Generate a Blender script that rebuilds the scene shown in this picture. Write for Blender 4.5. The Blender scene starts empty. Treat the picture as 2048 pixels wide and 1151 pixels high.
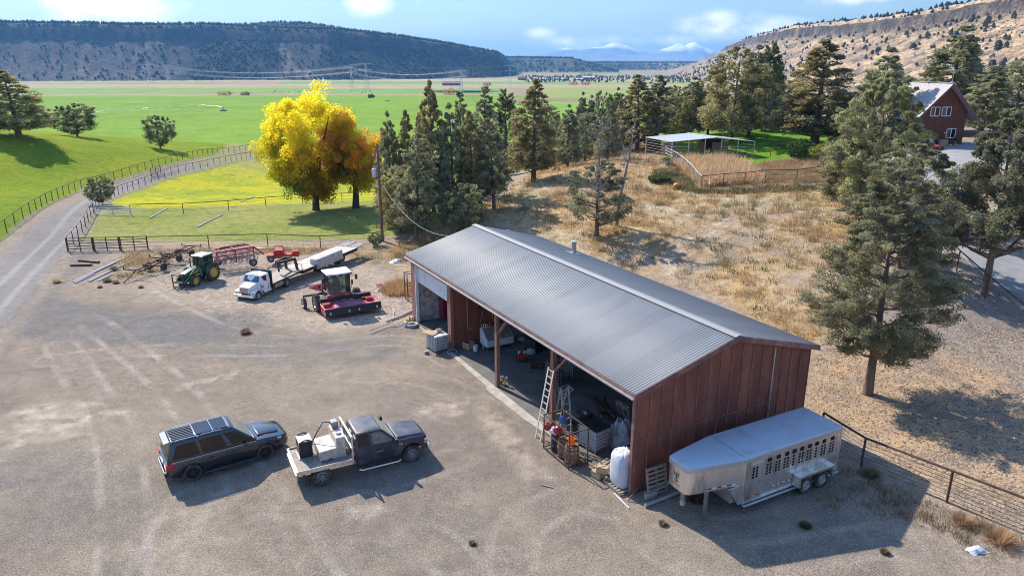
import bpy, bmesh, math, random
import numpy as np
from mathutils import Vector, Matrix

# ------------------------------------------------------------------ camera, world, sun, exposure
sc = bpy.context.scene
C = sc.collection
R = math.radians
CAM_H, PITCH, FOC = 17.1, 0.302, 1440.0      # focal length in photo pixels (2048 wide)
cam_d = bpy.data.cameras.new('camera')
cam = bpy.data.objects.new('camera', cam_d); C.objects.link(cam)
cam.location = (0, 0, CAM_H)
cam.rotation_euler = (math.pi/2 - PITCH, 0, 0)
cam_d.sensor_width = 36.0
cam_d.lens = 36.0*FOC/2048.0
cam_d.clip_start = 0.5; cam_d.clip_end = 90000
sc.camera = cam
SUN_EL, SUN_AZ = R(40.0), R(-41.5)            # azimuth from +Y towards +X
world = bpy.data.worlds.new('World'); sc.world = world; world.use_nodes = True
sc.view_settings.view_transform = 'Standard'; sc.view_settings.look = 'None'
sc.view_settings.gamma = 1.0; sc.view_settings.use_curve_mapping = False
sc.view_settings.exposure = 0.92
sc.cycles.filter_width = 1.0; sc.cycles.max_bounces = 6; sc.cycles.transparent_max_bounces = 12
sc.cycles.diffuse_bounces = 3; sc.cycles.glossy_bounces = 3; sc.cycles.volume_bounces = 0

def world_nodes():
    nt = world.node_tree; n = nt.nodes; l = nt.links; n.clear()
    out = n.new('ShaderNodeOutputWorld'); bg = n.new('ShaderNodeBackground')
    sky = n.new('ShaderNodeTexSky'); sky.sky_type = 'NISHITA'; sky.sun_disc = False
    sky.sun_elevation = SUN_EL; sky.sun_rotation = SUN_AZ
    sky.altitude = 900; sky.air_density = 1.0; sky.dust_density = 0.6; sky.ozone_density = 2.2
    bg.inputs['Strength'].default_value = 0.15
    tc0 = n.new('ShaderNodeTexCoord'); sp0 = n.new('ShaderNodeSeparateXYZ'); l.new(tc0.outputs['Generated'], sp0.inputs[0])
    mr0 = n.new('ShaderNodeMapRange'); mr0.inputs['From Min'].default_value = .0; mr0.inputs['From Max'].default_value = .5; mr0.inputs['To Min'].default_value = .35; mr0.inputs['To Max'].default_value = 1.15; l.new(sp0.outputs[2], mr0.inputs['Value'])
    sc0 = n.new('ShaderNodeVectorMath'); sc0.operation = 'SCALE'; l.new(sky.outputs[0], sc0.inputs[0]); l.new(mr0.outputs[0], sc0.inputs['Scale'])
    tnt = n.new('ShaderNodeMixRGB'); tnt.blend_type = 'MULTIPLY'; tnt.inputs[0].default_value = 1; l.new(sc0.outputs[0], tnt.inputs[1]); tnt.inputs[2].default_value = (.86, .93, 1.0, 1)
    # clouds: noise on the sky direction (world coordinates), soft banks low over the horizon
    tc = n.new('ShaderNodeTexCoord'); sep = n.new('ShaderNodeSeparateXYZ')
    l.new(tc.outputs['Generated'], sep.inputs[0])
    def M(op, a, b=None, c=None):
        m = n.new('ShaderNodeMath'); m.operation = op
        for i, v in enumerate((a, b, c)):
            if v is None: continue
            if isinstance(v, (int, float)): m.inputs[i].default_value = v
            else: l.new(v, m.inputs[i])
        return m.outputs[0]
    az = M('ARCTAN2', sep.outputs[0], sep.outputs[1])
    el = M('ARCSINE', sep.outputs[2])
    comb = n.new('ShaderNodeCombineXYZ')
    l.new(az, comb.inputs[0]); l.new(M('MULTIPLY', el, 1.7), comb.inputs[1])
    ns = n.new('ShaderNodeTexNoise'); ns.inputs['Scale'].default_value = 16; ns.inputs['Detail'].default_value = 7
    ns.inputs['Roughness'].default_value = 0.58
    l.new(comb.outputs[0], ns.inputs['Vector'])
    ns2 = n.new('ShaderNodeTexNoise'); ns2.inputs['Scale'].default_value = 5; ns2.inputs['Detail'].default_value = 8
    ns2.inputs['Roughness'].default_value = 0.62
    mp = n.new('ShaderNodeMapping'); mp.inputs['Scale'].default_value = (1, 3.2, 1); mp.inputs['Location'].default_value = (3.1, 1.2, 0)
    l.new(comb.outputs[0], mp.inputs[0]); l.new(mp.outputs[0], ns2.inputs['Vector'])
    total = None
    # (azimuth, elevation, half width, half height, weight) in degrees of the single cloud banks
    for a, e, wa, we, k in ((-28.0, 3.9, 3.4, 1.3, 1.1), (-33.0, 4.9, 3.2, .55, .8), (-24.0, 5.1, 2.6, .5, .7), (-10.7, 4.25, 1.35, .75, 1.0), (15.5, 2.6, 2.6, .8, .8),
                            (19.0, 2.3, 3.0, .7, .7), (5.8, 1.45, 4.0, .5, .6), (2.2, 2.1, 1.1, .45, .6), (26.2, 5.4, 2.6, .55, 1.0), (24.0, 4.2, 2.5, .5, .6),
                            (-14.5, 5.2, 1.0, .25, .7), (12.5, 1.6, 2.2, .4, .5), (-6.7, 4.6, .6, .35, .6), (40, 6, 6, 1.5, .8), (-50, 6, 9, 2, .8), (80, 12, 16, 4, .8)):
        da = M('DIVIDE', M('SUBTRACT', az, R(a)), R(wa)); de = M('DIVIDE', M('SUBTRACT', el, R(e)), R(we))
        g = M('EXPONENT', M('MULTIPLY', M('ADD', M('MULTIPLY', da, da), M('MULTIPLY', de, de)), -0.8))
        g = M('MULTIPLY', g, k)
        total = g if total is None else M('MAXIMUM', total, g)
    cl = M('MULTIPLY', total, M('MULTIPLY_ADD', ns.outputs['Fac'], 3.6, -1.0))
    cl = M('MINIMUM', M('MAXIMUM', M('MULTIPLY_ADD', cl, 1.15, -.12), 0.0), 0.9)
    wisp = M('MULTIPLY', M('MAXIMUM', M('MULTIPLY_ADD', ns2.outputs['Fac'], 2.2, -1.05), 0.0), .10)
    cl = M('MAXIMUM', cl, wisp)
    mix = n.new('ShaderNodeMixRGB'); l.new(cl, mix.inputs[0])
    l.new(tnt.outputs[0], mix.inputs[1]); mix.inputs[2].default_value = (7.5, 7.2, 6.8, 1)
    l.new(mix.outputs[0], bg.inputs['Color']); l.new(bg.outputs[0], out.inputs['Surface'])
world_nodes()
sun_d = bpy.data.lights.new('sun', 'SUN'); sun_d.energy = 4.2; sun_d.angle = R(0.55); sun_d.color = (1.0, 0.91, 0.77)
sun = bpy.data.objects.new('sun', sun_d); C.objects.link(sun)
to_sun = Vector((math.sin(SUN_AZ)*math.cos(SUN_EL), math.cos(SUN_AZ)*math.cos(SUN_EL), math.sin(SUN_EL)))
sun.rotation_euler = to_sun.to_track_quat('Z', 'Y').to_euler()
sun.location = (-60, 80, 90)

# ------------------------------------------------------------------ materials
def node_mat(name):
    m = bpy.data.materials.new(name); m.use_nodes = True
    nt = m.node_tree; b = nt.nodes['Principled BSDF']
    return m, nt, b
def mat(name, col, rough=0.6, metal=0.0, var=0.12, scale=6.0, bump=0.0, bscale=40.0, dirt=None, dscale=2.0, damt=0.5, trans=0, coat=0, stretch=None, spec=None):
    """painted / metal / wood surface: colour varied by noise, optional second 'dirt' colour, optional bump"""
    m, nt, b = node_mat(name); n = nt.nodes; l = nt.links
    tc = n.new('ShaderNodeTexCoord'); src = tc.outputs['Object']
    if stretch:
        mp = n.new('ShaderNodeMapping'); mp.inputs['Scale'].default_value = stretch; l.new(src, mp.inputs[0]); src = mp.outputs[0]
    ns = n.new('ShaderNodeTexNoise'); ns.inputs['Scale'].default_value = scale; ns.inputs['Detail'].default_value = 6; l.new(src, ns.inputs['Vector'])
    rm = n.new('ShaderNodeMapRange'); rm.inputs['From Min'].default_value = .3; rm.inputs['From Max'].default_value = .7
    rm.inputs['To Min'].default_value = 1-var; rm.inputs['To Max'].default_value = 1+var; l.new(ns.outputs['Fac'], rm.inputs['Value'])
    vm = n.new('ShaderNodeVectorMath'); vm.operation = 'SCALE'; vm.inputs[0].default_value = col[:3]; l.new(rm.outputs[0], vm.inputs['Scale'])
    outc = vm.outputs[0]
    if dirt:
        nd = n.new('ShaderNodeTexNoise'); nd.inputs['Scale'].default_value = dscale; nd.inputs['Detail'].default_value = 8; nd.inputs['Roughness'].default_value = .65
        l.new(src, nd.inputs['Vector'])
        rd = n.new('ShaderNodeMapRange'); rd.inputs['From Min'].default_value = .62-damt*.35; rd.inputs['From Max'].default_value = .80-damt*.25; l.new(nd.outputs['Fac'], rd.inputs['Value'])
        mx = n.new('ShaderNodeMixRGB'); l.new(rd.outputs[0], mx.inputs[0]); l.new(outc, mx.inputs[1]); mx.inputs[2].default_value = (*dirt, 1); outc = mx.outputs[0]
    l.new(outc, b.inputs['Base Color'])
    b.inputs['Roughness'].default_value = rough; b.inputs['Metallic'].default_value = metal
    if coat: b.inputs['Coat Weight'].default_value = coat; b.inputs['Coat Roughness'].default_value = .03
    if spec is not None: b.inputs['Specular IOR Level'].default_value = spec
    if bump:
        nb = n.new('ShaderNodeTexNoise'); nb.inputs['Scale'].default_value = bscale; nb.inputs['Detail'].default_value = 5; l.new(src, nb.inputs['Vector'])
        bp = n.new('ShaderNodeBump'); bp.inputs['Strength'].default_value = bump; bp.inputs['Distance'].default_value = .02; l.new(nb.outputs['Fac'], bp.inputs['Height']); l.new(bp.outputs[0], b.inputs['Normal'])
    return m
def glass_mat(name, tint=(.7, .85, .82), alpha=.35):
    """thin cab glass: mostly lets light through, some reflection"""
    m, nt, b = node_mat(name); n = nt.nodes; l = nt.links; n.remove(b)
    o = n['Material Output']; tr = n.new('ShaderNodeBsdfTransparent'); tr.inputs[0].default_value = (*tint, 1)
    gl = n.new('ShaderNodeBsdfGlossy'); gl.inputs['Roughness'].default_value = .03
    df = n.new('ShaderNodeBsdfDiffuse'); df.inputs[0].default_value = (.18, .2, .18, 1)
    m1 = n.new('ShaderNodeMixShader'); m1.inputs[0].default_value = alpha*.5; l.new(tr.outputs[0], m1.inputs[1]); l.new(df.outputs[0], m1.inputs[2])
    fr = n.new('ShaderNodeFresnel'); fr.inputs[0].default_value = 1.6
    m2 = n.new('ShaderNodeMixShader'); l.new(fr.outputs[0], m2.inputs[0]); l.new(m1.outputs[0], m2.inputs[1]); l.new(gl.outputs[0], m2.inputs[2])
    l.new(m2.outputs[0], o.inputs[0]); return m
def leaf_mat(name, tr=.3, rough=.7):
    """foliage: colour attribute per leaf, small per-tree shift, light passing through the leaves"""
    m, nt, b = node_mat(name); n = nt.nodes; l = nt.links
    at = n.new('ShaderNodeAttribute'); at.attribute_name = 'col'
    oi = n.new('ShaderNodeObjectInfo')
    hs = n.new('ShaderNodeHueSaturation'); l.new(at.outputs['Color'], hs.inputs['Color'])
    rv = n.new('ShaderNodeMapRange'); rv.inputs['To Min'].default_value = .82; rv.inputs['To Max'].default_value = 1.18; l.new(oi.outputs['Random'], rv.inputs['Value']); l.new(rv.outputs[0], hs.inputs['Value'])
    rh = n.new('ShaderNodeMapRange'); rh.inputs['To Min'].default_value = .485; rh.inputs['To Max'].default_value = .51; l.new(oi.outputs['Random'], rh.inputs['Value']); l.new(rh.outputs[0], hs.inputs['Hue'])
    l.new(hs.outputs[0], b.inputs['Base Color']); b.inputs['Roughness'].default_value = rough; b.inputs['Specular IOR Level'].default_value = .25
    t = n.new('ShaderNodeBsdfTranslucent'); l.new(hs.outputs[0], t.inputs[0])
    mx = n.new('ShaderNodeMixShader'); mx.inputs[0].default_value = tr; l.new(b.outputs[0], mx.inputs[1]); l.new(t.outputs[0], mx.inputs[2])
    l.new(mx.outputs[0], n['Material Output'].inputs[0]); return m
def ground_mat(name, scales=(1.5, 14.0), amt=(.25, .3), bump=.5, bscale=9.0, rough=.95, bdist=.05):
    """soil / grass: zone colour in the 'col' attribute, mottled by world-space noise"""
    m, nt, b = node_mat(name); n = nt.nodes; l = nt.links
    at = n.new('ShaderNodeAttribute'); at.attribute_name = 'col'
    tc = n.new('ShaderNodeTexCoord'); cur = at.outputs['Color']
    for i, (s, a) in enumerate(zip(scales, amt)):
        ns = n.new('ShaderNodeTexNoise'); ns.inputs['Scale'].default_value = s; ns.inputs['Detail'].default_value = 5; ns.inputs['Roughness'].default_value = .65
        l.new(tc.outputs['Object'], ns.inputs['Vector'])
        rm = n.new('ShaderNodeMapRange'); rm.inputs['From Min'].default_value = .33; rm.inputs['From Max'].default_value = .67
        rm.inputs['To Min'].default_value = 1-a; rm.inputs['To Max'].default_value = 1+a; l.new(ns.outputs['Fac'], rm.inputs['Value'])
        vm = n.new('ShaderNodeVectorMath'); vm.operation = 'SCALE'; l.new(cur, vm.inputs[0]); l.new(rm.outputs[0], vm.inputs['Scale']); cur = vm.outputs[0]
    l.new(cur, b.inputs['Base Color']); b.inputs['Roughness'].default_value = rough; b.inputs['Specular IOR Level'].default_value = .02
    if bump:
        nb = n.new('ShaderNodeTexNoise'); nb.inputs['Scale'].default_value = bscale; nb.inputs['Detail'].default_value = 6; nb.inputs['Roughness'].default_value = .7
        l.new(tc.outputs['Object'], nb.inputs['Vector'])
        bp = n.new('ShaderNodeBump'); bp.inputs['Strength'].default_value = bump; bp.inputs['Distance'].default_value = bdist
        l.new(nb.outputs['Fac'], bp.inputs['Height']); l.new(bp.outputs[0], b.inputs['Normal'])
    return m

# ------------------------------------------------------------------ mesh helpers
def link_mesh(name, me, m, parent=None):
    o = bpy.data.objects.new(name, me); C.objects.link(o)
    if m is not None and not me.materials: me.materials.append(m)
    if parent is not None: o.parent = parent
    return o
def np_mesh(name, V, F, col=None, smooth=False):
    """V (n,3), F (m,k) arrays -> mesh; col (n,3) goes to the point colour attribute 'col'"""
    V = np.asarray(V, np.float32); F = np.asarray(F, np.int32); k = F.shape[1]
    me = bpy.data.meshes.new(name)
    me.vertices.add(len(V)); me.vertices.foreach_set('co', V.ravel())
    me.loops.add(F.size); me.loops.foreach_set('vertex_index', F.ravel())
    me.polygons.add(len(F)); me.polygons.foreach_set('loop_start', np.arange(0, F.size, k, dtype=np.int32))
    me.update(calc_edges=True)
    if smooth: me.polygons.foreach_set('use_smooth', np.ones(len(F), bool))
    if col is not None:
        a = me.color_attributes.new('col', 'FLOAT_COLOR', 'POINT')
        c4 = np.ones((len(V), 4), np.float32); c4[:, :3] = col; a.data.foreach_set('color', c4.ravel())
    return me
class MB:
    """collects boxes, tubes, lathes ... and links them as ONE mesh object"""
    def __init__(s): s.v = []; s.f = []
    def add(s, vs, fs):
        b = len(s.v); s.v += [tuple(p) for p in vs]; s.f += [tuple(b+i for i in f) for f in fs]; return s
    def box(s, x0, y0, z0, x1, y1, z1):
        return s.add([(x0, y0, z0), (x1, y0, z0), (x1, y1, z0), (x0, y1, z0), (x0, y0, z1), (x1, y0, z1), (x1, y1, z1), (x0, y1, z1)],
                     [(0, 3, 2, 1), (4, 5, 6, 7), (0, 1, 5, 4), (1, 2, 6, 5), (2, 3, 7, 6), (3, 0, 4, 7)])
    def hexa(s, lo, hi):
        """8 corner solid from two quads (lists of 4 points)"""
        return s.add(list(lo)+list(hi), [(0, 3, 2, 1), (4, 5, 6, 7), (0, 1, 5, 4), (1, 2, 6, 5), (2, 3, 7, 6), (3, 0, 4, 7)])
    def bar(s, a, b, w, h=None, up=(0, 0, 1)):
        """rectangular bar from a to b"""
        a = Vector(a); b = Vector(b); h = h or w; d = (b-a).normalized(); u = Vector(up)
        if abs(d.dot(u)) > .98: u = Vector((1, 0, 0))
        sx = d.cross(u).normalized()*w/2; sy = sx.cross(d).normalized()*h/2
        return s.hexa([a-sx-sy, a+sx-sy, a+sx+sy, a-sx+sy], [b-sx-sy, b+sx-sy, b+sx+sy, b-sx+sy])
    def tube(s, pts, r, n=8, cap=True):
        pts = [Vector(p) for p in pts]; rs = r if isinstance(r, (list, tuple)) else [r]*len(pts)
        base = len(s.v); prev = None
        for i, p in enumerate(pts):
            d = (pts[min(i+1, len(pts)-1)]-pts[max(i-1, 0)]).normalized()
            u = prev if prev is not None else (Vector((0, 0, 1)) if abs(d.z) < .9 else Vector((1, 0, 0)))
            x = d.cross(u)
            if x.length < 1e-4: x = d.cross(Vector((.3, .9, .1)))
            x.normalize(); y = x.cross(d).normalized(); prev = y
            for k in range(n):
                a = 2*math.pi*k/n; s.v.append(tuple(p+(x*math.cos(a)+y*math.sin(a))*rs[i]))
        for i in range(len(pts)-1):
            for k in range(n):
                q = base+i*n; k2 = (k+1) % n; s.f.append((q+k, q+k2, q+n+k2, q+n+k))
        if cap:
            s.f.append(tuple(base+k for k in range(n))[::-1]); s.f.append(tuple(base+(len(pts)-1)*n+k for k in range(n)))
        return s
    def lathe(s, prof, n=20, o=(0, 0, 0), axis='z'):
        """prof: (radius, height) pairs, closed with caps when the radius is 0"""
        base = len(s.v); ox, oy, oz = o
        for (r, h) in prof:
            for k in range(n):
                a = 2*math.pi*k/n; c_, s_ = r*math.cos(a), r*math.sin(a)
                s.v.append({'z': (ox+c_, oy+s_, oz+h), 'y': (ox+c_, oy+h, oz+s_), 'x': (ox+h, oy+c_, oz+s_)}[axis])
        for i in range(len(prof)-1):
            for k in range(n):
                q = base+i*n; k2 = (k+1) % n; s.f.append((q+k, q+k2, q+n+k2, q+n+k))
        return s
    def prism(s, pts, y0, y1, axis='y'):
        """outline pts (a,b) extruded; axis 'y': a=x b=z; 'x': a=y b=z; 'z': a=x b=y"""
        n = len(pts)
        f = {'y': lambda p, t: (p[0], t, p[1]), 'x': lambda p, t: (t, p[0], p[1]), 'z': lambda p, t: (p[0], p[1], t)}[axis]
        return s.add([f(p, y0) for p in pts]+[f(p, y1) for p in pts],
                     [tuple(range(n))[::-1], tuple(range(n, 2*n))]+[(i, (i+1) % n, n+(i+1) % n, n+i) for i in range(n)])
    def loft(s, rings, cap=True, closed=True):
        base = len(s.v); n = len(rings[0])
        for r in rings: s.v += [tuple(p) for p in r]
        for i in range(len(rings)-1):
            for k in range(n if closed else n-1):
                q = base+i*n; k2 = (k+1) % n; s.f.append((q+k, q+k2, q+n+k2, q+n+k))
        if cap:
            s.f.append(tuple(base+k for k in range(n))[::-1]); s.f.append(tuple(base+(len(rings)-1)*n+k for k in range(n)))
        return s
    def panel(s, quad, u0, v0, u1, v1, off=.01, th=.02, shape=None):
        """thin plate lying on a bilinear quad (p00,p10,p11,p01), outward normal = (p10-p00)x(p01-p00)"""
        a, b, c, d = [Vector(p) for p in quad]; nrm = (b-a).cross(d-a).normalized()
        P = lambda u, v: a*(1-u)*(1-v)+b*u*(1-v)+c*u*v+d*(1-u)*v
        uv = shape or [(u0, v0), (u1, v0), (u1, v1), (u0, v1)]
        lo = [P(*t)+nrm*(off-th) for t in uv]; hi = [P(*t)+nrm*off for t in uv]; n = len(uv)
        return s.add(lo+hi, [tuple(range(n))[::-1], tuple(range(n, 2*n))]+[(i, (i+1) % n, n+(i+1) % n, n+i) for i in range(n)])
    def blob(s, c, r, n=2, jit=.15, rnd=random):
        bm = bmesh.new(); bmesh.ops.create_icosphere(bm, subdivisions=n, radius=1)
        vs = [(c[0]+v.co.x*r[0]*(1+rnd.uniform(-jit, jit)), c[1]+v.co.y*r[1]*(1+rnd.uniform(-jit, jit)), c[2]+v.co.z*r[2]*(1+rnd.uniform(-jit, jit))) for v in bm.verts]
        s.add(vs, [tuple(v.index for v in f.verts) for f in bm.faces]); bm.free(); return s
    def mesh(s, name, smooth=None):
        me = bpy.data.meshes.new(name); me.from_pydata(s.v, [], s.f); me.validate(verbose=False)
        bm = bmesh.new(); bm.from_mesh(me); bmesh.ops.recalc_face_normals(bm, faces=bm.faces); bm.to_mesh(me); bm.free()
        if smooth is not None:
            me.polygons.foreach_set('use_smooth', [True]*len(me.polygons)); me.set_sharp_from_angle(angle=R(smooth))
        return me
    def build(s, name, m, parent=None, smooth=None, bevel=0, seg=2):
        o = link_mesh(name, s.mesh(name, smooth), m, parent)
        if bevel:
            b = o.modifiers.new('bevel', 'BEVEL'); b.width = bevel; b.segments = seg; b.limit_method = 'ANGLE'; b.angle_limit = R(28)
        return o
def cut(o, cutters, bevel=0):
    """boolean-difference closed cutter meshes (MB) out of o, applied"""
    for mb in cutters:
        co = link_mesh('cutter', mb.mesh('cutter'), None); co.matrix_world = Matrix.Identity(4)
        md = o.modifiers.new('cut', 'BOOLEAN'); md.object = co; md.operation = 'DIFFERENCE'; md.solver = 'EXACT'
        pw, loc = o.parent, o.matrix_local.copy(); o.parent = None; o.matrix_world = Matrix.Identity(4)
        bpy.context.view_layer.update()
        me = bpy.data.meshes.new_from_object(o.evaluated_get(bpy.context.evaluated_depsgraph_get()))
        o.modifiers.clear(); o.data = me; o.parent = pw
        bpy.data.objects.remove(co)
    me = o.data; me.polygons.foreach_set('use_smooth', [True]*len(me.polygons)); me.set_sharp_from_angle(angle=R(35))
    if bevel:
        b = o.modifiers.new('bevel', 'BEVEL'); b.width = bevel; b.segments = 2; b.limit_method = 'ANGLE'; b.angle_limit = R(35)
    return o
def tag(o, label, cat, group=None, kind=None):
    if label: o['label'] = label
    if cat: o['category'] = cat
    if group: o['group'] = group
    if kind: o['kind'] = kind
    return o
def thing(name, label, cat, loc=(0, 0, 0), rz=0.0, group=None, tilt=(0, 0)):
    o = bpy.data.objects.new(name, None); C.objects.link(o); o.empty_display_size = .3
    o.location = loc; o.rotation_euler = (tilt[0], tilt[1], rz)
    return tag(o, label, cat, group)
def dup(root, loc, rz=0.0, label=None, group=None, scale=None):
    r = root.copy(); C.objects.link(r); r.location = loc; r.rotation_euler = (root.rotation_euler[0], root.rotation_euler[1], rz)
    if scale is not None: r.scale = scale
    if label: r['label'] = label
    if group: r['group'] = group
    for ch in list(root.children):
        c = ch.copy(); C.objects.link(c); c.parent = r
        for g in ch.children:
            d = g.copy(); C.objects.link(d); d.parent = c
    return r
# ------------------------------------------------------------------ terrain
def ray(u, v):
    c, s = math.cos(PITCH), math.sin(PITCH); return np.array([(u-1024)/FOC, c-(v-575.5)/FOC*s, -s-(v-575.5)/FOC*c])
def ZY(u, v, y):
    d = ray(u, v); t = y/d[1]; return np.array([d[0]*t, y, CAM_H+d[2]*t])
def PZ(u, v, z=0.0):
    d = ray(u, v); t = (z-CAM_H)/d[2]; return np.array([d[0]*t, d[1]*t, z])
def zat(v, x, y):
    k = (575.5-v)/FOC; c, s = math.cos(PITCH), math.sin(PITCH); return CAM_H+y*(k*c-s)/(c+k*s)
def hsh(ix, iy, seed):
    h = (ix.astype(np.int64)*374761393+iy.astype(np.int64)*668265263+seed*144665) & 0x7fffffff
    h = (h ^ (h >> 13))*1274126177 & 0x7fffffff
    return ((h ^ (h >> 16)) & 0xffff)/65535.0
def vnoise(x, y, seed=0):
    x = np.asarray(x, float); y = np.asarray(y, float); ix = np.floor(x); iy = np.floor(y); fx = x-ix; fy = y-iy
    fx = fx*fx*(3-2*fx); fy = fy*fy*(3-2*fy); ix = ix.astype(np.int64); iy = iy.astype(np.int64)
    a = hsh(ix, iy, seed); b = hsh(ix+1, iy, seed); c = hsh(ix, iy+1, seed); d = hsh(ix+1, iy+1, seed)
    return (a*(1-fx)+b*fx)*(1-fy)+(c*(1-fx)+d*fx)*fy
def fbm(x, y, s, o=4, seed=0, gain=.5):
    t = 0; a = 1; n = 0; x = np.asarray(x, float)/s; y = np.asarray(y, float)/s
    for i in range(o):
        t = t+a*vnoise(x, y, seed+i*17); n += a; a *= gain; x = x*2.03+11.3; y = y*2.03+4.7
    return t/n*2-1                        # -1..1
def sst(a, b, x):
    t = np.clip((x-a)/(b-a), 0, 1); return t*t*(3-2*t)
def lerp(a, b, t): return a+(b-a)*t

ctrl = [(-30, 8, 0), (-20, 25, 0), (-32, 38, 0), (0, 3, 0), (0, 20, 0), (10, 10, 0), (16, 15, 0), (5, 26, 0), (-7, 47, 0), (-5, 35, 0), (1, 31, 0), (-16, 50, 0),
        (-25, 56, 0), (14, 31, 0), (20, 20, 0), (30, 14, 0.2), (3, 50, .15), (9, 38, .05), (-3, 56, .1), (-60, 40, .5), (45, 20, 1), (-40, 58, 0), (0, -30, 0), (-60, -10, 0), (60, -10, 1)]
ctrl += [tuple(ZY(*q)) for q in ((1193, 468, 66), (1330, 480, 63), (1500, 450, 63), (1326, 380, 82), (1850, 350, 78), (1900, 290, 95), (2048, 400, 68), (1345, 318, 104), (1240, 330, 95),
        (1067, 362, 92), (985, 418, 78), (1140, 430, 72), (1500, 270, 125), (1550, 252, 140), (1700, 275, 120), (2150, 300, 92), (40, 272, 125), (0, 262, 140), (155, 272, 150), (320, 287, 165),
        (520, 297, 178), (-250, 250, 140), (1450, 330, 98), (1600, 330, 98), (1700, 380, 80))]
ctrl += [tuple(PZ(*q)) for q in ((1600, 560, 1.8), (1968, 585, 2.6), (2048, 500, 3.4), (2048, 640, 1.6), (2048, 800, .6), (1735, 785, .15), (835, 480, -.2), (900, 475, .3), (637, 418, -1.0),
        (300, 400, -.8), (240, 370, -.9), (400, 345, -1.8), (520, 311, -3.0), (0, 560, 0), (0, 480, .1), (0, 430, .8), (-300, 420, 1.2), (765, 478, -.4), (450, 420, -.9), (720, 330, -3.6),
        (1450, 600, .7), (1300, 540, .7), (2048, 1005, .2), (1900, 900, .25))]
ctrl += [(10, 150, -3), (30, 165, 2), (-10, 120, -3), (20, 130, 2.5), (70, 150, 7), (110, 120, 9), (90, 60, 7), (60, 180, 5), (-20, 200, -9), (10, 220, -14), (60, 240, -5), (-150, 180, 2), (-220, 120, 4), (150, 180, 8)]
ctrl = np.array(ctrl, float); S_ = 50.0
def _U(r2): return 0.5*r2*np.log(r2+1e-9)
_n = len(ctrl); _X = ctrl[:, :2]/S_
_K = _U(((_X[:, None]-_X[None])**2).sum(-1))+np.eye(_n)*2e-4
_P = np.c_[np.ones(_n), _X]
_A = np.zeros((_n+3, _n+3)); _A[:_n, :_n] = _K; _A[:_n, _n:] = _P; _A[_n:, :_n] = _P.T
_w = np.linalg.solve(_A, np.r_[ctrl[:, 2], 0, 0, 0])
def tps(x, y):
    x = np.asarray(x, float)/S_; y = np.asarray(y, float)/S_; t = _w[_n]+_w[_n+1]*x+_w[_n+2]*y
    for i in range(_n): t = t+_w[i]*_U((x-_X[i, 0])**2+(y-_X[i, 1])**2)
    return t
VAL = -30.0
def poly_y(xs, pts): return np.interp(xs, [p[0] for p in pts], [p[1] for p in pts])
def mesa_left(x, y):
    """long basalt-rimmed mesa across the valley: height above the valley floor"""
    foot = poly_y(x, [(-6000, 1500), (-2500, 1750), (-1700, 2020), (-600, 2120), (-250, 2300), (-50, 2620), (60, 3100)])
    foot = foot+90*fbm(x, y*.3, 420, 3, 5)
    top = poly_y(x, [(-6000, 175), (-1700, 166), (-1150, 160), (-1000, 164), (-720, 152), (-560, 148), (-400, 132), (-250, 112), (-150, 96), (-70, 84), (-20, 50), (30, 0)])
    run = 330+80*fbm(x, y*.2, 300, 3, 9)
    t = (y-foot)/run
    gul = fbm(x+.35*(y-foot), y*.22, 55, 4, 21)
    talus = sst(0, 1, np.clip(t, 0, 1)*.55)/sst(0, 1, .55)*.80
    h = top*np.clip(talus, 0, .80)
    h = h+gul*9*np.clip(t*4, 0, 1)*(t < 1)*np.clip((1.05-t)*3, 0, 1)
    rim = sst(.96, 1.0, t)*.14+sst(1.05, 1.08, t)*.08
    h = h+top*rim+(t > 1)*np.clip((y-foot-run)*.012, 0, 14)
    h = h+top*.17*sst(-1050, -860, x)*sst(-560, -760, x)*sst(1.1, 2.0, t)      # knoll standing on the mesa top
    h = np.where(t > 0, h, 0)*np.clip((60-x)/70, 0, 1)
    return np.maximum(h, 0), t
def hill_right(x, y):
    """dry slope with a basalt rim along the right side of the valley"""
    fx = np.interp(y, [-500, 200, 500, 700, 1200, 1780, 2400, 2940, 3600], [330, 330, 350, 395, 445, 475, 545, 625, 800])
    fx = fx+26*fbm(y, x*.3, 260, 3, 31)
    rx = np.interp(y, [-500, 300, 620, 990, 1400, 2000, 2600, 3200, 4200, 4900], [640, 640, 655, 690, 700, 730, 830, 960, 1150, 1500])
    rz = np.interp(y, [0, 620, 990, 1400, 1700, 2000, 2600, 3200, 3900, 4300, 4800], [158, 153, 150, 138, 140, 148, 146, 150, 140, 90, 0])
    t = (x-fx)/(rx-fx+1e-6)
    gul = fbm(y+.3*x, x*.25, 70, 4, 41)
    s = np.clip(t, 0, 1)
    h = rz*(.80*s**1.12)
    h = h+gul*7*np.clip(s*5, 0, 1)*np.clip((1.04-t)*4, 0, 1)+3.5*fbm(x, y, 22, 3, 44)*np.clip(s*5, 0, 1)
    h = h+rz*(.11*sst(.968, .985, t+.006*fbm(x, y, 18, 2, 46))+.05*sst(1.03, 1.05, t))+np.clip(x-rx, 0, 900)*.035*(t > 1)
    h = np.where(t > 0, h, 0)
    return np.maximum(h, 0), t
def far_mesa(x, y, y0, x0, x1, hh, seed):
    t = (y-y0-120*fbm(x, y*.2, 500, 2, seed))/300
    e = np.clip((x-x0)/160, 0, 1)*np.clip((x1-x)/260, 0, 1)
    h = hh*(.75*sst(0, 1, t)+.25*sst(.95, 1.0, t))*e*(1+.05*fbm(x, y*0, 260, 2, seed+3))
    return np.where(t > 0, h, 0)
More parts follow.
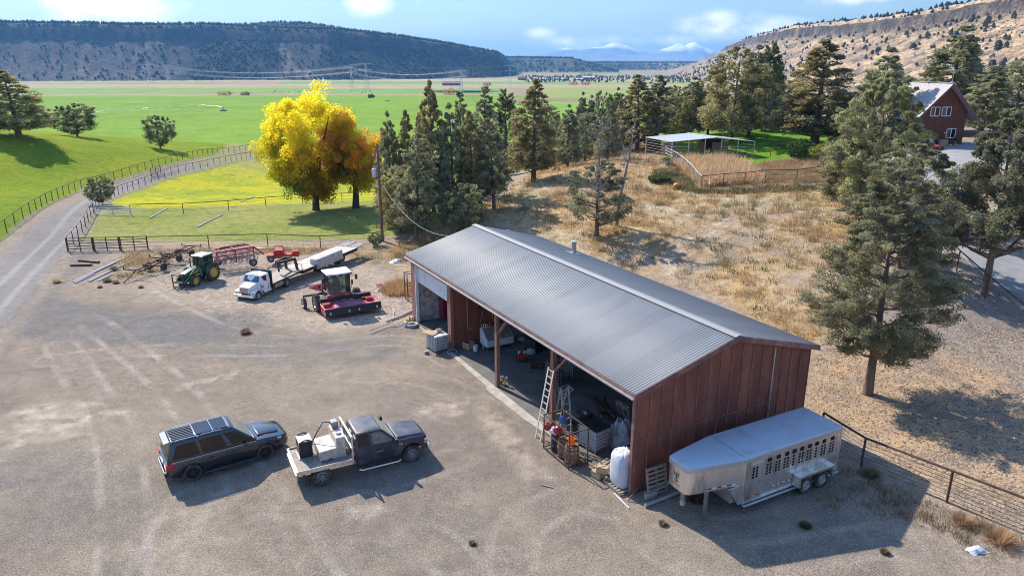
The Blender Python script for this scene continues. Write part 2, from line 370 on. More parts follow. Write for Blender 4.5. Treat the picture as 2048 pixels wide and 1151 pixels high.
def mount(x, y):
    r = 0; k = 13000/20500
    for (cx, cz, w) in ((1510, 395, 1250), (2760, 560, 1200), (2300, 400, 2000), (4450, 520, 1150), (4950, 560, 1150), (5700, 330, 1500), (3600, 260, 3000), (900, 200, 1700), (6300, 160, 2000)):
        d = np.hypot((x-cx*k), (y-13000)*.8)
        r = np.maximum(r, cz*k*np.clip(1-d/(w*k*1.35), 0, 1)**1.35)
    return r*(1+.16*fbm(x, y, 270, 4, 77))
def far_h(x, y):
    h = VAL+1.2*fbm(x, y, 300, 3, 3)
    h = h+mesa_left(x, y)[0]+hill_right(x, y)[0]
    h = np.maximum(h, VAL+far_mesa(x, y, 3500, -330, 560, 72, 51)); h = np.maximum(h, VAL+far_mesa(x, y, 4600, 300, 1900, 50, 57)); h = np.maximum(h, VAL+far_mesa(x, y, 7500, -800, 3400, 60, 61))
    return h+np.where(y > 10500, mount(x, y), 0)
def H(x, y):
    x = np.asarray(x, float); y = np.asarray(y, float); r = np.hypot(x, y)
    side = sst(20, 60, x)                                           # the house bench carries on further to the right
    w = sst(198, 400, r)*(1-side)+sst(215, 420, r)*side
    near = np.clip(tps(x, y), -30, 14)
    ang = 0.02*fbm(x, y, 2.3, 3, 1)+.05*fbm(x, y, 9, 2, 2)*sst(30, 60, y)
    slope = sst(.5, 3, near)*(x > 0)
    near = near+ang+slope*.16*fbm(x, y, 3.2, 3, 8)
    return near*(1-w)+far_h(x, y)*w
def h1(x, y): return float(H(np.array([x]), np.array([y]))[0])
_ts = np.geomspace(8, 9000, 900)
def G(u, v):
    """the point where a sight line meets the ground"""
    d = ray(u, v); z = CAM_H+d[2]*_ts; hh = H(d[0]*_ts, d[1]*_ts); k = np.argmax(z < hh)
    if k == 0: k = len(_ts)-1
    a, b = _ts[k-1], _ts[k]
    for _ in range(3):
        t = np.linspace(a, b, 12); q = np.argmax(CAM_H+d[2]*t < H(d[0]*t, d[1]*t)); q = max(q, 1); a, b = t[q-1], t[q]
    t = (a+b)/2; x, y = d[0]*t, d[1]*t
    return Vector((x, y, h1(x, y)))

rows = [.5, 2, 4, 6]; r = 8.0
while r < 16500:
    rows.append(r); cap = .012 if (r < 1850 or r > 3300) else .0065
    if 620 < r < 1800: cap = .009
    r += max(.085, min(r*r*8.5e-5, cap*r))
rows = np.array(rows)
azs = np.r_[np.arange(-180, -44, 4.0), np.arange(-43.0, -37.5, .5), np.linspace(-37.5, 37.5, 860), np.arange(38, 44, .5), np.arange(46, 180, 4.0)]
azr = np.radians(azs); RR, AA = np.meshgrid(rows, azr, indexing='ij')
TX = RR*np.sin(AA); TY = RR*np.cos(AA); TZ = np.zeros_like(TX)
nr = RR[:, 0] < 460
TZ[nr] = H(TX[nr], TY[nr]); TZ[~nr] = far_h(TX[~nr], TY[~nr])
NR, NA = TX.shape

# ---- zones: world-space outlines (sight-line points dropped on the ground)
def wpoly(px): return np.array([G(u, v)[:2] for u, v in px])
def flat(px, z=VAL): return np.array([PZ(u, v, z)[:2] for u, v in px])
def sdist(x, y, poly):
    """signed distance to a closed outline, positive inside"""
    d2 = np.full(x.shape, 1e18); ins = np.zeros(x.shape, bool); n = len(poly)
    for i in range(n):
        ax, ay = poly[i]; bx, by = poly[(i+1) % n]; ex, ey = bx-ax, by-ay; L = ex*ex+ey*ey+1e-12
        t = np.clip(((x-ax)*ex+(y-ay)*ey)/L, 0, 1); d2 = np.minimum(d2, (x-ax-t*ex)**2+(y-ay-t*ey)**2)
        c = ((ay > y) != (by > y)) & (x < ex*(y-ay)/(by-ay+1e-12)+ax); ins ^= c
    return np.where(ins, 1, -1)*np.sqrt(d2)
def pline(x, y, pts):
    d2 = np.full(x.shape, 1e18)
    for i in range(len(pts)-1):
        ax, ay = pts[i]; bx, by = pts[i+1]; ex, ey = bx-ax, by-ay; L = ex*ex+ey*ey+1e-12
        t = np.clip(((x-ax)*ex+(y-ay)*ey)/L, 0, 1); d2 = np.minimum(d2, (x-ax-t*ex)**2+(y-ay-t*ey)**2)
    return np.sqrt(d2)
def spline(px, k=6):
    P = np.array([G(u, v)[:2] for u, v in px]); out = []
    for i in range(len(P)-1):
        p0, p1, p2, p3 = P[max(i-1, 0)], P[i], P[i+1], P[min(i+2, len(P)-1)]
        for t in np.linspace(0, 1, k, endpoint=False): out.append(.5*((2*p1)+(-p0+p2)*t+(2*p0-5*p1+4*p2-p3)*t*t+(-p0+3*p1-3*p2+p3)*t**3))
    out.append(P[-1]); return np.array(out)
Z_YARD, Z_ROAD, Z_PAST, Z_FIELD, Z_LAWN, Z_DRIVE, Z_HILL, Z_MESA, Z_VAL, Z_MTN, Z_GND = range(11)
zone = np.full(TX.shape, Z_GND, np.int8); COL = np.zeros(TX.shape+(3,), np.float32)
nk = RR < 470
nx, ny = TX[nk], TY[nk]; nz = TZ[nk]
col = np.zeros(nx.shape+(3,)); zn = np.full(nx.shape, Z_GND, np.int8)
def blend(c, w): 
    global col
    col = col*(1-w[..., None])+np.array(c)*w[..., None]
n1 = fbm(nx, ny, 6, 4, 101); n2 = fbm(nx, ny, 1.6, 3, 102); n3 = fbm(nx, ny, 18, 3, 103); n4 = fbm(nx, ny, .5, 2, 104)
# base: trampled brown soil
col[:] = (.285, .228, .178)
blend((.34, .28, .22), np.clip(.5+n1, 0, 1)*.6)
blend((.20, .165, .135), np.clip(n2*1.6, 0, 1)*.5)
# dry grass hillside behind the barn and the trodden corral on the right
P_dry = wpoly([(830, 560), (760, 515), (790, 488), (900, 440), (1000, 395), (1090, 340), (1200, 300), (1345, 300), (1700, 385), (1800, 470), (1700, 620), (1620, 700), (1450, 600), (1000, 452)])
dd = sdist(nx, ny, P_dry)+1.4*n1; wd = sst(-1.2, 1.2, dd)
blend((.50, .335, .15), wd*np.clip(.55+.9*n1+.5*n2, 0, 1)); blend((.21, .155, .115), wd*sst(.1, .45, n2+.5*n1)*.6); blend((.54, .44, .30), wd*sst(.15, .5, -n2+.6*n3)*.6); blend((.20, .22, .085), wd*sst(.25, .55, n3-.3*n2)*.35)
P_corral = wpoly([(1625, 700), (1700, 640), (1900, 640), (2100, 660), (2150, 1120), (1880, 1000), (1700, 868), (1600, 850)])
dc = sdist(nx, ny, P_corral)+.5*n1; wc = sst(-.6, .8, dc)
blend((.44, .30, .18), wc*np.clip(.55+.45*n2+.3*n4, 0, 1)); blend((.235, .185, .15), wc*sst(.1, .35, -n2+.5*n4)*.6)
P_bench = wpoly([(1850, 480), (2048, 560), (2200, 640), (2100, 800), (1750, 640), (1780, 560)])
blend((.27, .235, .21), sst(-2, 2, sdist(nx, ny, P_bench)+n1*2)*.8)
# gravel yard
P_yard = wpoly([(-80, 700), (-40, 590), (60, 560), (150, 575), (330, 600), (480, 640), (640, 660), (780, 640), (826, 645), (900, 700), (995, 775), (1110, 860), (1262, 990), (1500, 1010), (1700, 950), (1840, 1060), (1990, 1230), (1500, 1800), (-400, 1900), (-300, 900)])
dy = sdist(nx, ny, P_yard)+.7*n1; wy = sst(-.8, .9, dy)
blend((.262, .216, .170), wy*.92); blend((.36, .295, .225), wy*np.clip(.3+1.1*n1+.5*n3, 0, 1)*.65); blend((.19, .163, .145), wy*sst(.0, .5, n3+.5*n2)*.55)
# machinery yard: lighter dusty soil
P_mach = wpoly([(330, 600), (300, 560), (440, 500), (640, 500), (820, 560), (820, 640), (640, 660), (480, 640)])
blend((.40, .33, .26), sst(-1.5, 1.2, sdist(nx, ny, P_mach)+1.2*n1)*.75*np.clip(.7+n2*.8, 0, 1))
# grey road gravel: sweep into the yard
for px, wdt, k in (([(-60, 640), (60, 560), (130, 520), (190, 470)], 3.3, .7), ([(-40, 560), (100, 640), (260, 660), (450, 650)], 3.0, .85), ([(100, 620), (300, 650), (520, 700), (760, 700)], 2.3, .55), ([(-100, 950), (60, 960), (200, 1000)], 3.0, .4), ([(560, 680), (700, 690), (830, 650)], 1.6, .35)):
    dl = pline(nx, ny, spline(px)); blend((.175, .168, .162), sst(wdt+.7, wdt-1.1, dl+.5*n2+.4*n1)*k*np.clip(.8+.4*n2, 0, 1))
# pale dust patches
for px, k in (([(-60, 870), (60, 815), (180, 800), (240, 825), (150, 860), (40, 880), (-60, 950)], .85), ([(340, 770), (420, 755), (470, 745), (440, 765), (360, 778)], .7), ([(550, 735), (590, 725), (580, 740)], .6), ([(840, 820), (900, 800), (930, 830), (870, 835)], .7),
              ([(690, 1020), (760, 1005), (800, 1025), (730, 1040)], .6), ([(560, 650), (700, 625), (800, 640), (700, 655)], .5), ([(960, 790), (1010, 850), (1060, 900), (1120, 960), (1060, 960), (980, 870), (930, 800)], .5),
              ([(60, 560), (110, 545), (120, 560), (80, 570)], .6), ([(320, 1000), (420, 1060), (520, 1151), (300, 1200), (260, 1080)], .25), ([(1250, 1020), (1360, 1100), (1480, 1180), (1300, 1180)], .3)):
    q = sst(-.5, .25, sdist(nx, ny, wpoly(px))+.6*n1+.4*n2); blend((.50, .42, .33), q*k*np.clip(.5+.9*n4+.4*n2, 0, 1))
# wheel tracks worn into the gravel
TR = [([(180, 640), (330, 760), (420, 870), (520, 990), (640, 1180)], .8), ([(120, 690), (210, 830), (240, 920), (250, 1060), (235, 1180)], .7), ([(860, 1180), (740, 1110), (650, 1020), (600, 1020)], .35),
      ([(740, 1040), (860, 1080), (930, 1151), (950, 1200)], .4), ([(480, 990), (520, 1060), (540, 1151)], .6), ([(380, 1000), (350, 1060), (300, 1151)], .5), ([(560, 1010), (650, 960), (760, 960), (900, 920)], .5), ([(100, 720), (300, 700), (560, 700), (800, 680), (900, 720)], .5),
      ([(330, 575), (430, 625), (520, 655), (600, 665)], .5), ([(1020, 1151), (1040, 1060), (1130, 1000), (1230, 1010)], .4), ([(700, 750), (860, 760), (1000, 830)], .35), 
      ([(230, 400), (150, 470), (40, 560), (-40, 700)], .5), ([(1280, 1040), (1480, 1060), (1700, 1030), (1800, 1090)], .4), ([(1300, 1075), (1500, 1110), (1750, 1080)], .35)]
for px, k in TR:
    s = spline(px); dl = np.abs(pline(nx, ny, s)-.85)+.12*n1; blend((.41, .36, .305), sst(.30, .06, dl)*k*.85*np.clip(.55+1.1*n2+.5*n1, 0, 1)); dl2 = np.abs(pline(nx, ny, s)-.42); blend((.22, .195, .17), sst(.16, .0, dl2)*k*.4)
# ---- pastures
P_past = wpoly([(-900, 520), (-60, 520), (0, 478), (60, 432), (165, 374), (232, 360), (330, 330), (430, 310), (560, 293), (560, 240), (-900, 200)])   # left hill pasture
P_yel = wpoly([(205, 411), (262, 384), (345, 350), (440, 330), (530, 314), (900, 300), (960, 380), (820, 430), (755, 400), (560, 407), (300, 417)])
P_pad = wpoly([(185, 420), (560, 408), (755, 400), (860, 410), (900, 440), (800, 470), (690, 478), (300, 480), (170, 480), (180, 450)])
dp = sdist(nx, ny, P_past)+.5*n1; wp = sst(-.5, .5, dp)
blend((.15, .22, .018), wp); blend((.27, .29, .03), wp*np.clip(.35+.8*n1+.4*n3, 0, 1)*.75); blend((.13, .20, .04), wp*sst(.25, .55, n2)*.4)
dq = sdist(nx, ny, P_yel)+.3*n1; wq = sst(-.4, .4, dq)
blend((.40, .38, .03), wq); blend((.22, .29, .04), wq*sst(.0, .6, -n1+.6*n3)*.75); blend((.12, .17, .03), wq*sst(.35, .55, n2+.2*n1)*.6)
dr = sdist(nx, ny, P_pad)+.5*n1; wr = sst(-.8, .8, dr)
blend((.22, .25, .065), wr); blend((.34, .30, .13), wr*np.clip(.25+.9*n1, 0, 1)*.6); blend((.13, .18, .05), wr*sst(.3, .6, n2)*.5)
zn[(wp > .5) | (wq > .5) | (wr > .5)] = Z_PAST
blend((.40, .30, .17), sst(1.6, .3, pline(nx, ny, spline([(250, 490), (420, 488), (600, 492), (700, 498), (800, 500)]))+1.2*n1)*.7)
zn[(zn == Z_GND) & (wy > .5)] = Z_YARD
# road and driveway
P_road = np.r_[spline([(-60, 560), (0, 522), (60, 462), (125, 415), (190, 389), (240, 372), (330, 342), (430, 320), (530, 306), (590, 301)]), spline([(590, 305), (530, 315), (430, 331), (340, 352), (240, 385), (198, 409), (165, 455), (125, 505), (60, 590), (-60, 720)])]
dro = sdist(nx, ny, P_road); blend((.30, .25, .20), sst(-1.8, -.6, dro+.5*n2)*(1-sst(-.4, .2, dro))*.7)
wro = sst(-.5, .5, dro+.3*n2); blend((.225, .208, .196), wro); blend((.18, .17, .163), wro*np.clip(n1+.2, 0, 1)); zn[wro > .5] = Z_ROAD
mid = spline([(-30, 625), (60, 530), (130, 460), (190, 400), (240, 378), (340, 347), (430, 325.5), (530, 310.5), (600, 300)])
dm = pline(nx, ny, mid); blend((.33, .31, .29), wro*sst(.35, .1, np.abs(dm-.85)+.1*n1)*.6)
P_drv = wpoly([(1780, 300), (1960, 285), (2100, 300), (2060, 330), (1960, 345), (1905, 370), (1900, 420), (1950, 470), (2048, 520), (2150, 560), (2200, 640), (2048, 596), (1980, 560), (1900, 500), (1850, 440), (1815, 380), (1790, 330)])
wdv = sst(-.4, .4, sdist(nx, ny, P_drv)+.2*n2); blend((.27, .27, .275), wdv); zn[wdv > .5] = Z_DRIVE
P_lawn = wpoly([(1300, 272), (1420, 262), (1480, 258), (1555, 250), (1640, 250), (1800, 262), (1830, 290), (1700, 300), (1640, 310), (1560, 318), (1505, 330), (1440, 325), (1330, 300)])
wl = sst(-.3, .3, sdist(nx, ny, P_lawn)+.2*n2); blend((.12, .235, .022), wl); blend((.085, .17, .02), wl*sst(0, .5, n1)*.5); zn[wl > .5] = Z_LAWN
# ground that falls away behind the trees
back = sst(128, 150, ny)*(1-wp)*(1-wl)*(1-sst(20, 30, nx)*sst(190, 150, ny)); blend((.25, .25, .10), back*.7)
COL[nk] = col; zone[nk] = zn
# ---- far ground
fk = RR >= 170
x, y = TX[fk], TY[fk]; rr = RR[fk]
m1 = fbm(x, y, 90, 4, 201); m2 = fbm(x, y*3, 260, 3, 202); m3 = fbm(x, y, 28, 3, 203); m4 = fbm(x, y*4, 40, 3, 204)
c = np.zeros(x.shape+(3,)); z_ = np.full(x.shape, Z_VAL, np.int8); c[:] = (.34, .28, .17)
def fb(cc, w): 
    global c
    c = c*(1-w[..., None])+np.array(cc)*w[..., None]
fb((.24, .21, .11), np.clip(.5+m2, 0, 1)*.7)
def yv(v): return float(PZ(1024, v, VAL)[1])
def band(v0, v1, u0, u1, cc, k=1.0, jit=8):
    """a field between two sight rows and two sight columns on the valley floor"""
    global c, z_
    P = flat([(u0, v1), (u1, v1), (u1-(u1-1024)*0, v0), (u0, v0)]); w = sst(-6, 6, sdist(x, y, P)+jit*m4)*k; fb(cc, w); z_[w > .5] = Z_FIELD
band(191.5, 330, -1500, 1330, (.165, .27, .028)); 
fb((.125, .22, .025), (z_ == Z_FIELD)*sst(0, .6, m2)*.5); fb((.22, .30, .04), (z_ == Z_FIELD)*np.clip(.5+1.2*m4, 0, 1)*.35)
band(176, 189, -60, 655, (.20, .29, .07)); band(178, 189.5, 655, 1010, (.18, .29, .06)); band(163.5, 168.5, 560, 1140, (.16, .31, .07)); band(176, 196, 1090, 1290, (.24, .30, .07), .8); band(160, 172, 1180, 1400, (.22, .31, .08), .9)
band(196, 204, 1010, 1300, (.25, .19, .12), .9); band(204, 240, 1010, 1500, (.19, .31, .05)); band(163, 166, 100, 420, (.24, .33, .10), .8); band(151, 156, 1050, 1350, (.25, .30, .12), .6)
band(169.3, 175.6, -1500, 1500, (.38, .29, .17), .85); band(189.3, 191.6, -1500, 1010, (.34, .25, .17), .9); band(157.5, 163, -1500, 1500, (.40, .31, .21), .8); fb((.36, .27, .19), sst(14, 0, np.abs(y-yv(190.5)))*.8); fb((.40, .34, .22), sst(25, 0, np.abs(y-yv(170)))*.7); fb((.16, .15, .08), sst(16, 0, np.abs(y-yv(172.5)))*.5*np.clip(.5+m1, 0, 1))
fb((.2, .2, .1), sst(20, 4, np.abs(y-yv(160)-40*m1))*.5)
# left mesa
ml, t = mesa_left(x, y); on = ml > .5; z_[on] = Z_MESA; w = on*1.0
fb((.085, .075, .066), w); fb((.19, .15, .115), w*sst(-700, -1200, x)*np.clip(.5+m3, 0, 1)*.8); gul = fbm(x+.35*y, y*.22, 55, 4, 21)
scrub = sst(-.1, .35, fbm(x, y*.6, 170, 4, 301)+.55*sst(-1150, -760, x)*sst(1.1, .5, np.abs(t-.5))-.05+.5*sst(-1650, -1800, x)); fb((.022, .030, .022), w*scrub*.92*(t < 1)); fb((.07, .06, .055), w*sst(-.1, .4, m3+.3*gul)*.7); fb((.22, .17, .13), w*sst(.25, .6, gul-.3*m3)*.6*(t < .9)*(t > .12)); fb((.045, .052, .036), w*sst(.3, .05, t)*.6)
fb((.055, .048, .045), w*sst(.90, .96, t)*sst(1.10, 1.06, t)); fb((.09, .075, .07), w*sst(.955, .97, t)*sst(1.03, 1.0, t)*np.clip(.5+1.5*m3, 0, 1)*.7)
fb((.11, .10, .06), w*sst(1.08, 1.15, t)*.9)
# right hill
hr, t = hill_right(x, y); on = (hr > .5); z_[on] = Z_HILL; w = on*1.0
fb((.40, .285, .175), w*.95); fb((.135, .105, .085), w*sst(-.2, .35, fbm(x, y, 26, 3, 305)+.35*fbm(x+.3*y, y*.4, 90, 3, 306))*.75*(t < 1)); fb((.52, .40, .26), w*sst(.1, .5, m3)*.4); fb((.17, .15, .13), w*sst(1500, 2100, y)*sst(.0, .4, m1+.2)*.4)
fb((.075, .062, .055), w*sst(.955, .97, t+.012*m3)*sst(1.02, 1.0, t+.012*m3)*np.clip(.9+.6*m3, 0, 1)); fb((.09, .075, .065), w*sst(.84, .95, t+.03*m3)*sst(.97, .96, t)*.55); fb((.23, .2, .11), w*sst(1.06, 1.1, t)*.9)
far_ = (y > 3350) & (rr > 3300); fm = far_mesa(x, y, 3500, -330, 560, 76, 51)+far_mesa(x, y, 4600, 300, 1700, 52, 57)+far_mesa(x, y, 7500, -800, 3000, 62, 61)
fb((.075, .085, .06), sst(3, 12, fm)*(1-w)); fb((.14, .11, .09), sst(0, .3, m1)*sst(10, 30, fm)*.5*(1-w))
mt = np.where(y > 10500, mount(x, y), 0); fb((.26, .29, .32), sst(5, 40, mt)); fb((.85, .87, .9), sst(185, 245, mt+80*fbm(x, y, 320, 4, 88))*.95); z_[mt > 5] = Z_MTN
sel = zone[fk]; cc = COL[fk]; wf = sst(185, 330, rr)*((sel == Z_GND) | (rr > 400)); wf = np.where(rr > 400, 1, wf)
keep = (sel == Z_PAST) & (rr < 330); wf = np.where(keep, sst(215, 300, rr), wf)
cc = cc*(1-wf[..., None])+c*wf[..., None]; COL[fk] = cc
sel = np.where(wf > .5, z_, sel); zone[fk] = sel

gm = {Z_YARD: ('gravel_yard', ground_mat('gravel', (2.2, 34.0, 12.0, .7), (.12, .62, .30, .10), 1.0, 18.0, bdist=.07)), Z_ROAD: ('road', ground_mat('road_gravel', (1.3, 20.0), (.12, .22), .5, 18.0, bdist=.03)), Z_PAST: ('pasture', ground_mat('pasture_grass', (1.1, 6.0), (.2, .32), .9, 5.0, bdist=.16)),
      Z_FIELD: ('irrigated_field', ground_mat('crop_green', (.02, .3, .06), (.10, .16, .1), 0)), Z_LAWN: ('lawn', ground_mat('lawn_grass', (.6, 9.0), (.12, .2), .5, 9.0)), Z_DRIVE: ('driveway', ground_mat('drive_gravel', (1.0, 18.0), (.1, .16), .3, 18.0)),
      Z_HILL: ('hillside', ground_mat('dry_hillside', (.04, .16, .45), (.25, .45, .5), 1.0, .25, bdist=2.2)), Z_MESA: ('mesa', ground_mat('mesa_slope', (.03, .12), (.25, .35), 1.0, .1, bdist=5.0)), Z_VAL: ('valley_floor', ground_mat('valley_soil', (.01, .05), (.15, .15), 0)),
      Z_MTN: ('mountains', ground_mat('mountain_rock', (.002, .01), (.15, .15), 0)), Z_GND: ('ground', ground_mat('soil', (1.8, 11.0, 30), (.22, .34, .3), 1.0, 8.0, bdist=.10))}
idx = np.arange(NR*NA).reshape(NR, NA)
q = np.stack([idx[:-1, :-1], idx[1:, :-1], idx[1:, 1:], idx[:-1, 1:]], -1).reshape(-1, 4)[:, ::-1]
wrap = np.stack([idx[:-1, -1], idx[1:, -1], idx[1:, 0], idx[:-1, 0]], -1)[:, ::-1]
fz = zone[:-1, :-1].reshape(-1)
q = np.r_[q, wrap]; fz = np.r_[fz, np.full(len(wrap), Z_GND)]
VV = np.stack([TX, TY, TZ], -1).reshape(-1, 3); CC = np.clip(COL.reshape(-1, 3), 0.01, 1)
hub = np.array([[0, 0, h1(0, 0)]])
for k, (nm, m) in gm.items():
    s = q[fz == k]
    if not len(s): continue
    u_, inv = np.unique(s, return_inverse=True)
    me = np_mesh(nm, VV[u_], inv.reshape(-1, 4), CC[u_], smooth=True); o = link_mesh(nm, me, m); o['kind'] = 'structure'
# haze: the pale air between here and the far mesas and mountains
hz = bpy.data.materials.new('haze_air'); hz.use_nodes = True; nt = hz.node_tree; nt.nodes.remove(nt.nodes['Principled BSDF'])
pv = nt.nodes.new('ShaderNodeVolumePrincipled'); pv.inputs['Color'].default_value = (.17, .50, 1.0, 1); pv.inputs['Density'].default_value = HAZE_D = 7.5e-5; pv.inputs['Anisotropy'].default_value = .2
nt.links.new(pv.outputs[0], nt.nodes['Material Output'].inputs['Volume'])
if HAZE_D:
    hm = MB().box(-17500, -17500, -60, 17500, 17500, 430); ho = hm.build('haze', hz); ho['kind'] = 'stuff'
# ------------------------------------------------------------------ shared materials
M_ = dict(
    roof=mat('corrugated_steel', (.255, .27, .285), .5, .1, .06, .8, dirt=(.22, .215, .21), dscale=.6, damt=.12, stretch=(1, .25, 1)),
    ridge=mat('ridge_flashing', (.27, .275, .28), .55, .1, .05, 2),
    redwall=mat('weathered_red_plywood', (.31, .10, .052), .75, 0, .25, 1.6, .5, 30, dirt=(.16, .05, .035), dscale=.7, damt=.75, stretch=(1, 1, .35)),
    batten=mat('faded_batten', (.31, .165, .135), .8, 0, .25, 3, dirt=(.16, .07, .06), dscale=1.2, damt=.7),
    post=mat('oxide_painted_timber', (.26, .10, .075), .7, 0, .3, 5, .4, 25, dirt=(.28, .19, .16), dscale=3, damt=.5, stretch=(4, 4, .6)),
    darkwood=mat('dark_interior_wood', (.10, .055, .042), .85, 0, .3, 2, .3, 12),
    white=mat('white_paint', (.72, .73, .74), .4, 0, .05, 3, dirt=(.45, .41, .36), dscale=3, damt=.3),
    offwhite=mat('grubby_white_board', (.50, .48, .46), .7, 0, .12, 3, dirt=(.28, .25, .22), dscale=2, damt=.5),
    concrete=mat('concrete', (.42, .39, .35), .9, 0, .15, 4, .4, 20, dirt=(.27, .24, .21), dscale=2, damt=.6),
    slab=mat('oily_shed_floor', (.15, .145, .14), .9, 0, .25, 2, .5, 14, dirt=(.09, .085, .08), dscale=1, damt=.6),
    black=mat('black_steel', (.03, .03, .033), .5, .2, .2, 8),
    rubber=mat('tyre_rubber', (.035, .034, .034), .85, 0, .25, 9, .4, 60, dirt=(.13, .11, .09), dscale=5, damt=.55),
    steel=mat('dull_steel', (.35, .36, .38), .42, .8, .12, 6, dirt=(.2, .16, .13), dscale=4, damt=.3),
    galv=mat('galvanised_steel', (.52, .54, .56), .42, .7, .1, 6),
    alu=mat('dusty_aluminium', (.80, .765, .72), .33, .85, .06, 3, dirt=(.42, .34, .27), dscale=1.6, damt=.35, stretch=(1, 1, .4)),
    alur=mat('painted_trailer_roof', (.42, .49, .56), .55, .1, .04, 1.5, dirt=(.28, .31, .34), dscale=.8, damt=.3),
    rust=mat('rusty_steel', (.13, .058, .04), .8, .2, .3, 7, .3, 30, dirt=(.05, .028, .024), dscale=4, damt=.5),
    rustpipe=mat('rusty_fence_pipe', (.115, .06, .048), .75, .2, .3, 5, dirt=(.06, .035, .03), dscale=3, damt=.5),
    pallet=mat('weathered_pallet_wood', (.30, .235, .18), .85, 0, .25, 6, .4, 30),
    card=mat('cardboard', (.42, .29, .17), .85, 0, .12, 5),
    plasticw=mat('translucent_white_plastic', (.62, .64, .66), .4, 0, .06, 4, dirt=(.42, .42, .42), dscale=3, damt=.4),
    bag=mat('woven_bulk_bag', (.52, .54, .60), .65, 0, .06, 5, .4, 40),
    tarp=mat('crumpled_grey_tarp', (.40, .44, .48), .4, 0, .2, 6, .8, 14),
    blue=mat('blue_plastic', (.03, .12, .38), .45, 0, .15, 5),
    orange=mat('orange_plastic', (.85, .22, .02), .4, 0, .06, 4),
    yellow=mat('yellow_plastic', (.72, .42, .02), .4, 0, .06, 4),
    red=mat('red_paint', (.42, .025, .025), .4, .0, .12, 4, dirt=(.2, .05, .04), dscale=4, damt=.4),
    barrel=mat('oak_barrel_staves', (.22, .115, .065), .7, 0, .25, 5, .3, 30, stretch=(6, 6, .5)),
    rope=mat('manila_rope', (.42, .27, .12), .9, 0, .2, 30),
    ladder=mat('ladder_fibreglass', (.50, .45, .38), .55, 0, .15, 4),
    glassdark=mat('dark_window_glass', (.010, .012, .016), .05, 0, .02, 2, coat=.12, spec=.4),
    hose=mat('black_hose', (.02, .02, .02), .5, 0, .1, 9),
    chrome=mat('bright_metal', (.75, .76, .78), .16, 1.0, .03, 4),
    redlens=mat('red_lens', (.55, .01, .01), .18, 0, .05, 4, coat=.6),
    amber=mat('amber_lens', (.8, .25, .02), .2, 0, .05, 4, coat=.5),
    clearlens=mat('clear_lens', (.65, .68, .7), .12, .3, .05, 4, coat=.6))
GLASS = glass_mat('cab_glass')
def sheet_tones(m, pitch=.86):
    """each roof sheet a slightly different grey, weathered more towards the eave"""
    nt = m.node_tree; n = nt.nodes; l = nt.links; b = n['Principled BSDF']; src = b.inputs['Base Color'].links[0].from_socket
    tc = n.new('ShaderNodeTexCoord'); sp = n.new('ShaderNodeSeparateXYZ'); l.new(tc.outputs['Object'], sp.inputs[0])
    d = n.new('ShaderNodeMath'); d.operation = 'DIVIDE'; d.inputs[1].default_value = pitch; l.new(sp.outputs[0], d.inputs[0])
    f = n.new('ShaderNodeMath'); f.operation = 'FLOOR'; l.new(d.outputs[0], f.inputs[0]); w = n.new('ShaderNodeTexWhiteNoise'); w.noise_dimensions = '1D'; l.new(f.outputs[0], w.inputs['W'])
    r = n.new('ShaderNodeMapRange'); r.inputs['To Min'].default_value = .94; r.inputs['To Max'].default_value = 1.05; l.new(w.outputs['Value'], r.inputs['Value'])
    v = n.new('ShaderNodeVectorMath'); v.operation = 'SCALE'; l.new(src, v.inputs[0]); l.new(r.outputs[0], v.inputs['Scale']); l.new(v.outputs[0], b.inputs['Base Color'])
sheet_tones(M_['roof']); sheet_tones(M_['redwall'], 1.22)

# ------------------------------------------------------------------ barn.  local x = along the open front away from us, local -y = towards the back
BO = np.array([4.97, 26.03]); BD = np.array([-.48564, .87416]); BN = np.array([.87416, .48564]); BYAW = math.atan2(BD[1], BD[0])
def BW(s, n, z=0.0): p = BO+BD*s+BN*n; return Vector((p[0], p[1], z))
BL, BWD, EV, RG = 24.45, 10.15, 4.68, 6.06
barn = thing('pole_barn', 'long red-brown open-fronted pole barn with a corrugated grey gable roof', 'barn', BW(0, 0), BYAW)
def slope_z(t, z=0): return EV+(RG-EV)*t+z       # t: 0 eave .. 1 ridge
# corrugated roof sheets, real ribs
def roof_sheet(front):
    n = 163; xs = []; zs = []
    p = (BL+.5)/n
    for i in range(n):
        x = -.25+i*p
        for dx, dz in ((0, 0), (.34*p, 0), (.46*p, .042), (.86*p, .042)): xs.append(x+dx); zs.append(dz)
    xs.append(-.25+n*p); zs.append(0); xs = np.array(xs); zs = np.array(zs)-.01; m = len(xs)
    ys = (.28, -BWD/2) if front else (-BWD-.28, -BWD/2)
    sl = (RG-EV)/(BWD/2); ez = EV-.28*sl
    V = np.concatenate([np.c_[xs, np.full(m, ys[0]), zs+ez+.10], np.c_[xs, np.full(m, ys[1]), zs+RG+.10], np.c_[xs, np.full(m, ys[0]), zs*0+ez+.07], np.c_[xs, np.full(m, ys[1]), zs*0+RG+.07]])
    i = np.arange(m-1); F = np.concatenate([np.c_[i, i+1, i+1+m, i+m], np.c_[i+2*m, i+3*m, i+1+3*m, i+1+2*m], np.c_[i, i+2*m, i+1+2*m, i+1]])
    return link_mesh('roof', np_mesh('roof', V, F), M_['roof'], barn)
r1 = roof_sheet(True); r2 = roof_sheet(False); r2['label'] = 'darker back slope of the corrugated roof'
mb = MB()
for s in (1, -1): mb.panel([(-.32, -BWD/2, RG+.16), (BL+.32, -BWD/2, RG+.16), (BL+.32, -BWD/2+s*.24, RG+.10), (-.32, -BWD/2+s*.24, RG+.10)][::s], 0, 0, 1, 1, .03, .02)
mb.build('ridge_cap', M_['ridge'], r1)
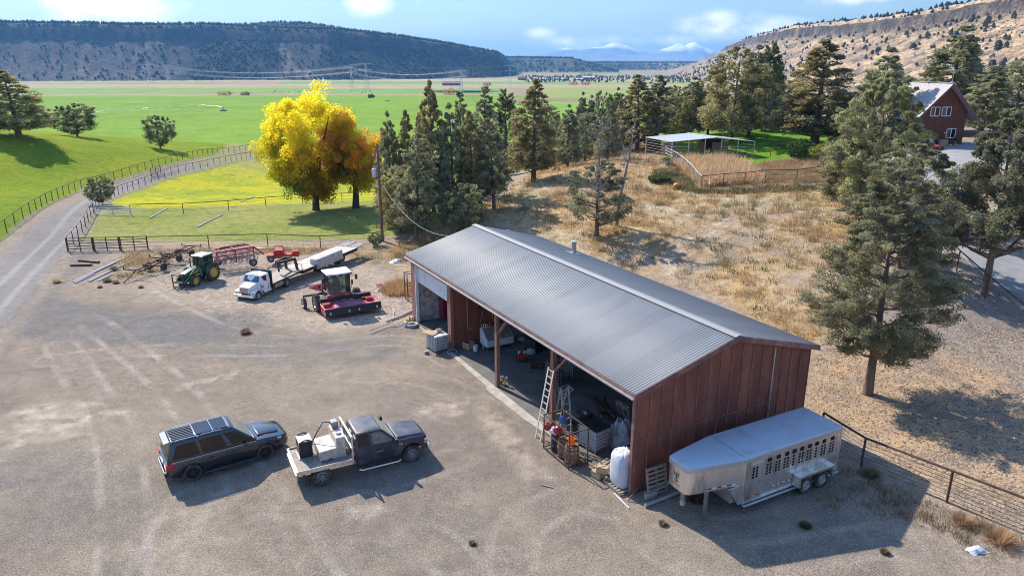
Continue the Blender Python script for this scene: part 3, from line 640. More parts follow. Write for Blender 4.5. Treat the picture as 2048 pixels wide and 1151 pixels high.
# rake and eave trim
sl = (RG-EV)/(BWD/2); mb = MB()
for x in (-.27, BL+.25):
    for a in (1, -1):
        y0 = .28 if a > 0 else -BWD-.28
        mb.hexa([(x, y0, EV-.28*sl-.13), (x+.03, y0, EV-.28*sl-.13), (x+.03, y0, EV-.28*sl+.12), (x, y0, EV-.28*sl+.12)], [(x, -BWD/2, RG-.13), (x+.03, -BWD/2, RG-.13), (x+.03, -BWD/2, RG+.12), (x, -BWD/2, RG+.12)])
mb.box(-.24, .283, EV-.28*sl-.06, BL+.24, .31, EV-.28*sl+.06).box(-.24, -BWD-.31, EV-.28*sl-.06, BL+.24, -BWD-.283, EV-.28*sl+.06)
mb.build('roof_trim', M_['batten'], barn)
mb = MB().box(-.22, .315, EV-.20, BL+.22, .40, EV-.13); mb.build('gutter', M_['galv'], barn)
# gable walls
for x0, x1, lab in ((0, .06, 'weathered gable wall facing the horse trailer'), (BL-.06, BL, None)):
    w = MB().prism([(0, 0), (-BWD, 0), (-BWD, EV-.02), (-BWD/2, RG-.02), (0, EV-.02)], x0, x1, 'x').build('gable_wall', M_['redwall'], barn)
    if lab: w['label'] = lab
    b = MB(); xo = -.035 if x0 == 0 else BL+.003
    for i in range(17):
        y = -.03-i*(BWD-.10)/16; top = EV+(RG-EV)*(1-abs(y+BWD/2)/(BWD/2))-.05
        b.box(xo, y-.04, .02, xo+.032, y, top)
    b.build('batten', M_['batten'], w)
    if x0 == 0:
        MB().box(-.03, -BWD*.0-.05, 2.42, -.002, -BWD+.05, 2.445).build('seam_strip', M_['batten'], w)
        MB().tube([(-.07, -7.65, .1), (-.07, -7.65, 5.1)], .03, 8).build('conduit', M_['galv'], w)
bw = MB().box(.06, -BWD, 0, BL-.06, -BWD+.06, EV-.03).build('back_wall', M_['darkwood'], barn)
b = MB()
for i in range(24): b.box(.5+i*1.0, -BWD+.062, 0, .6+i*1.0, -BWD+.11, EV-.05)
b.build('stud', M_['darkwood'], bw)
# garage bay: partition, header, jambs, roll-up door
part_ = MB().box(18.05, -BWD+.12, 0, 18.13, -.16, EV+.02).build('partition_wall', M_['redwall'], barn)
b = MB().prism([(0, EV+.02), (-BWD, EV+.02), (-BWD/2, RG-.03)], 18.06, 18.12, 'x'); b.build('partition_gable', M_['redwall'], barn)
MB().box(17.98, -6.3, .05, 18.045, -4.0, 3.3).build('white_panel', M_['offwhite'], part_)
MB().box(23.9, -BWD+.12, 0, 23.96, -.3, 4.2).build('inner_wall', M_['offwhite'], barn)
MB().box(18.13, -5.2, 0, 23.9, -5.14, 4.2).build('inner_back_wall', M_['offwhite'], barn)
MB().box(18.02, -.15, 4.12, BL-.06, .0, EV-.12).build('door_header', M_['redwall'], barn)
MB().box(17.95, -.17, 0, 18.42, .03, EV-.13).build('post', M_['post'], barn)
MB().box(23.72, -.17, 0, BL-.0, .03, EV-.13).build('post', M_['post'], barn)
gd = MB()
for z in (2.95, 3.54): gd.box(18.46, -.22, z, 23.66, -.175, z+.585)
gd.build('garage_door', M_['white'], barn)
MB().box(23.64, -.172, 0, 23.715, .035, 4.12).build('door_jamb', M_['white'], barn)
# open bays: header beam, posts, braces
MB().box(.06, -.16, EV-.42, 17.95, -.02, EV-.12).build('eave_beam', M_['post'], barn)
for s in (6.25, 11.95): 
    MB().box(s-.11, -.15, 0, s+.11, .07, EV-.13).build('post', M_['post'], barn)
    MB().bar((s-.06, -.06, 3.15), (s-1.35, -.06, 4.45), .14, .10).build('brace', M_['post'], barn)
MB().box(.0, -.0, 0, .14, .09, EV-.13).build('post', M_['post'], barn)
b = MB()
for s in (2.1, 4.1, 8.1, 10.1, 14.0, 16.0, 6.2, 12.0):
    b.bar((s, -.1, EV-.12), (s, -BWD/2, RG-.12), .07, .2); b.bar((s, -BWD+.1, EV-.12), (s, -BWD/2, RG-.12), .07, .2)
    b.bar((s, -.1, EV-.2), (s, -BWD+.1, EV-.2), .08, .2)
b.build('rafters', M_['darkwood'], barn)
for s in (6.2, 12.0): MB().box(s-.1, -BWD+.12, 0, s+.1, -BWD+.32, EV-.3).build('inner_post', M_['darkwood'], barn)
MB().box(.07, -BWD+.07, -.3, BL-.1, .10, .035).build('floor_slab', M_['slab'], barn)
ap = MB(); ap.prism([(0.1, .104), (4.0, .12), (6.4, .5), (8, .62), (11.9, .72), (12.2, .5), (14.6, .45), (17.3, .36), (18.2, .2), (23.8, .22), (23.8, .104)], -.2, .05, 'z'); ap.build('concrete_apron', M_['concrete'], barn)
ch = MB().tube([(18.0, -BWD+1.15, 4.8), (18.0, -BWD+1.15, 5.85)], .15, 14).build('stove_pipe', M_['steel'], barn)
MB().lathe([(0, .13), (.2, .1), (.2, .03), (.14, 0)], 16, (18.0, -BWD+1.15, 5.85)).build('pipe_cap', M_['galv'], ch)
MB().hexa([(17.6, -BWD+.8, 5.02), (18.4, -BWD+.8, 5.02), (18.4, -BWD+1.6, 5.24), (17.6, -BWD+1.6, 5.24)], [(17.6, -BWD+.8, 5.06), (18.4, -BWD+.8, 5.06), (18.4, -BWD+1.6, 5.28), (17.6, -BWD+1.6, 5.28)]).build('flashing', M_['galv'], ch)
# conduit running down the partition
MB().tube([(18.0, -1.1, 4.6), (18.0, -1.15, 1.35), (17.9, -1.3, 1.2)], .022, 6).build('conduit', M_['galv'], part_)

def bloc(s, n, z=0.05): return BW(s, n, z)
def local_sn(u, v, z=0.0):
    p = PZ(u, v, z)[:2]-BO; return float(p@BD), float(p@BN)

# --- intermediate bulk tanks
def ibc(loc, rz, label, cage, tankm, topm=None, lid=False, empty=False):
    t = thing('bulk_tank', label, 'bulk tank', loc, rz, 'caged bulk tanks in and around the barn')
    if not empty: MB().box(-.56, -.47, .14, .56, .47, 1.08).build('tank', tankm, t, bevel=.05)
    else: MB().box(-.55, -.46, .14, .55, .46, .5).build('tank', tankm, t, bevel=.05)
    b = MB()
    for z in (.14, .32, .50, .68, .86, 1.06):
        b.bar((-.59, -.5, z), (.59, -.5, z), .022); b.bar((-.59, .5, z), (.59, .5, z), .022); b.bar((-.59, -.5, z), (-.59, .5, z), .022); b.bar((.59, -.5, z), (.59, .5, z), .022)
    for i in range(7):
        x = -.59+i*1.18/6
        for y in (-.5, .5): b.bar((x, y, .12), (x, y, 1.07), .022)
    for i in range(1, 6):
        y = -.5+i/6
        for x in (-.59, .59): b.bar((x, y, .12), (x, y, 1.07), .022)
    b.build('cage', cage, t)
    b = MB().box(-.6, -.5, .09, .6, .5, .12)
    for x in (-.55, 0, .55): b.box(x-.05, -.5, 0, x+.05, .5, .09)
    b.build('pallet_base', M_['steel'], t)
    if topm:
        b = MB().box(-.58, -.49, 1.09, .58, .49, 1.115)
        for i in range(5): b.box(-.58, -.4+i*.19, 1.115, .58, -.36+i*.19, 1.13)
        b.lathe([(.12, 1.115), (.12, 1.17), (0, 1.17)], 14); b.build('top_deck', topm, t)
    else: MB().lathe([(.11, 1.08), (.11, 1.13), (0, 1.13)], 14).build('fill_cap', M_['black'], t)
    return t
MD = BYAW+R(90)
q = ibc(Vector(PZ(876, 698, 0)), BYAW+R(6), 'white caged bulk tank with boards on top, outside the garage bay', M_['steel'], M_['plasticw'])
MB().panel([(-.3, -.512, .45), (.4, -.512, .45), (.4, -.512, .85), (-.3, -.512, .85)], 0, 0, 1, 1, .006, .01).build('label_plate', mat('beige_plate', (.55, .48, .38), .6, 0, .1, 3), q)
o = MB().box(-.45, -.32, 0, .45, .32, .02).build('board', M_['card']); o.location = q.location+Vector((-.45, -.05, 1.13)); o.rotation_euler = (.05, -.04, BYAW+.5); tag(o, 'tan plywood board lying on the white caged tank', 'board')
o = MB().blob((0, 0, .1), (.22, .16, .1), 2, .25).build('sack', M_['rope']); o.location = q.location+Vector((.1, .2, 1.12)); tag(o, 'crumpled brown sack on the white caged tank', 'sack')
o = MB().box(-.14, -.1, 0, .14, .1, .2).build('brick_block', M_['concrete'], bevel=.01); o.location = Vector(PZ(853, 707, 0)); o.rotation_euler = (0, 0, .5); tag(o, 'small pale block beside the foot of the white caged tank', 'block')
ibc(bloc(*local_sn(1118, 762)), BYAW+R(4), 'dark caged bulk tank full of scrap behind the second post', M_['galv'], M_['black'], empty=True)
q = ibc(bloc(*local_sn(1188, 893)), BYAW+R(10), 'caged bulk tank with a black top and blue base near the ladder', M_['galv'], M_['bag'], M_['black'])
MB().box(-.6, -.51, .12, .6, -.503, .22).build('blue_band', M_['blue'], q)
# --- parts washer on the partition
t = thing('parts_washer', 'white sheet-metal cabinet with sloping lid against the brown partition', 'cabinet', bloc(*local_sn(985, 688)), BYAW+R(180))
MB().prism([(-.0, .22), (1.0, .22), (1.0, .62), (.2, 1.25), (0, 1.25)], -.9, 1.0, 'y').build('cabinet_body', M_['white'], t, bevel=.015)
MB().panel([(1.0, -.86, .63), (1.0, .96, .63), (.2, .96, 1.25), (.2, -.86, 1.25)], .02, .03, .98, .97, .02, .02).build('sloping_lid', mat('worn_lid', (.38, .34, .32), .5, .3, .2, 4, dirt=(.25, .16, .13), dscale=3, damt=.6), t)
for x, y in ((.1, -.8), (.9, -.8), (.1, .9), (.9, .9)): MB().box(x-.04, y-.04, 0, x+.04, y+.04, .22).build('leg', M_['steel'], t)
random.seed(4)
t2 = thing('spray_cans', 'row of bottles and spray cans standing on the white cabinet', 'bottles', t.location+Vector((0, 0, 1.25)), BYAW+R(180))
for i in range(13):
    y = -.8+i*.135; h = random.uniform(.12, .3)
    MB().lathe([(0, 0), (.035, 0), (.035, h), (.012, h+.04), (0, h+.04)], 8, (.1+random.uniform(-.05, .05), y, 0)).build('can', M_[random.choice(['white', 'black', 'steel', 'galv', 'red', 'black'])], t2)
# --- odds and ends inside
def simple(name, label, cat, mb, m, loc, rz=0, group=None, tilt=(0, 0), **k):
    o = mb.build(name, m, None, **k); o.location = loc; o.rotation_euler = (tilt[0], tilt[1], rz); return tag(o, label, cat, group)
def opened_box(w, d, h):
    b = MB(); b.box(-w/2, -d/2, 0, w/2, d/2, .01)
    for a in (-1, 1): b.box(a*w/2-.006, -d/2, 0, a*w/2+.006, d/2, h); b.box(-w/2, a*d/2-.006, 0, w/2, a*d/2+.006, h)
    b.hexa([(-w/2, -d/2, h-.01), (w/2, -d/2, h-.01), (w/2, -d/2, h), (-w/2, -d/2, h)], [(-w/2, -d/2-.2, h-.09), (w/2, -d/2-.2, h-.09), (w/2, -d/2-.2, h-.08), (-w/2, -d/2-.2, h-.08)]); return b
simple('cardboard_box', 'open brown cardboard box on the floor left of the white cabinet', 'box', opened_box(.62, .5, .42), M_['card'], bloc(*local_sn(937, 697)), BYAW+.3)
def bucket(loc, label, m, r=.15, h=.36, group=None):
    t = thing('bucket', label, 'bucket', loc, random.random(), group)
    MB().lathe([(0, .01), (r*.82, .01), (r*.84, 0), (r, h), (r*1.04, h), (r*1.04, h-.03), (r*.97, h-.03), (r*.8, .03), (0, .03)], 20).build('pail', m, t, smooth=35)
    MB().tube([(r*math.cos(a), .02, h-.02-r*.9*math.sin(a)) for a in np.linspace(0, math.pi, 9)], .005, 5).build('handle', M_['steel'], t); return t
bucket(bloc(*local_sn(951, 703)), 'white pail with a yellow label by the cardboard box', M_['white'], .16, .38)
bucket(bloc(*local_sn(967, 699)), 'small grey pail between the white pail and the cabinet', M_['galv'], .11, .28)
# tool chest in the garage bay
t = thing('tool_chest', 'tall dark red roller tool chest with many drawers in the garage bay', 'tool chest', BW(23.45, 2.6, .05), BYAW)
MB().box(-.35, -1.0, .12, .35, .9, 1.75).build('chest_body', mat('maroon_enamel', (.22, .012, .04), .35, 0, .05, 3), t, bevel=.02)
for i in range(9):
    for j in range(2): MB().box(-.375, -.96+j*.95, .2+i*.165, -.352, -.04+j*.9, .335+i*.165).build('drawer', mat('maroon_drawer', (.26, .015, .05), .3, 0, .05, 3) if i+j == 0 else bpy.data.materials['maroon_drawer'], t)
for y in (-.85, .75):
    for x in (-.28, .28): MB().lathe([(0, -.03), (.06, -.03), (.06, .03), (0, .03)], 12, (x, y, .06), 'y').build('caster', M_['rubber'], t)
t2 = thing('tools', 'clutter of tools and jugs on top of the red tool chest', 'tools', t.location+Vector((0, 0, 1.75)), BYAW)
for i in range(10): MB().box(-.25+random.random()*.2, -.9+i*.18, 0, -.1+random.random()*.3, -.8+i*.18, random.uniform(.08, .3)).build('tool', M_[random.choice(['black', 'steel', 'white', 'red', 'black'])], t2, bevel=.02)
def coil(loc, rot, r, label, m, turns=4, name='hose_coil', cat='hose', sag=1.0, flat_=False):
    pts = []
    for i in range(turns*16+1):
        a = i/16*2*math.pi; rr = r*(1+.10*math.sin(i*.37)); pts.append((rr*math.cos(a), rr*sag*math.sin(a), .012*(i/16)+.02*math.sin(i*.7)))
    o = MB().tube(pts, .016, 5).build(name, m); o.location = loc; o.rotation_euler = rot; return tag(o, label, cat)
coil(BW(23.82, .85, 2.0), (R(90), 0, BYAW+R(90)), .26, 'orange air hose coiled on the pale garage wall', mat('orange_hose', (.45, .12, .03), .5), 4)
coil(BW(17.94, 3.0, 1.75), (R(90), 0, BYAW+R(90)), .13, 'tan rope coil hanging on the brown partition', M_['rope'], 5, 'rope_coil', 'rope', 2.6)
t = thing('hand_tool', 'long-handled pruning shears hanging on the brown partition', 'tool', BW(17.95, 2.15, 1.4), BYAW+R(90))
MB().bar((-.0, 0, .9), (-.16, 0, 0), .03).build('handle', M_['pallet'], t); MB().bar((0, 0, .9), (.14, 0, 0), .03).build('handle', M_['pallet'], t); MB().bar((-.25, 0, 1.15), (.25, 0, 1.15), .06, .1).build('blade', M_['black'], t)
# air hose + clutter at the post
coil(bloc(*local_sn(905, 706)), (.2, .1, 0), .3, 'tangled grey hose on the floor at the foot of the partition', M_['tarp'], 5, 'hose_coil', 'hose')
# red engine on a stand
t = thing('engine', 'small red engine with white caps on the shed floor', 'engine', bloc(*local_sn(1044, 722)), BYAW+1.2)
MB().box(-.22, -.18, .12, .22, .18, .45).build('engine_block', M_['red'], t, bevel=.03)
for x in (-.17, .17): MB().lathe([(0, 0), (.07, 0), (.07, .14), (.03, .17), (0, .17)], 10, (x, -.02, .45)).build('cap', M_['white'], t); MB().box(x-.06, -.2, .3, x+.06, .2, .5).build('cylinder_head', M_['red'], t, bevel=.02)
MB().box(-.34, -.25, 0, .34, -.19, .05).box(-.34, .19, 0, .34, .25, .05).build('skid', M_['black'], t)
MB().lathe([(0, 0), (.11, 0), (.11, .05), (0, .05)], 14, (-.0, -.23, .25), 'y').build('pulley', M_['black'], t)
o = MB().lathe([(.0, 0), (.19, 0), (.19, .03), (.13, .03), (.13, .95), (.19, .95), (.19, .98), (.1, .98), (.1, .05), (0, .05)], 18, axis='x').build('flanged_pipe', M_['rust'], smooth=35); o.location = BW(*local_sn(1062, 737), .22); o.rotation_euler = (0, 0, BYAW-R(120)); tag(o, 'short rusty flanged pipe lying on the shed floor', 'pipe')
# blue cooler stack
t = thing('storage_bin', 'black storage bin with a blue front panel on the back floor', 'bin', bloc(*local_sn(1067, 702)), BYAW+.25)
MB().box(-.5, -.35, 0, .5, .35, .75).build('bin_body', M_['black'], t, bevel=.03); MB().box(-.3, -.372, .35, .1, -.352, .7).build('front_panel', M_['blue'], t); MB().box(-.5, -.36, .30, .5, -.352, .325).build('yellow_strip', M_['yellow'], t); MB().box(-.52, -.37, .75, .52, .37, .8).build('lid', M_['black'], t, bevel=.01)
simple('plastic_sack', 'pale crumpled plastic sack in front of the black storage bin', 'sack', MB().blob((0, 0, .15), (.28, .2, .2), 3, .22), M_['tarp'], bloc(*local_sn(1062, 709)))
simple('feed_sack', 'white sack lying near the back wall by the red cabinet', 'sack', MB().blob((0, 0, .12), (.35, .22, .14), 3, .15), M_['bag'], bloc(*local_sn(1046, 682)))
t = thing('red_cabinet', 'red steel cabinet standing in the dark back of the barn', 'cabinet', BW(15.2, 8.0, .05), BYAW)
MB().box(-.4, -.3, .08, .4, .3, 1.9).build('cabinet_body', M_['red'], t, bevel=.02); MB().box(-.37, .302, .15, -.01, .32, 1.85).build('door', M_['red'], t); MB().box(.01, .302, .15, .37, .32, 1.85).build('door', M_['red'], t)
def gas(loc, label): 
    t = thing('gas_bottle', label, 'gas bottle', loc, 0, 'gas bottles in the barn')
    MB().lathe([(0, .03), (.12, .03), (.15, .08), (.15, .36), (.12, .42), (.05, .45), (0, .45)], 18).build('cylinder_shell', M_['offwhite'], t, smooth=40)
    MB().lathe([(.1, .4), (.1, .52), (.085, .52), (.085, .4)], 14).build('collar', M_['offwhite'], t)
gas(bloc(*local_sn(1152, 733)), 'pale gas bottle standing alone behind the brace of the second post')
# jack stands and trestle at post 1
for i, (u, v) in enumerate(((1006, 770), (1013, 772))):
    t = thing('jack_stand', ['yellow-legged jack stand beside the left post', 'grey wooden trestle stand beside the yellow jack stand'][i], 'stand', bloc(*local_sn(u, v)), BYAW+i)
    for a in range(4): MB().bar((.04*math.cos(a*1.57+.78), .04*math.sin(a*1.57+.78), .42), (.2*math.cos(a*1.57+.78), .2*math.sin(a*1.57+.78), 0), .03).build('leg', [M_['yellow'], M_['pallet']][i], t)
    MB().box(-.06, -.06, .4, .06, .06, .5).build('head', M_['steel'], t)
simple('floor_jack', 'silver scrap casting standing at the foot of the left post', 'jack', MB().blob((0, 0, .25), (.14, .12, .26), 2, .3), M_['chrome'], bloc(*local_sn(1002, 768)))
# folding chair frame / bicycle-like tubing
o = MB().tube([(0, 0, 0), (.5, .1, .05), (.9, 0, .35), (.7, .2, .6), (.1, .3, .55), (0, 0, 0)], .018, 6).tube([(0, .4, 0), (.5, .5, .05), (.9, .4, .35), (.7, .2, .6)], .018, 6).tube([(.5, .1, .05), (.5, .5, .05)], .018, 6).tube([(.9, 0, .35), (.9, .4, .35)], .018, 6).build('chair_frame', M_['plasticw']); o.location = bloc(*local_sn(1120, 800)); o.rotation_euler = (0, 0, .6); tag(o, 'bent white tubular chair frame on the floor behind the ladder', 'chair frame')
# --- ladders against post 2
t = thing('extension_ladder', 'tall pale extension ladder leaning on the second post', 'ladder', BW(6.9, -1.05, 0), 0)
A = Vector(PZ(1076, 878, 0)); A2 = Vector(PZ(1086, 884, 0)); T1 = Vector(BW(6.55, .0, 0)); 
t.location = A
def ladder(parent, foot, top, w, n, m, side):
    f = Vector(foot); tp = Vector(top); s = Vector(side).normalized()*w/2
    for k in (-1, 1): MB().bar(f+s*k, tp+s*k, .03, .085, up=s).build('rail', m, parent)
    for i in range(n):
        p = f.lerp(tp, (i+.7)/n); MB().bar(p-s, p+s, .035).build('rung', m, parent)
sd = BD; sdv = Vector((BD[0], BD[1], 0))
ladder(t, (0, 0, 0), Vector(BW(6.15, -.15, 3.35))-A, .46, 11, M_['ladder'], sdv)
t = thing('step_ladder', 'open wooden step ladder behind the second post', 'ladder', BW(5.3, .35, 0), BYAW)
ladder(t, (0, -.0, 0), (.55, -.1, 2.35), .42, 7, M_['ladder'], (0, 1, 0)); ladder(t, (1.15, -.0, 0), (.6, -.1, 2.35), .36, 2, M_['ladder'], (0, 1, 0))
# --- pipe rack with barrels
rk = thing('pipe_rack', 'open rack welded from thin rusty pipe around the barrels', 'rack', BW(3.95, -.72, .0), BYAW)
mb = MB(); LX, WY, HZ = 2.1, 1.0, 1.75
for x in (-LX/2, LX/2):
    for y in (-WY/2, WY/2): MB().bar((x, y, 0), (x, y, HZ), .045).build('upright', M_['rustpipe'], rk)
for z in (.08, HZ):
    for y in (-WY/2, WY/2): mb.bar((-LX/2, y, z), (LX/2, y, z), .045)
    for x in (-LX/2, LX/2): mb.bar((x, -WY/2, z), (x, WY/2, z), .045)
mb.bar((-LX/2, WY/2, .9), (LX/2, WY/2, .9), .035)
for x in (-.9, -.72): mb.bar((x, WY/2, 0), (x, WY/2, 1.2), .025)
mb.build('rails', M_['rustpipe'], rk)
def barrel(loc, label, m, wood=True, r=.3, h=.88, hoopm=None):
    t = thing('barrel', label, 'barrel', loc, random.random()*3, 'barrels standing in the pipe rack')
    k = [(0, 0), (r*.86, 0), (r*.95, h*.2), (r*1.03, h*.5), (r*.95, h*.8), (r*.86, h), (r*.8, h), (r*.8, h-.03), (0, h-.03)] if wood else [(0, 0), (r, 0), (r, h*.33), (r*1.03, h*.34), (r, h*.35), (r, h*.66), (r*1.03, h*.67), (r, h*.68), (r, h), (r*.95, h), (r*.95, h-.02), (0, h-.02)]
    MB().lathe(k, 24).build('staves' if wood else 'drum', m, t, smooth=50)
    if wood:
        for zz in (.07, .27, .71, .91): MB().lathe([(r*(.885+.6*zz*(1-zz)), h*zz-.025), (r*(.89+.6*zz*(1-zz)), h*zz-.025), (r*(.89+.6*zz*(1-zz))+.006, h*zz+.025), (r*(.88+.6*zz*(1-zz)), h*zz+.025)], 24).build('hoop', hoopm or M_['steel'], t)
    return t
rx = Matrix.Rotation(BYAW, 4, 'Z'); rl = rk.location
def rp(x, y, z=0): return rl+rx @ Vector((x, y, z))
barrel(rp(.62, .02), 'black steel drum at the ladder end of the pipe rack', M_['black'], False)
barrel(rp(-.02, .05), 'brown wooden barrel in the middle of the pipe rack', M_['barrel'], True, .33, .95, M_['rust'])
barrel(rp(-.66, .1), 'wooden barrel with bright hoops and an orange pail on top', M_['barrel'], True, .34, .95, M_['chrome'])
bucket(rp(-.66, .1, .95), 'bright orange plastic pail on the bright-hooped barrel', M_['orange'], .16, .3)
for i, (x, y, z, lab, m, sx) in enumerate(((.62, .1, .9, 'white feed bag slumped on the black drum', 'bag', .3), (.25, .25, 1.15, 'red and white bag hanging on the pipe rack', 'red', .2), (1.0, .3, 1.0, 'red and blue bag hanging at the ladder side of the rack', 'red', .2), (.75, -.3, 1.3, 'small blue bag hooked high on the pipe rack', 'blue', .14))):
    simple('feed_bag', lab, 'bag', MB().blob((0, 0, .1), (sx, sx*.7, .2), 3, .22), M_[m], rp(x, y, z))
# --- tyres, scrap heap, pallets, bags by the near corner
def tyre_mb(r, w, ri=None):
    ri = ri or r*.6; return MB().lathe([(ri, -w*.42), (r*.9, -w*.5), (r, -w*.36), (r, w*.36), (r*.9, w*.5), (ri, w*.42), (ri*.97, 0), (ri, -w*.42)], 28)
t = thing('spare_wheel', 'black tyre with grey steel wheel lying flat behind the rack', 'tyre', bloc(*local_sn(1166, 834)), 0)
MB().lathe([(.22, .02), (.4, 0), (.42, .05), (.42, .2), (.38, .25), (.22, .23)], 26).build('tyre', M_['rubber'], t, smooth=40); MB().lathe([(0, .12), (.12, .12), (.15, .16), (.22, .14), (.235, .22)], 20).build('rim', M_['steel'], t, smooth=40)
simple('tyre', 'bare black tyre leaning in the shade behind the barrels', 'tyre', MB().lathe([(.22, .02), (.4, 0), (.42, .05), (.42, .2), (.38, .25), (.22, .23), (.22, .02)], 26), M_['rubber'], bloc(*local_sn(1148, 856)), 0, tilt=(.25, .1), smooth=40)
t = thing('wheelbarrow', 'brown wheelbarrow heaped with scrap behind the spare wheel', 'wheelbarrow', bloc(*local_sn(1205, 836)), BYAW-.4)
MB().hexa([(-.3, -.25, .3), (.35, -.22, .3), (.35, .22, .3), (-.3, .25, .3)], [(-.55, -.38, .6), (.6, -.32, .65), (.6, .32, .65), (-.55, .38, .6)]).build('tray', M_['rust'], t)
for y in (-.25, .25): MB().bar((.7, y*.4, .2), (-1.1, y*1.3, .6), .04).build('handle', M_['pallet'], t); MB().bar((-.2, y, .3), (-.35, y, 0), .03).build('leg', M_['black'], t)
MB().lathe([(0, -.04), (.19, -.04), (.19, .04), (0, .04)], 18, (.75, 0, .2), 'y').build('wheel', M_['rubber'], t)
t2 = thing('scrap_heap', 'loose boards and iron bars heaped on the wheelbarrow', 'scrap', bloc(*local_sn(1205, 836), .6), BYAW-.3)
for i in range(9):
    a = random.uniform(-.5, .5); MB().bar((-1.1+random.random()*.6, random.uniform(-.3, .3), .06+i*.03), (.7, a, .1+i*.035), random.uniform(.04, .14), .03).build('board', M_[random.choice(['darkwood', 'rust', 'pallet', 'black'])], t2)
def pallet(loc, rz, tilt, label, m=None):
    t = thing('pallet', label, 'pallet', loc, rz, 'wooden pallets around the near barn corner', tilt)
    m = m or M_['pallet']
    for i in range(7): MB().box(-.6+i*.185, -.5, .11, -.5+i*.185, .5, .13).build('deck_board', m, t)
    for y in (-.47, 0, .47): MB().box(-.6, y-.03, .015, .6, y+.03, .108).build('stringer', m, t)
    for x in (-.6, -.05, .5): MB().box(x, -.5, 0, x+.1, .5, .013).build('bottom_board', m, t)
    return t
pallet(bloc(*local_sn(1246, 850), .6), BYAW+R(90), (R(0), R(-72)), 'grey pallet standing upright deep in the shade')
pallet(BW(1.9, .35, .06), BYAW+.3, (0, 0), 'pallet lying flat on the ground under the boxes')
pallet(BW(-.34, .95, .62), BYAW+R(0), (0, R(-80)), 'pallet leaning on the outside of the gable wall')
simple('cardboard_box', 'lower brown cardboard box at the edge of the flat pallet', 'box', MB().box(-.24, -.2, 0, .24, .2, .28), M_['card'], BW(1.75, -.45, .05), BYAW+.2, 'cardboard boxes beside the bulk bag', bevel=.006)
simple('cardboard_box', 'topmost cardboard box tilted on the lower one by the bulk bag', 'box', MB().box(-.25, -.2, 0, .25, .2, .26), M_['card'], BW(1.55, -.35, .34), BYAW+.6, 'cardboard boxes beside the bulk bag', (.15, .1), bevel=.006)
# bulk bag
t = thing('bulk_bag', 'tall white woven bulk bag on a pallet at the barn corner', 'bulk bag', BW(.72, .1, .16), BYAW); t.scale = (.86, .86, .95)
rings = []
for z, s, j in ((0, .50, 0), (.15, .56, 0), (.6, .58, 0), (1.1, .56, 0), (1.35, .55, .0), (1.5, .48, .06), (1.62, .30, .09), (1.60, .12, .05)):
    rings.append([(s*math.copysign(abs(math.cos(a))**.55, math.cos(a))*(1+random.uniform(-j, j)), s*math.copysign(abs(math.sin(a))**.55, math.sin(a))*(1+random.uniform(-j, j)), z+random.uniform(-j, j)) for a in np.linspace(0, 2*math.pi, 24, endpoint=False)])
MB().loft(rings).build('bag_body', M_['bag'], t, smooth=60)
MB().tube([(-.45, -.45, 1.3), (-.3, -.3, 1.75), (.0, -.42, 1.35)], .03, 6).build('lifting_loop', M_['bag'], t)
pallet(BW(.72, .0, .03), BYAW, (0, 0), 'pallet carrying the tall white bulk bag')
# tarp heap: crumpled sheet
def crumple(w, d, h, n, seed, m, name, label, cat, loc, rz):
    xs = np.linspace(-1, 1, n); X, Y = np.meshgrid(xs, xs); rr = np.sqrt(X*X+Y*Y)
    Zq = h*np.clip(1.05-rr**2.2, 0, 1)*(.75+.5*fbm(X*3+seed, Y*3, 1, 4, seed))+.05*np.abs(fbm(X*9, Y*9+seed, 1, 3, seed+1))
    V = np.c_[(X*w+.06*fbm(X*5, Y*5, 1, 2, 5)).ravel(), (Y*d+.06*fbm(X*5, Y*5, 1, 2, 9)).ravel(), Zq.ravel()]; i = np.arange(n*n).reshape(n, n)
    F = np.stack([i[:-1, :-1], i[:-1, 1:], i[1:, 1:], i[1:, :-1]], -1).reshape(-1, 4)
    o = link_mesh(name, np_mesh(name, V, F, smooth=True), m); o.location = loc; o.rotation_euler = (0, 0, rz); return tag(o, label, cat)
crumple(.85, .75, 1.15, 36, 3, M_['tarp'], 'tarp', 'crumpled silver-grey tarp heaped behind the bulk bag', 'tarp', bloc(*local_sn(1240, 878)), .4)
# odds outside the gable: pvc pipes, cinder blocks, t-post, laths
for i, (a, b, r_, lab) in enumerate((((1290, 1010), (1362, 982), .075, 'long white pvc pipe pointing out below the trailer nose'), ((1290, 985), (1345, 962), .10, 'thick grey pipe lying along the gable wall behind the blocks'))):
    p, q2 = PZ(*a, .1), PZ(*b, .1); o = MB().tube([(0, 0, 0), tuple((q2-p)*1.4)], r_, 12).build('plastic_pipe', M_['galv']); o.location = p; tag(o, lab, 'pipe')
for i, (u, v) in enumerate(((1298, 995), (1309, 987))):
    simple('cinder_block', ['front grey cinder block by the leaning pallet', 'rear grey cinder block against the thick pipe'][i], 'block', MB().box(-.2, -.1, 0, .2, .1, .2).box(-.13, -.101, .05, -.03, .101, .15), M_['concrete'], PZ(u, v, 0), .4+i, bevel=.01)
for (a, b, lab, m) in (((1228, 985), (1258, 1015), 'thin white lath on the ground outside the barn corner', 'white'), ((1082, 968), (1106, 974), 'short stick lying alone on the gravel by the rack', 'pallet'), ((1256, 1000), (1275, 975), 'rusty steel bar propped against the barn corner post', 'rust')):
    p, q2 = PZ(*a, .03), PZ(*b, .03 if m != 'rust' else .5); o = MB().bar((0, 0, 0), tuple(q2-p), .05, .03).build('lath', M_[m]); o.location = p; tag(o, lab, 'stick')
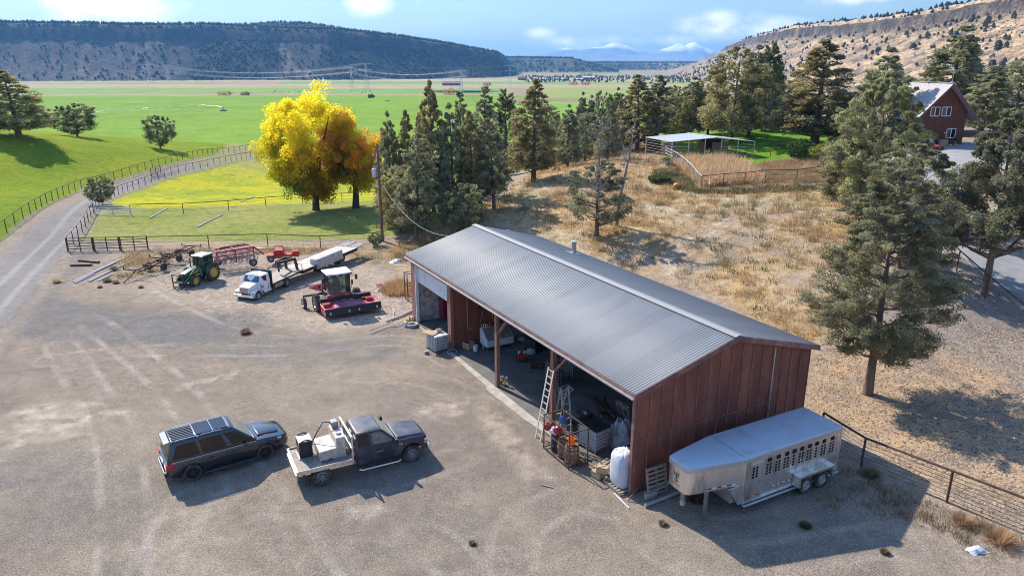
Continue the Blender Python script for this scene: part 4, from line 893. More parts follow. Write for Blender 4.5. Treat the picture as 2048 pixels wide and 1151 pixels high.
# tyre and jugs by the garage door
simple('tyre', 'worn pale-walled tyre lying flat by the garage door', 'tyre', MB().lathe([(.22, .02), (.4, 0), (.42, .05), (.42, .16), (.38, .2), (.22, .18), (.22, .02)], 26), mat('dusty_tyre', (.30, .29, .28), .8), PZ(825, 652, 0), 0, smooth=40)
for i, (u, v, m, lab) in enumerate(((812, 652, 'white', 'white plastic jug left of the yellow one by the garage door'), (818, 645, 'yellow', 'yellow plastic jug beside the pale tyre'), (825, 641, 'plasticw', 'pale pail behind the yellow jug'))):
    t = thing('jug', lab, 'jug', PZ(u, v, 0), i, 'jugs by the garage door'); MB().box(-.13, -.11, 0, .13, .11, .34).build('jug_body', M_[m], t, bevel=.04); MB().lathe([(.04, .33), (.04, .4), (0, .4)], 10, (.05, 0, 0)).build('cap', M_['black'], t)
t = thing('steel_stand', 'tall narrow frame of thin dark steel beside the garage end', 'frame', PZ(822, 598, 0), BYAW)
for x in (-.3, .3):
    for y in (-.35, .35): MB().bar((x, y, 0), (x, y, 2.1), .05).build('upright', M_['black'], t)
b = MB()
for z in (.1, 1.2, 2.1):
    for y in (-.35, .35): b.bar((-.3, y, z), (.3, y, z), .045)
    for x in (-.3, .3): b.bar((x, -.35, z), (x, .35, z), .045)
b.build('rails', M_['black'], t)
def ground_line(px, r_, m, name, label, cat, z=.03, n=6):
    P = [PZ(u, v, z) for u, v in px]; s = []
    for i in range(len(P)-1):
        p0, p1, p2, p3 = P[max(i-1, 0)], P[i], P[i+1], P[min(i+2, len(P)-1)]
        for t in np.linspace(0, 1, n, endpoint=False): s.append(.5*((2*p1)+(-p0+p2)*t+(2*p0-5*p1+4*p2-p3)*t*t+(-p0+3*p1-3*p2+p3)*t**3))
    s.append(P[-1]); o = P[0].copy(); ob = MB().tube([tuple(q-o) for q in s], r_, 6).build(name, m, smooth=60); ob.location = o; return tag(ob, label, cat)
ground_line([(772, 642), (800, 632), (826, 620)], .07, M_['galv'], 'irrigation_pipe', 'grey pipe running to the corner of the barn', 'pipe', .07, 1)
ground_line([(738, 660), (765, 650), (785, 640), (787, 620), (780, 612), (765, 613), (763, 628)], .018, M_['bag'], 'hose', 'pale hose looping over the gravel in front of the barn end', 'hose')
ground_line([(742, 668), (775, 655), (800, 652), (815, 640), (822, 625)], .016, M_['hose'], 'hose', 'black hose snaking from the barn corner across the gravel', 'hose')
# ------------------------------------------------------------------ vehicles
def wheel(parent, x, y, r, w, rimm, side, spokes=0, tyrem=None, rimr=.58, dish=.03, nuts=True, fat=False, spokem=None):
    """wheel > rim at (x,y,r); side +1: outer face towards +y"""
    k = .5 if not fat else .35
    t = MB().lathe([(r*rimr, -w*.44), (r*.88, -w*.5), (r*.97, -w*.42), (r, -w*.3), (r, w*.3), (r*.97, w*.42), (r*.88, w*.5), (r*rimr, w*.44), (r*rimr*.9, 0), (r*rimr, -w*.44)], 36, (x, y, r), 'y').build('wheel', tyrem or M_['rubber'], parent, smooth=32)
    o = side*w*.44
    b = MB(); rr = r*rimr
    b.lathe([(rr*1.02, o), (rr*.93, o+side*.012), (rr*.88, o-side*.03), (rr*.80, o-side*w*.32), (0, o-side*w*.34)], 32, (x, y, r), 'y')
    b.lathe([(rr*.30, o-side*w*.33), (rr*.28, o-side*dish), (rr*.15, o-side*dish+side*.01), (0, o-side*dish+side*.01)], 20, (x, y, r), 'y')
    if spokes:
        for i in range(spokes):
            a = 2*math.pi*i/spokes; wd = rr*.62*math.pi/spokes
            ca, sa = math.cos(a), math.sin(a); tx, tz = -sa*wd, ca*wd; y0 = y+o-side*dish; y1 = y0-side*.03
            P = lambda q, f, yy: (x+ca*q*rr+tx*f, yy, r+sa*q*rr+tz*f)
            b.hexa([P(.24, -.55, y1), P(.93, -.75, y1+side*.015), P(.93, .75, y1+side*.015), P(.24, .55, y1)], [P(.24, -.5, y0), P(.93, -.7, y0+side*.015), P(.93, .7, y0+side*.015), P(.24, .5, y0)])
    else: b.lathe([(rr*.82, o-side*w*.2), (rr*.55, o-side*dish-side*.01), (rr*.30, o-side*dish-side*.03)], 28, (x, y, r), 'y')
    b.build('rim', rimm, t, smooth=32)
    return t
def sym(half):
    """half outline [(y,z)...] bottom to top -> closed ring (y,z) both sides"""
    return [(y, z) for y, z in half]+[(-y, z) for y, z in reversed(half)]
def hull(stations, smooth=35):
    return MB().loft([[(x, y, z) for y, z in sym(h)] for x, h in stations])
def arch(x, r, zc, w0, w1):
    return MB().lathe([(0, w0), (r, w0), (r, w1), (0, w1)], 32, (x, 0, zc), 'y')
# ---------- dark SUV (x forward, y left)
paint_suv = mat('black_car_paint', (.022, .026, .036), .28, .35, .05, 2, coat=1.0, dirt=(.07, .06, .05), dscale=1.2, damt=.25)
def make_suv(loc, rz):
    t = thing('suv', 'large black SUV with glass roof panels parked behind the flatbed pickup', 'suv', loc, rz)
    L = 5.33; hw = 1.0; zb = .30
    def st(x, w, z0, z1, bz, k=.97): return (x, [(.0, z0), (w*.86, z0), (w*.97, z0+.12), (w, .62), (w*.995, .85), (w*k, bz-.07), (w*(k-.05), bz), (0.0, z1)])
    S = [st(.0, .80, .50, 1.05, 1.03), st(.06, .90, .42, 1.10, 1.08), st(.30, .975, zb, 1.14, 1.12), st(1.0, hw, zb, 1.16, 1.13), st(2.6, hw, zb, 1.16, 1.12), st(3.75, hw, zb, 1.17, 1.11), st(4.3, hw, zb, 1.17, 1.08, .95), st(4.9, .975, zb+.02, 1.10, 1.01, .93), st(5.2, .88, .40, 1.02, .95, .90), st(L, .74, .46, .90, .86, .88)]
    body = hull(S).build('body', paint_suv, t, smooth=35)
    RX, FX, wr = 1.02, 4.20, .405
    cut(body, [MB().lathe([(0, -1.2), (.47, -1.2), (.47, -.62), (0, -.62)], 32, (x, 0, wr), 'y') for x in (RX, FX)]+[MB().lathe([(0, .62), (.47, .62), (.47, 1.2), (0, 1.2)], 32, (x, 0, wr), 'y') for x in (RX, FX)], bevel=.035)
    # greenhouse: lower outline at the belt, upper at the roof
    lo = [(.06, .915, 1.10), (1.5, .915, 1.10), (3.0, .915, 1.10), (3.92, .915, 1.10)]; hi = [(.34, .70, 1.87), (1.4, .70, 1.87), (2.4, .70, 1.87), (2.98, .70, 1.87)]
    ring_lo = [(x, y, z) for x, y, z in lo]+[(x, -y, z) for x, y, z in reversed(lo)]; ring_hi = [(x, y, z) for x, y, z in hi]+[(x, -y, z) for x, y, z in reversed(hi)]
    top = [(x*.985+.02, y*.86, z+.045) for x, y, z in ring_hi]
    cabin = MB().loft([ring_lo, ring_hi, top]).build('cabin', paint_suv, t, smooth=50, bevel=.05, seg=3)
    for s in (1, -1):
        q = lambda i: [(lo[i][0], s*lo[i][1], lo[i][2]), (lo[i+1][0], s*lo[i+1][1], lo[i+1][2]), (hi[i+1][0], s*hi[i+1][1], hi[i+1][2]), (hi[i][0], s*hi[i][1], hi[i][2])]
        for i, sh in ((0, [(.14, .10), (.97, .10), (.93, .85), (.22, .82)]), (1, [(.04, .10), (.75, .10), (.93, .85), (.02, .85)]), (2, [(-.12, .10), (.90, .10), (.86, .6), (.78, .84), (.03, .86)])):
            Q = q(i)
            if s < 0: Q = [Q[1], Q[0], Q[3], Q[2]]; sh = [(1-a, b) for a, b in sh][::-1]
            MB().panel(Q, 0, 0, 1, 1, .008, .02, sh).build('side_window', M_['glassdark'], t, smooth=50)
        MB().bar((.22, s*.955, 1.095), (3.85, s*.955, 1.095), .012, .022).build('belt_trim', M_['chrome'], t)
        for a, b in ((.55, 1.5), (1.6, 2.5)): MB().tube([(a, s*.665, 1.90), (a+.08, s*.665, 1.945), (b-.08, s*.665, 1.945), (b, s*.665, 1.90)], .014, 6).build('roof_rail', M_['chrome'], t)
        MB().bar((1.5, s*1.04, .335), (3.68, s*1.04, .335), .16, .05).build('running_board', M_['black'], t, bevel=.015); MB().bar((1.5, s*1.12, .35), (3.68, s*1.12, .35), .012, .02).build('step_trim', M_['chrome'], t)
        for x in (1.62, 2.62): MB().bar((x+.12, s*1.012, .93), (x+.36, s*1.012, .93), .03, .035).build('door_handle', M_['black'], t)
        b = MB()
        for x, z0, z1 in ((1.50, .38, 1.08), (2.55, .38, 1.08), (3.72, .45, 1.08)): b.box(x-.006, s*.985 if s > 0 else s*1.004, z0, x+.006, s*1.004 if s > 0 else s*.985, z1)
        b.build('door_seam', M_['black'], t)
        m = MB().box(3.30, min(s*.98, s*1.20), 1.06, 3.44, max(s*.98, s*1.20), 1.24).build('mirror', paint_suv, t, bevel=.03)
        MB().box(-.02, min(s*.60, s*.94), .86, .13, max(s*.60, s*.94), 1.05).build('tail_lamp', M_['redlens'], t, bevel=.02) 
        MB().box(.0, min(s*.90, s*.985), .84, .34, max(s*.90, s*.985), 1.03).build('tail_lamp', M_['redlens'], t, bevel=.02)
        MB().hexa([(5.08, s*.60, .80), (5.28, s*.55, .80), (5.00, s*.93, .82), (4.85, s*.955, .82)], [(5.02, s*.60, .95), (5.22, s*.55, .93), (4.96, s*.91, .96), (4.80, s*.93, .98)]).build('headlamp', M_['clearlens'], t)
        for x in (RX, FX): wheel(t, x, s*(hw-.17), wr, .29, M_['black'], s, 12, rimr=.68)
    Q = [(lo[3][0], -lo[3][1], lo[3][2]), (lo[3][0], lo[3][1], lo[3][2]), (hi[3][0], hi[3][1], hi[3][2]), (hi[3][0], -hi[3][1], hi[3][2])]
    MB().panel(Q, .05, .08, .95, .93, .008, .02).build('windscreen', mat('windscreen_glass', (.16, .21, .21), .05, 0, .1, 3, coat=.6), t)
    MB().panel([(lo[0][0], lo[0][1], lo[0][2]), (lo[0][0], -lo[0][1], lo[0][2]), (hi[0][0], -hi[0][1], hi[0][2]), (hi[0][0], hi[0][1], hi[0][2])], .08, .08, .92, .9, .008, .02).build('rear_window', M_['glassdark'], t)
    MB().hexa([(.30, -.62, 1.87), (.30, .62, 1.87), (.05, .58, 1.83), (.05, -.58, 1.83)], [(.32, -.62, 1.92), (.32, .62, 1.92), (.07, .58, 1.86), (.07, -.58, 1.86)]).build('spoiler', paint_suv, t, bevel=.01)
    for a, b in ((1.42, 2.12), (2.16, 2.78)): MB().box(a, -.56, 1.925, b, .56, 1.951).build('roof_glass', M_['glassdark'], t, bevel=.004)
    rb = MB()
    for i in range(7): rb.box(.40, -.5+i*.155, 1.92, 1.36, -.44+i*.155, 1.945)
    rb.build('roof_ribs', paint_suv, t, bevel=.006)
    fr = MB().box(1.385, -.58, 1.925, 1.41, .58, 1.953).box(2.125, -.58, 1.93, 2.15, .58, 1.953).box(2.79, -.56, 1.915, 2.81, .56, 1.945); fr.build('roof_glass_frame', M_['chrome'], t)
    MB().box(-.09, -.86, .46, .12, .86, .66).build('rear_bumper', M_['black'], t, bevel=.03); MB().box(-.10, -.70, .60, .0, .70, .66).build('bumper_trim', M_['chrome'], t, bevel=.01)
    MB().box(5.24, -.52, .55, 5.36, .52, .88).build('grille', M_['black'], t, bevel=.02); MB().box(-.03, -.2, .78, .01, .2, .9).build('number_plate', M_['white'], t)
    MB().hexa([(4.0, -.60, 1.150), (4.0, .60, 1.150), (5.0, .52, 1.062), (5.0, -.52, 1.062)], [(4.05, -.52, 1.186), (4.05, .52, 1.186), (4.95, .44, 1.10), (4.95, -.44, 1.10)]).build('bonnet_bulge', paint_suv, t, smooth=60, bevel=.015)
    b = MB().bar((3.92, -.75, 1.14), (3.75, .05, 1.22), .02); b.bar((3.92, -.05, 1.15), (3.75, .7, 1.22), .02); b.build('wipers', M_['black'], t)
    return t
# near (right) side wheels stand at the measured contact points
def place_by_wheels(rear, front, xr, xf, half):
    a, b = PZ(*rear)[:2], PZ(*front)[:2]; d = b-a; yaw = math.atan2(d[1], d[0]); c = (a+b)/2; mx = (xr+xf)/2
    fw = np.array([math.cos(yaw), math.sin(yaw)]); lf = np.array([-fw[1], fw[0]])
    o = c-fw*mx+lf*half; return (o[0], o[1], 0), yaw
loc, yaw = place_by_wheels((387, 963), (535, 920), 1.02*.965, 4.20*.965, 1.0); su = make_suv(loc, yaw); su.scale = (.965, 1, 1)

# ---------- blue-black pickup with a flat bed
paint_pk = mat('dusty_navy_paint', (.012, .017, .045), .42, 0, .15, 2, coat=.5, dirt=(.10, .095, .10), dscale=1.3, damt=.35)
paint_top = mat('dusty_navy_top', (.028, .034, .055), .5, 0, .15, 2, coat=.3, dirt=(.13, .125, .13), dscale=1.1, damt=.6)
def make_pickup(loc, rz):
    t = thing('flatbed_pickup', 'dusty navy extended-cab pickup with an aluminium flat bed', 'pickup', loc, rz)
    RX, FX, wr, hw = 1.25, 5.27, .42, .98
    # cab
    def st(x, w, z0, z1, bz, k=.98): return (x, [(0, z0), (w*.9, z0), (w, z0+.10), (w*1.0, .85), (w*k, bz), (w*(k-.06), bz+.035), (0, z1)])
    body = hull([st(2.72, .95, .50, 1.32, 1.27), st(2.80, hw, .46, 1.33, 1.28), st(4.45, hw, .46, 1.33, 1.28), st(4.60, hw, .48, 1.32, 1.24, .97), st(5.3, .97, .50, 1.30, 1.20, .93), st(5.85, .95, .52, 1.25, 1.14, .90), st(6.02, .90, .58, 1.16, 1.08, .86)]).build('body', paint_pk, t, smooth=35)
    cut(body, [MB().lathe([(0, s*.55), (.52, s*.55), (.52, s*1.2), (0, s*1.2)], 32, (FX, 0, .47), 'y') for s in (1, -1)], bevel=.03)
    MB().hexa([(4.62, -.80, 1.315), (4.62, .80, 1.315), (5.92, .70, 1.20), (5.92, -.70, 1.20)], [(4.66, -.72, 1.36), (4.66, .72, 1.36), (5.88, .62, 1.245), (5.88, -.62, 1.245)]).build('bonnet', paint_top, t, smooth=60, bevel=.02)
    lo = [(2.74, .93, 1.28), (3.5, .93, 1.28), (4.62, .93, 1.28)]; hi = [(2.84, .77, 1.91), (3.45, .77, 1.91), (3.98, .77, 1.91)]
    rl = [(x, y, z) for x, y, z in lo]+[(x, -y, z) for x, y, z in reversed(lo)]; rh = [(x, y, z) for x, y, z in hi]+[(x, -y, z) for x, y, z in reversed(hi)]
    MB().loft([rl, rh]).build('cab', paint_pk, t, smooth=50, bevel=.03)
    MB().loft([[(x, y*1.01, z) for x, y, z in rh], [(3.41+(x-3.41)*.95, y*.93, z+.045) for x, y, z in rh], [(3.41+(x-3.41)*.8, y*.75, z+.06) for x, y, z in rh]]).build('cab_roof', paint_top, t, smooth=60)
    for s in (1, -1):
        for i, sh in ((0, [(.16, .12), (.86, .12), (.86, .88), (.18, .88)]), (1, [(.03, .10), (.93, .06), (.84, .45), (.72, .90), (.06, .90)])):
            Q = [(lo[i][0], s*lo[i][1], lo[i][2]), (lo[i+1][0], s*lo[i+1][1], lo[i+1][2]), (hi[i+1][0], s*hi[i+1][1], hi[i+1][2]), (hi[i][0], s*hi[i][1], hi[i][2])]
            if s < 0: Q = [Q[1], Q[0], Q[3], Q[2]]; sh = [(1-a, b) for a, b in sh][::-1]
            MB().panel(Q, 0, 0, 1, 1, .008, .02, sh).build('side_window', M_['glassdark'] if i == 0 else bpy.data.materials.get('cabin_glass') or mat('cabin_glass', (.13, .16, .14), .06, 0, .35, 4, coat=.5), t)
        b = MB()
        for x in (2.82, 3.50, 4.55): b.box(x-.006, min(s*.93, s*.985), .55, x+.006, max(s*.93, s*.985), 1.27)
        b.build('door_seam', M_['black'], t)
        MB().bar((3.6, s*.99, 1.08), (3.8, s*.99, 1.08), .03, .04).build('door_handle', M_['black'], t)
        MB().tube([(4.45, s*.96, 1.32), (4.5, s*1.12, 1.34)], .015, 5).box(4.45, min(s*1.08, s*1.28), 1.22, 4.56, max(s*1.08, s*1.28), 1.52).build('mirror', M_['black'], t, bevel=.02)
        MB().tube([(2.85, s*1.02, .36), (2.95, s*1.08, .34), (4.6, s*1.08, .34), (4.7, s*1.02, .36)], .045, 10).build('side_step', M_['chrome'], t)
        MB().box(5.86, min(s*.55, s*.90), .86, 6.04, max(s*.55, s*.90), 1.04).build('headlamp', M_['clearlens'], t, bevel=.02); MB().box(5.84, min(s*.86, s*.945), .84, 5.99, max(s*.86, s*.945), .96).build('indicator', M_['amber'], t, bevel=.01)
        wheel(t, FX, s*.82, wr, .27, M_['steel'], s, 8, rimr=.56); wheel(t, RX, s*.86, wr, .30, M_['steel'], s, 8, rimr=.56)
        MB().box(.52, min(s*.70, s*1.0), .22, .545, max(s*.70, s*1.0), .78).build('mud_flap', M_['rust'], t)
        MB().lathe([(0, 0), (.045, 0), (.045, .01), (0, .01)], 10, (.42, s*1.092-(.0 if s > 0 else .0), .92), 'y').build('side_marker', M_['redlens'], t)
    MB().panel([(lo[2][0], -lo[2][1], lo[2][2]), (lo[2][0], lo[2][1], lo[2][2]), (hi[2][0], hi[2][1], hi[2][2]), (hi[2][0], -hi[2][1], hi[2][2])], .05, .06, .95, .93, .01, .02).build('windscreen', mat('dusty_windscreen', (.30, .33, .27), .22, 0, .15, 3, coat=.3), t)
    MB().box(5.98, -.93, .50, 6.16, .93, .74).build('front_bumper', M_['chrome'], t, bevel=.04); MB().box(6.0, -.52, .80, 6.05, .52, 1.08).build('grille', M_['chrome'], t, bevel=.02)
    MB().box(.3, -.42, .50, 5.0, -.30, .66).box(.3, .30, .50, 5.0, .42, .66).box(1.15, -.8, .36, 1.35, .8, .48).build('chassis', M_['black'], t)
    b = MB().bar((4.62, -.7, 1.33), (4.35, .1, 1.42), .02); b.build('wipers', M_['black'], t)
    # bed
    bed = MB().box(.30, -1.06, .86, 2.62, 1.06, .93).build('bed_deck', mat('worn_bed_floor', (.30, .26, .215), .8, .1, .2, 3, dirt=(.2, .18, .16), dscale=2, damt=.5), t)
    rb = MB()
    for s in (1, -1): rb.box(.30, min(s*1.06, s*1.10), .80, 2.62, max(s*1.06, s*1.10), 1.0)
    rb.box(.21, -1.10, .80, .30, 1.10, .985); rb.build('bed_rail', M_['alu'], t, bevel=.01)
    MB().box(.18, -1.0, .50, .25, 1.0, .80).build('tail_skirt', M_['alu'], t, bevel=.01)
    # headache rack
    hr = MB()
    for y in (-1.0, -.36, .36, 1.0): hr.bar((2.60, y, .93), (2.60, y, 1.98), .07)
    for z in (1.98, 1.45): hr.bar((2.60, -1.03, z), (2.60, 1.03, z), .08)
    for i in range(9): hr.bar((2.60, -.9+i*.22, 1.45), (2.60, -.9+i*.22, 1.98), .02)
    hr.build('headache_rack', M_['alu'], t, bevel=.008)
    return t
loc, yaw = place_by_wheels((645, 971), (827, 925), 1.25, 5.27, .98); pk = make_pickup(loc, yaw)
def on_pk(x, y, z): return pk.location+Matrix.Rotation(yaw, 4, 'Z') @ Vector((x, y, z))
def badge(txt, par, loc, size, rot, m):
    c = bpy.data.curves.new('badge_text', 'FONT'); c.body = txt; c.size = size; c.extrude = .004; q = bpy.data.objects.new('badge_text', c); C.objects.link(q); bpy.context.view_layer.update(); me = bpy.data.meshes.new_from_object(q.evaluated_get(bpy.context.evaluated_depsgraph_get())); bpy.data.objects.remove(q)
    o = link_mesh('badge_text', me, m, par); o.location = loc; o.rotation_euler = rot
badge('F350', pk, (5.02-.42, -.985, 1.06), .13, (R(90), 0, 0), M_['chrome'])
MB().box(3.62, -.992, .98, 3.95, -.984, 1.02).build('door_badge', M_['chrome'], pk)
tk = thing('fuel_tank', 'stained white L-shaped fuel tank on the pickup bed behind the cab', 'fuel tank', on_pk(0, 0, .93), yaw)
MB().prism([(1.30, 0), (2.42, 0), (2.42, .95), (2.02, .95), (2.02, .50), (1.30, .46)], -.62, .72, 'y').build('tank_body', mat('stained_white_tank', (.56, .53, .48), .55, 0, .1, 2, dirt=(.36, .20, .11), dscale=2.2, damt=.45), tk, bevel=.03)
MB().lathe([(0, .95), (.11, .95), (.11, 1.02), (0, 1.02)], 14, (2.22, -.25, 0)).build('filler_cap', M_['steel'], tk)
MB().box(2.08, .28, .95, 2.36, .62, 1.25).build('pump', M_['steel'], tk, bevel=.03)
MB().tube([(2.1, .4, 1.2), (1.75, .45, 1.3), (1.45, .4, .9), (1.15, .35, .4), (1.1, .2, .05)], .025, 6).build('pump_hose', M_['hose'], tk, smooth=60)
wd = thing('welder', 'black and grey welder with coiled leads near the tail of the pickup bed', 'welder', on_pk(.85, .3, .93), yaw)
MB().box(-.28, -.33, .06, .28, .33, .78).build('welder_case', M_['black'], wd, bevel=.02); MB().box(-.29, -.34, .78, .29, .34, .81).build('top_panel', M_['steel'], wd)
for y in (-.37, .37): MB().tube([(.26*math.cos(a), y, .66+.22*math.sin(a)) for a in np.linspace(-.6, 3.7, 14)], .03, 6).build('lead_hook', M_['hose'], wd)
MB().box(-.33, -.37, 0, .33, .37, .05).build('skid_base', M_['steel'], wd)
cl = coil(on_pk(1.55, .0, .96), (0, 0, yaw), .24, 'black welding lead coiled on the pickup bed beside the welder', M_['hose'], 4, 'cable', 'cable')
ground = [(.8, -.7), (1.0, -.45), (1.2, -.7), (.95, -.85), (.8, -.5), (1.15, -.35), (1.25, -.75)]
o = MB().tube([(x, y, .02+.02*i % .05) for i, (x, y) in enumerate(ground)], .018, 5).build('cable', M_['hose'], smooth=60); o.location = on_pk(.55, 0, .94); o.rotation_euler = (0, 0, yaw); tag(o, 'loose black lead tangled at the near side of the bed', 'cable')

# ---------- gooseneck stock trailer (x forward to the nose, y right = towards us)
TY = R(28.0)
t = thing('stock_trailer', 'aluminium gooseneck livestock trailer with oval vents parked along the gable wall', 'trailer', (14.0, 27.35, 0), TY+math.pi)
# local: x forward (nose), +y points towards the camera side
WD = 2.1; LB = 5.55; ZF = .42; ZR = 2.32
alu = M_['alu']; Y0, Y1 = 0.0, -WD                     # near wall at y=0, far wall at y=-WD
MB().box(0, -.04, ZF, LB, 0, ZR).build('side_wall', alu, t); MB().box(0, -WD, ZF, LB, -WD+.04, ZR).build('side_wall', alu, t)
MB().box(0, -WD+.04, ZF, .04, -.04, ZR).build('rear_wall', alu, t); MB().box(.04, -WD+.04, ZF, LB, -.04, ZF+.06).build('floor', M_['black'], t)
MB().box(LB-.04, -WD+.04, ZF, LB, -.04, 1.25).build('front_wall', alu, t)
NZ = 1.28
nose = [(LB, 0), (LB+2.1, -.40), (LB+2.38, -.48), (LB+2.5, -.60), (LB+2.5, -WD+.60), (LB+2.38, -WD+.48), (LB+2.1, -WD+.40), (LB, -WD)]
MB().prism([(x, y) for x, y in nose], NZ, ZR, 'z').build('gooseneck_cabin', alu, t, smooth=50)
ro = [(-.03, .02)]+[(x+.02, y+.02 if y > -1 else y-.02) for x, y in nose]+[(-.03, -WD-.02)]
rr_ = MB().loft([[(x, y, ZR) for x, y in ro], [(x, y, ZR+.07) for x, y in ro], [(x*.995+.01, -1.05+(y+1.05)*.95, ZR+.13) for x, y in ro], [(x*.98+.05, -1.05+(y+1.05)*.86, ZR+.155) for x, y in ro]])
rf = rr_.build('roof', M_['alur'], t, smooth=60)
MB().loft([[(x, y*1.0, ZR-.10) for x, y in ro], [(x+.012, y+(.012 if y > -1 else -.012), ZR-.10) for x, y in ro], [(x+.012, y+(.012 if y > -1 else -.012), ZR+.075) for x, y in ro], [(x, y, ZR+.075) for x, y in ro]]).build('roof_rail', M_['galv'], rf, smooth=60)
MB().box(LB-.02, -WD+.1, ZR+.15, LB, -.1, ZR+.163).build('roof_seam', M_['steel'], rf)
# fillet panel between box and nose, storage box under the neck
MB().prism([(LB, ZF), (LB+.18, ZF), (LB+.75, NZ), (LB, NZ)], -.05, -.01, 'y').build('neck_gusset', alu, t); MB().prism([(LB, ZF), (LB+.18, ZF), (LB+.75, NZ), (LB, NZ)], -WD+.01, -WD+.05, 'y').build('neck_gusset', alu, t)
MB().box(LB+.01, -WD+.1, ZF+.1, LB+.5, -.12, 1.1).build('storage_box', alu, t, bevel=.01)
for y in (-.35,): MB().box(LB+1.5, y-.07, .02, LB+1.62, y+.05, NZ).build('landing_leg', M_['steel'], t)
MB().box(LB+1.5, -WD+.35, .02, LB+1.62, -WD+.47, NZ).build('landing_leg', M_['steel'], t)
MB().tube([(LB+2.1, -WD/2, NZ), (LB+2.1, -WD/2, .62)], .11, 14).build('coupler', M_['steel'], t)
MB().lathe([(.12, .45), (.12, .66), (0, .66)], 12, (LB+2.1, -WD/2, 0)).build('coupler_head', M_['galv'], t)
# vertical panels and vents on the near side
vent = mat('vent_opening', (.006, .006, .007), .9, 0, 0)
def slot(mb_, x, z, w, h):
    pts = [(x+w/2*math.copysign(abs(math.cos(a))**.6, math.cos(a)), z+h/2*math.copysign(abs(math.sin(a))**.6, math.sin(a))) for a in np.linspace(0, 2*math.pi, 14, endpoint=False)]
    mb_.prism(pts, .0015, .006, 'y')
cols = [4.22, 3.72, 3.24, 2.82, 2.38, 1.92, 1.50, 1.06, .55]
def slot1(x, z, w, h, par=None, y0=.0015):
    pts = [(x+w/2*math.copysign(abs(math.cos(a))**.6, math.cos(a)), z+h/2*math.copysign(abs(math.sin(a))**.6, math.sin(a))) for a in np.linspace(0, 2*math.pi, 14, endpoint=False)]
    MB().prism(pts, y0, y0+.005, 'y').build('vent', vent, par or t)
for i, x in enumerate(cols):
    slot1(x, 2.04, .25, .19)
    for k in range(4):
        z = 1.83-k*.13
        for dx in ((0,) if i in (3, 6) else (-.085, .085)): slot1(x+dx, z, .115, .095)
b = MB()
for x in [.27, .82, 1.3, 1.72, 2.16, 2.6, 3.04, 3.48, 3.97, 4.48]: b.box(x-.02, .0, ZF+.1, x+.02, .018, ZR-.1)
b.box(0, .0, ZF, LB, .035, ZF+.07).box(-.0, 0, ZF, .05, .03, ZR-.1).box(LB-.06, 0, ZF-.05, LB, .04, ZR-.08); b.build('side_rib', alu, t)
b = MB()
for i in range(14): b.box(.1+i*.28, .0, ZF+.30, .24+i*.28, .008, ZF+.345)
b.build('reflective_tape', M_['white'], t)
b = MB()
for i in range(14): b.box(.24+i*.28, .0, ZF+.30, .38+i*.28, .008, ZF+.345)
b.build('reflective_tape', M_['redlens'], t)
dr = MB().box(LB-.98, .002, ZF+.06, LB-.16, .032, ZR-.22).build('door', alu, t, bevel=.008)
for k in range(4):
    for dx in (-.09, .09): slot1(LB-.55+dx, 1.90-k*.13, .12, .10, dr, .0325)
MB().bar((LB-.95, .06, 1.25), (LB-.72, .06, 1.28), .02).build('handle', M_['steel'], dr)
MB().box(LB-.9, .033, .62, LB-.66, .038, .67).build('reflective_tape', M_['redlens'], dr); MB().box(LB-.4, .033, .62, LB-.2, .038, .67).build('reflective_tape', M_['redlens'], dr)
MB().box(-.0, .05, .34, LB, .16, .38).build('running_board', M_['galv'], t, bevel=.01)
b = MB()                                                # gooseneck markings
nx0, nx1 = Vector((LB+.35, -.066, NZ+.12)), Vector((LB+1.75, -.332, NZ+.12)); dv = (nx1-nx0).normalized()
for i in range(6):
    p = nx0+dv*i*.22; MB().bar(p+Vector((0, .012, 0)), p+dv*.17+Vector((0, .012, 0)), .01, .055).build('reflective_tape', M_['redlens'] if i % 2 else M_['white'], t)
# brand mark on the nose: crown over an anchor-like stem with a script line under it
em = MB(); X = LB+2.5
fx = LB+2.506
def S2(pts, w=.012): em.tube([(fx, y, z) for y, z in pts], w, 5)
cy = -WD/2-.02; cz = 1.86
S2([(cy-.15, cz+.14), (cy-.10, cz), (cy-.04, cz+.10), (cy, cz-.02), (cy+.04, cz+.10), (cy+.10, cz), (cy+.15, cz+.14)]); S2([(cy, cz-.02), (cy, cz-.26)]); S2([(cy-.09, cz-.17), (cy-.07, cz-.25), (cy, cz-.28), (cy+.07, cz-.25), (cy+.09, cz-.17)]); S2([(cy-.07, cz-.08), (cy+.07, cz-.08)])
S2([(cy-.24+i*.02, cz-.38+.02*math.sin(i*1.7)) for i in range(25)], .007)
em.build('emblem', M_['black'], t)
# wheels and fender
MB().prism([(.62, .98), (2.75, .98), (2.75, .48), (2.62, .48), (2.62, .86), (.74, .86), (.74, .48), (.62, .48)], .03, .36, 'y').build('fender', alu, t, bevel=.01)
MB().box(.62, .0, .98, 2.75, .04, .99).build('fender_lip', M_['galv'], t)
for x in (1.2, 2.16):
    wheel(t, x, .17, .38, .22, M_['galv'], 1, 8, rimr=.56); wheel(t, x, -WD-.12, .38, .22, M_['galv'], -1, 0, rimr=.56)
MB().box(1.12, -WD, .34, 1.28, .1, .42).box(2.08, -WD, .34, 2.24, .1, .42).build('axle', M_['black'], t)
MB().box(2.9, .0, 1.32, 3.0, .02, 1.42).box(2.3, 0, 1.5, 2.45, .015, 1.54).build('clearance_lamp', M_['white'], t)
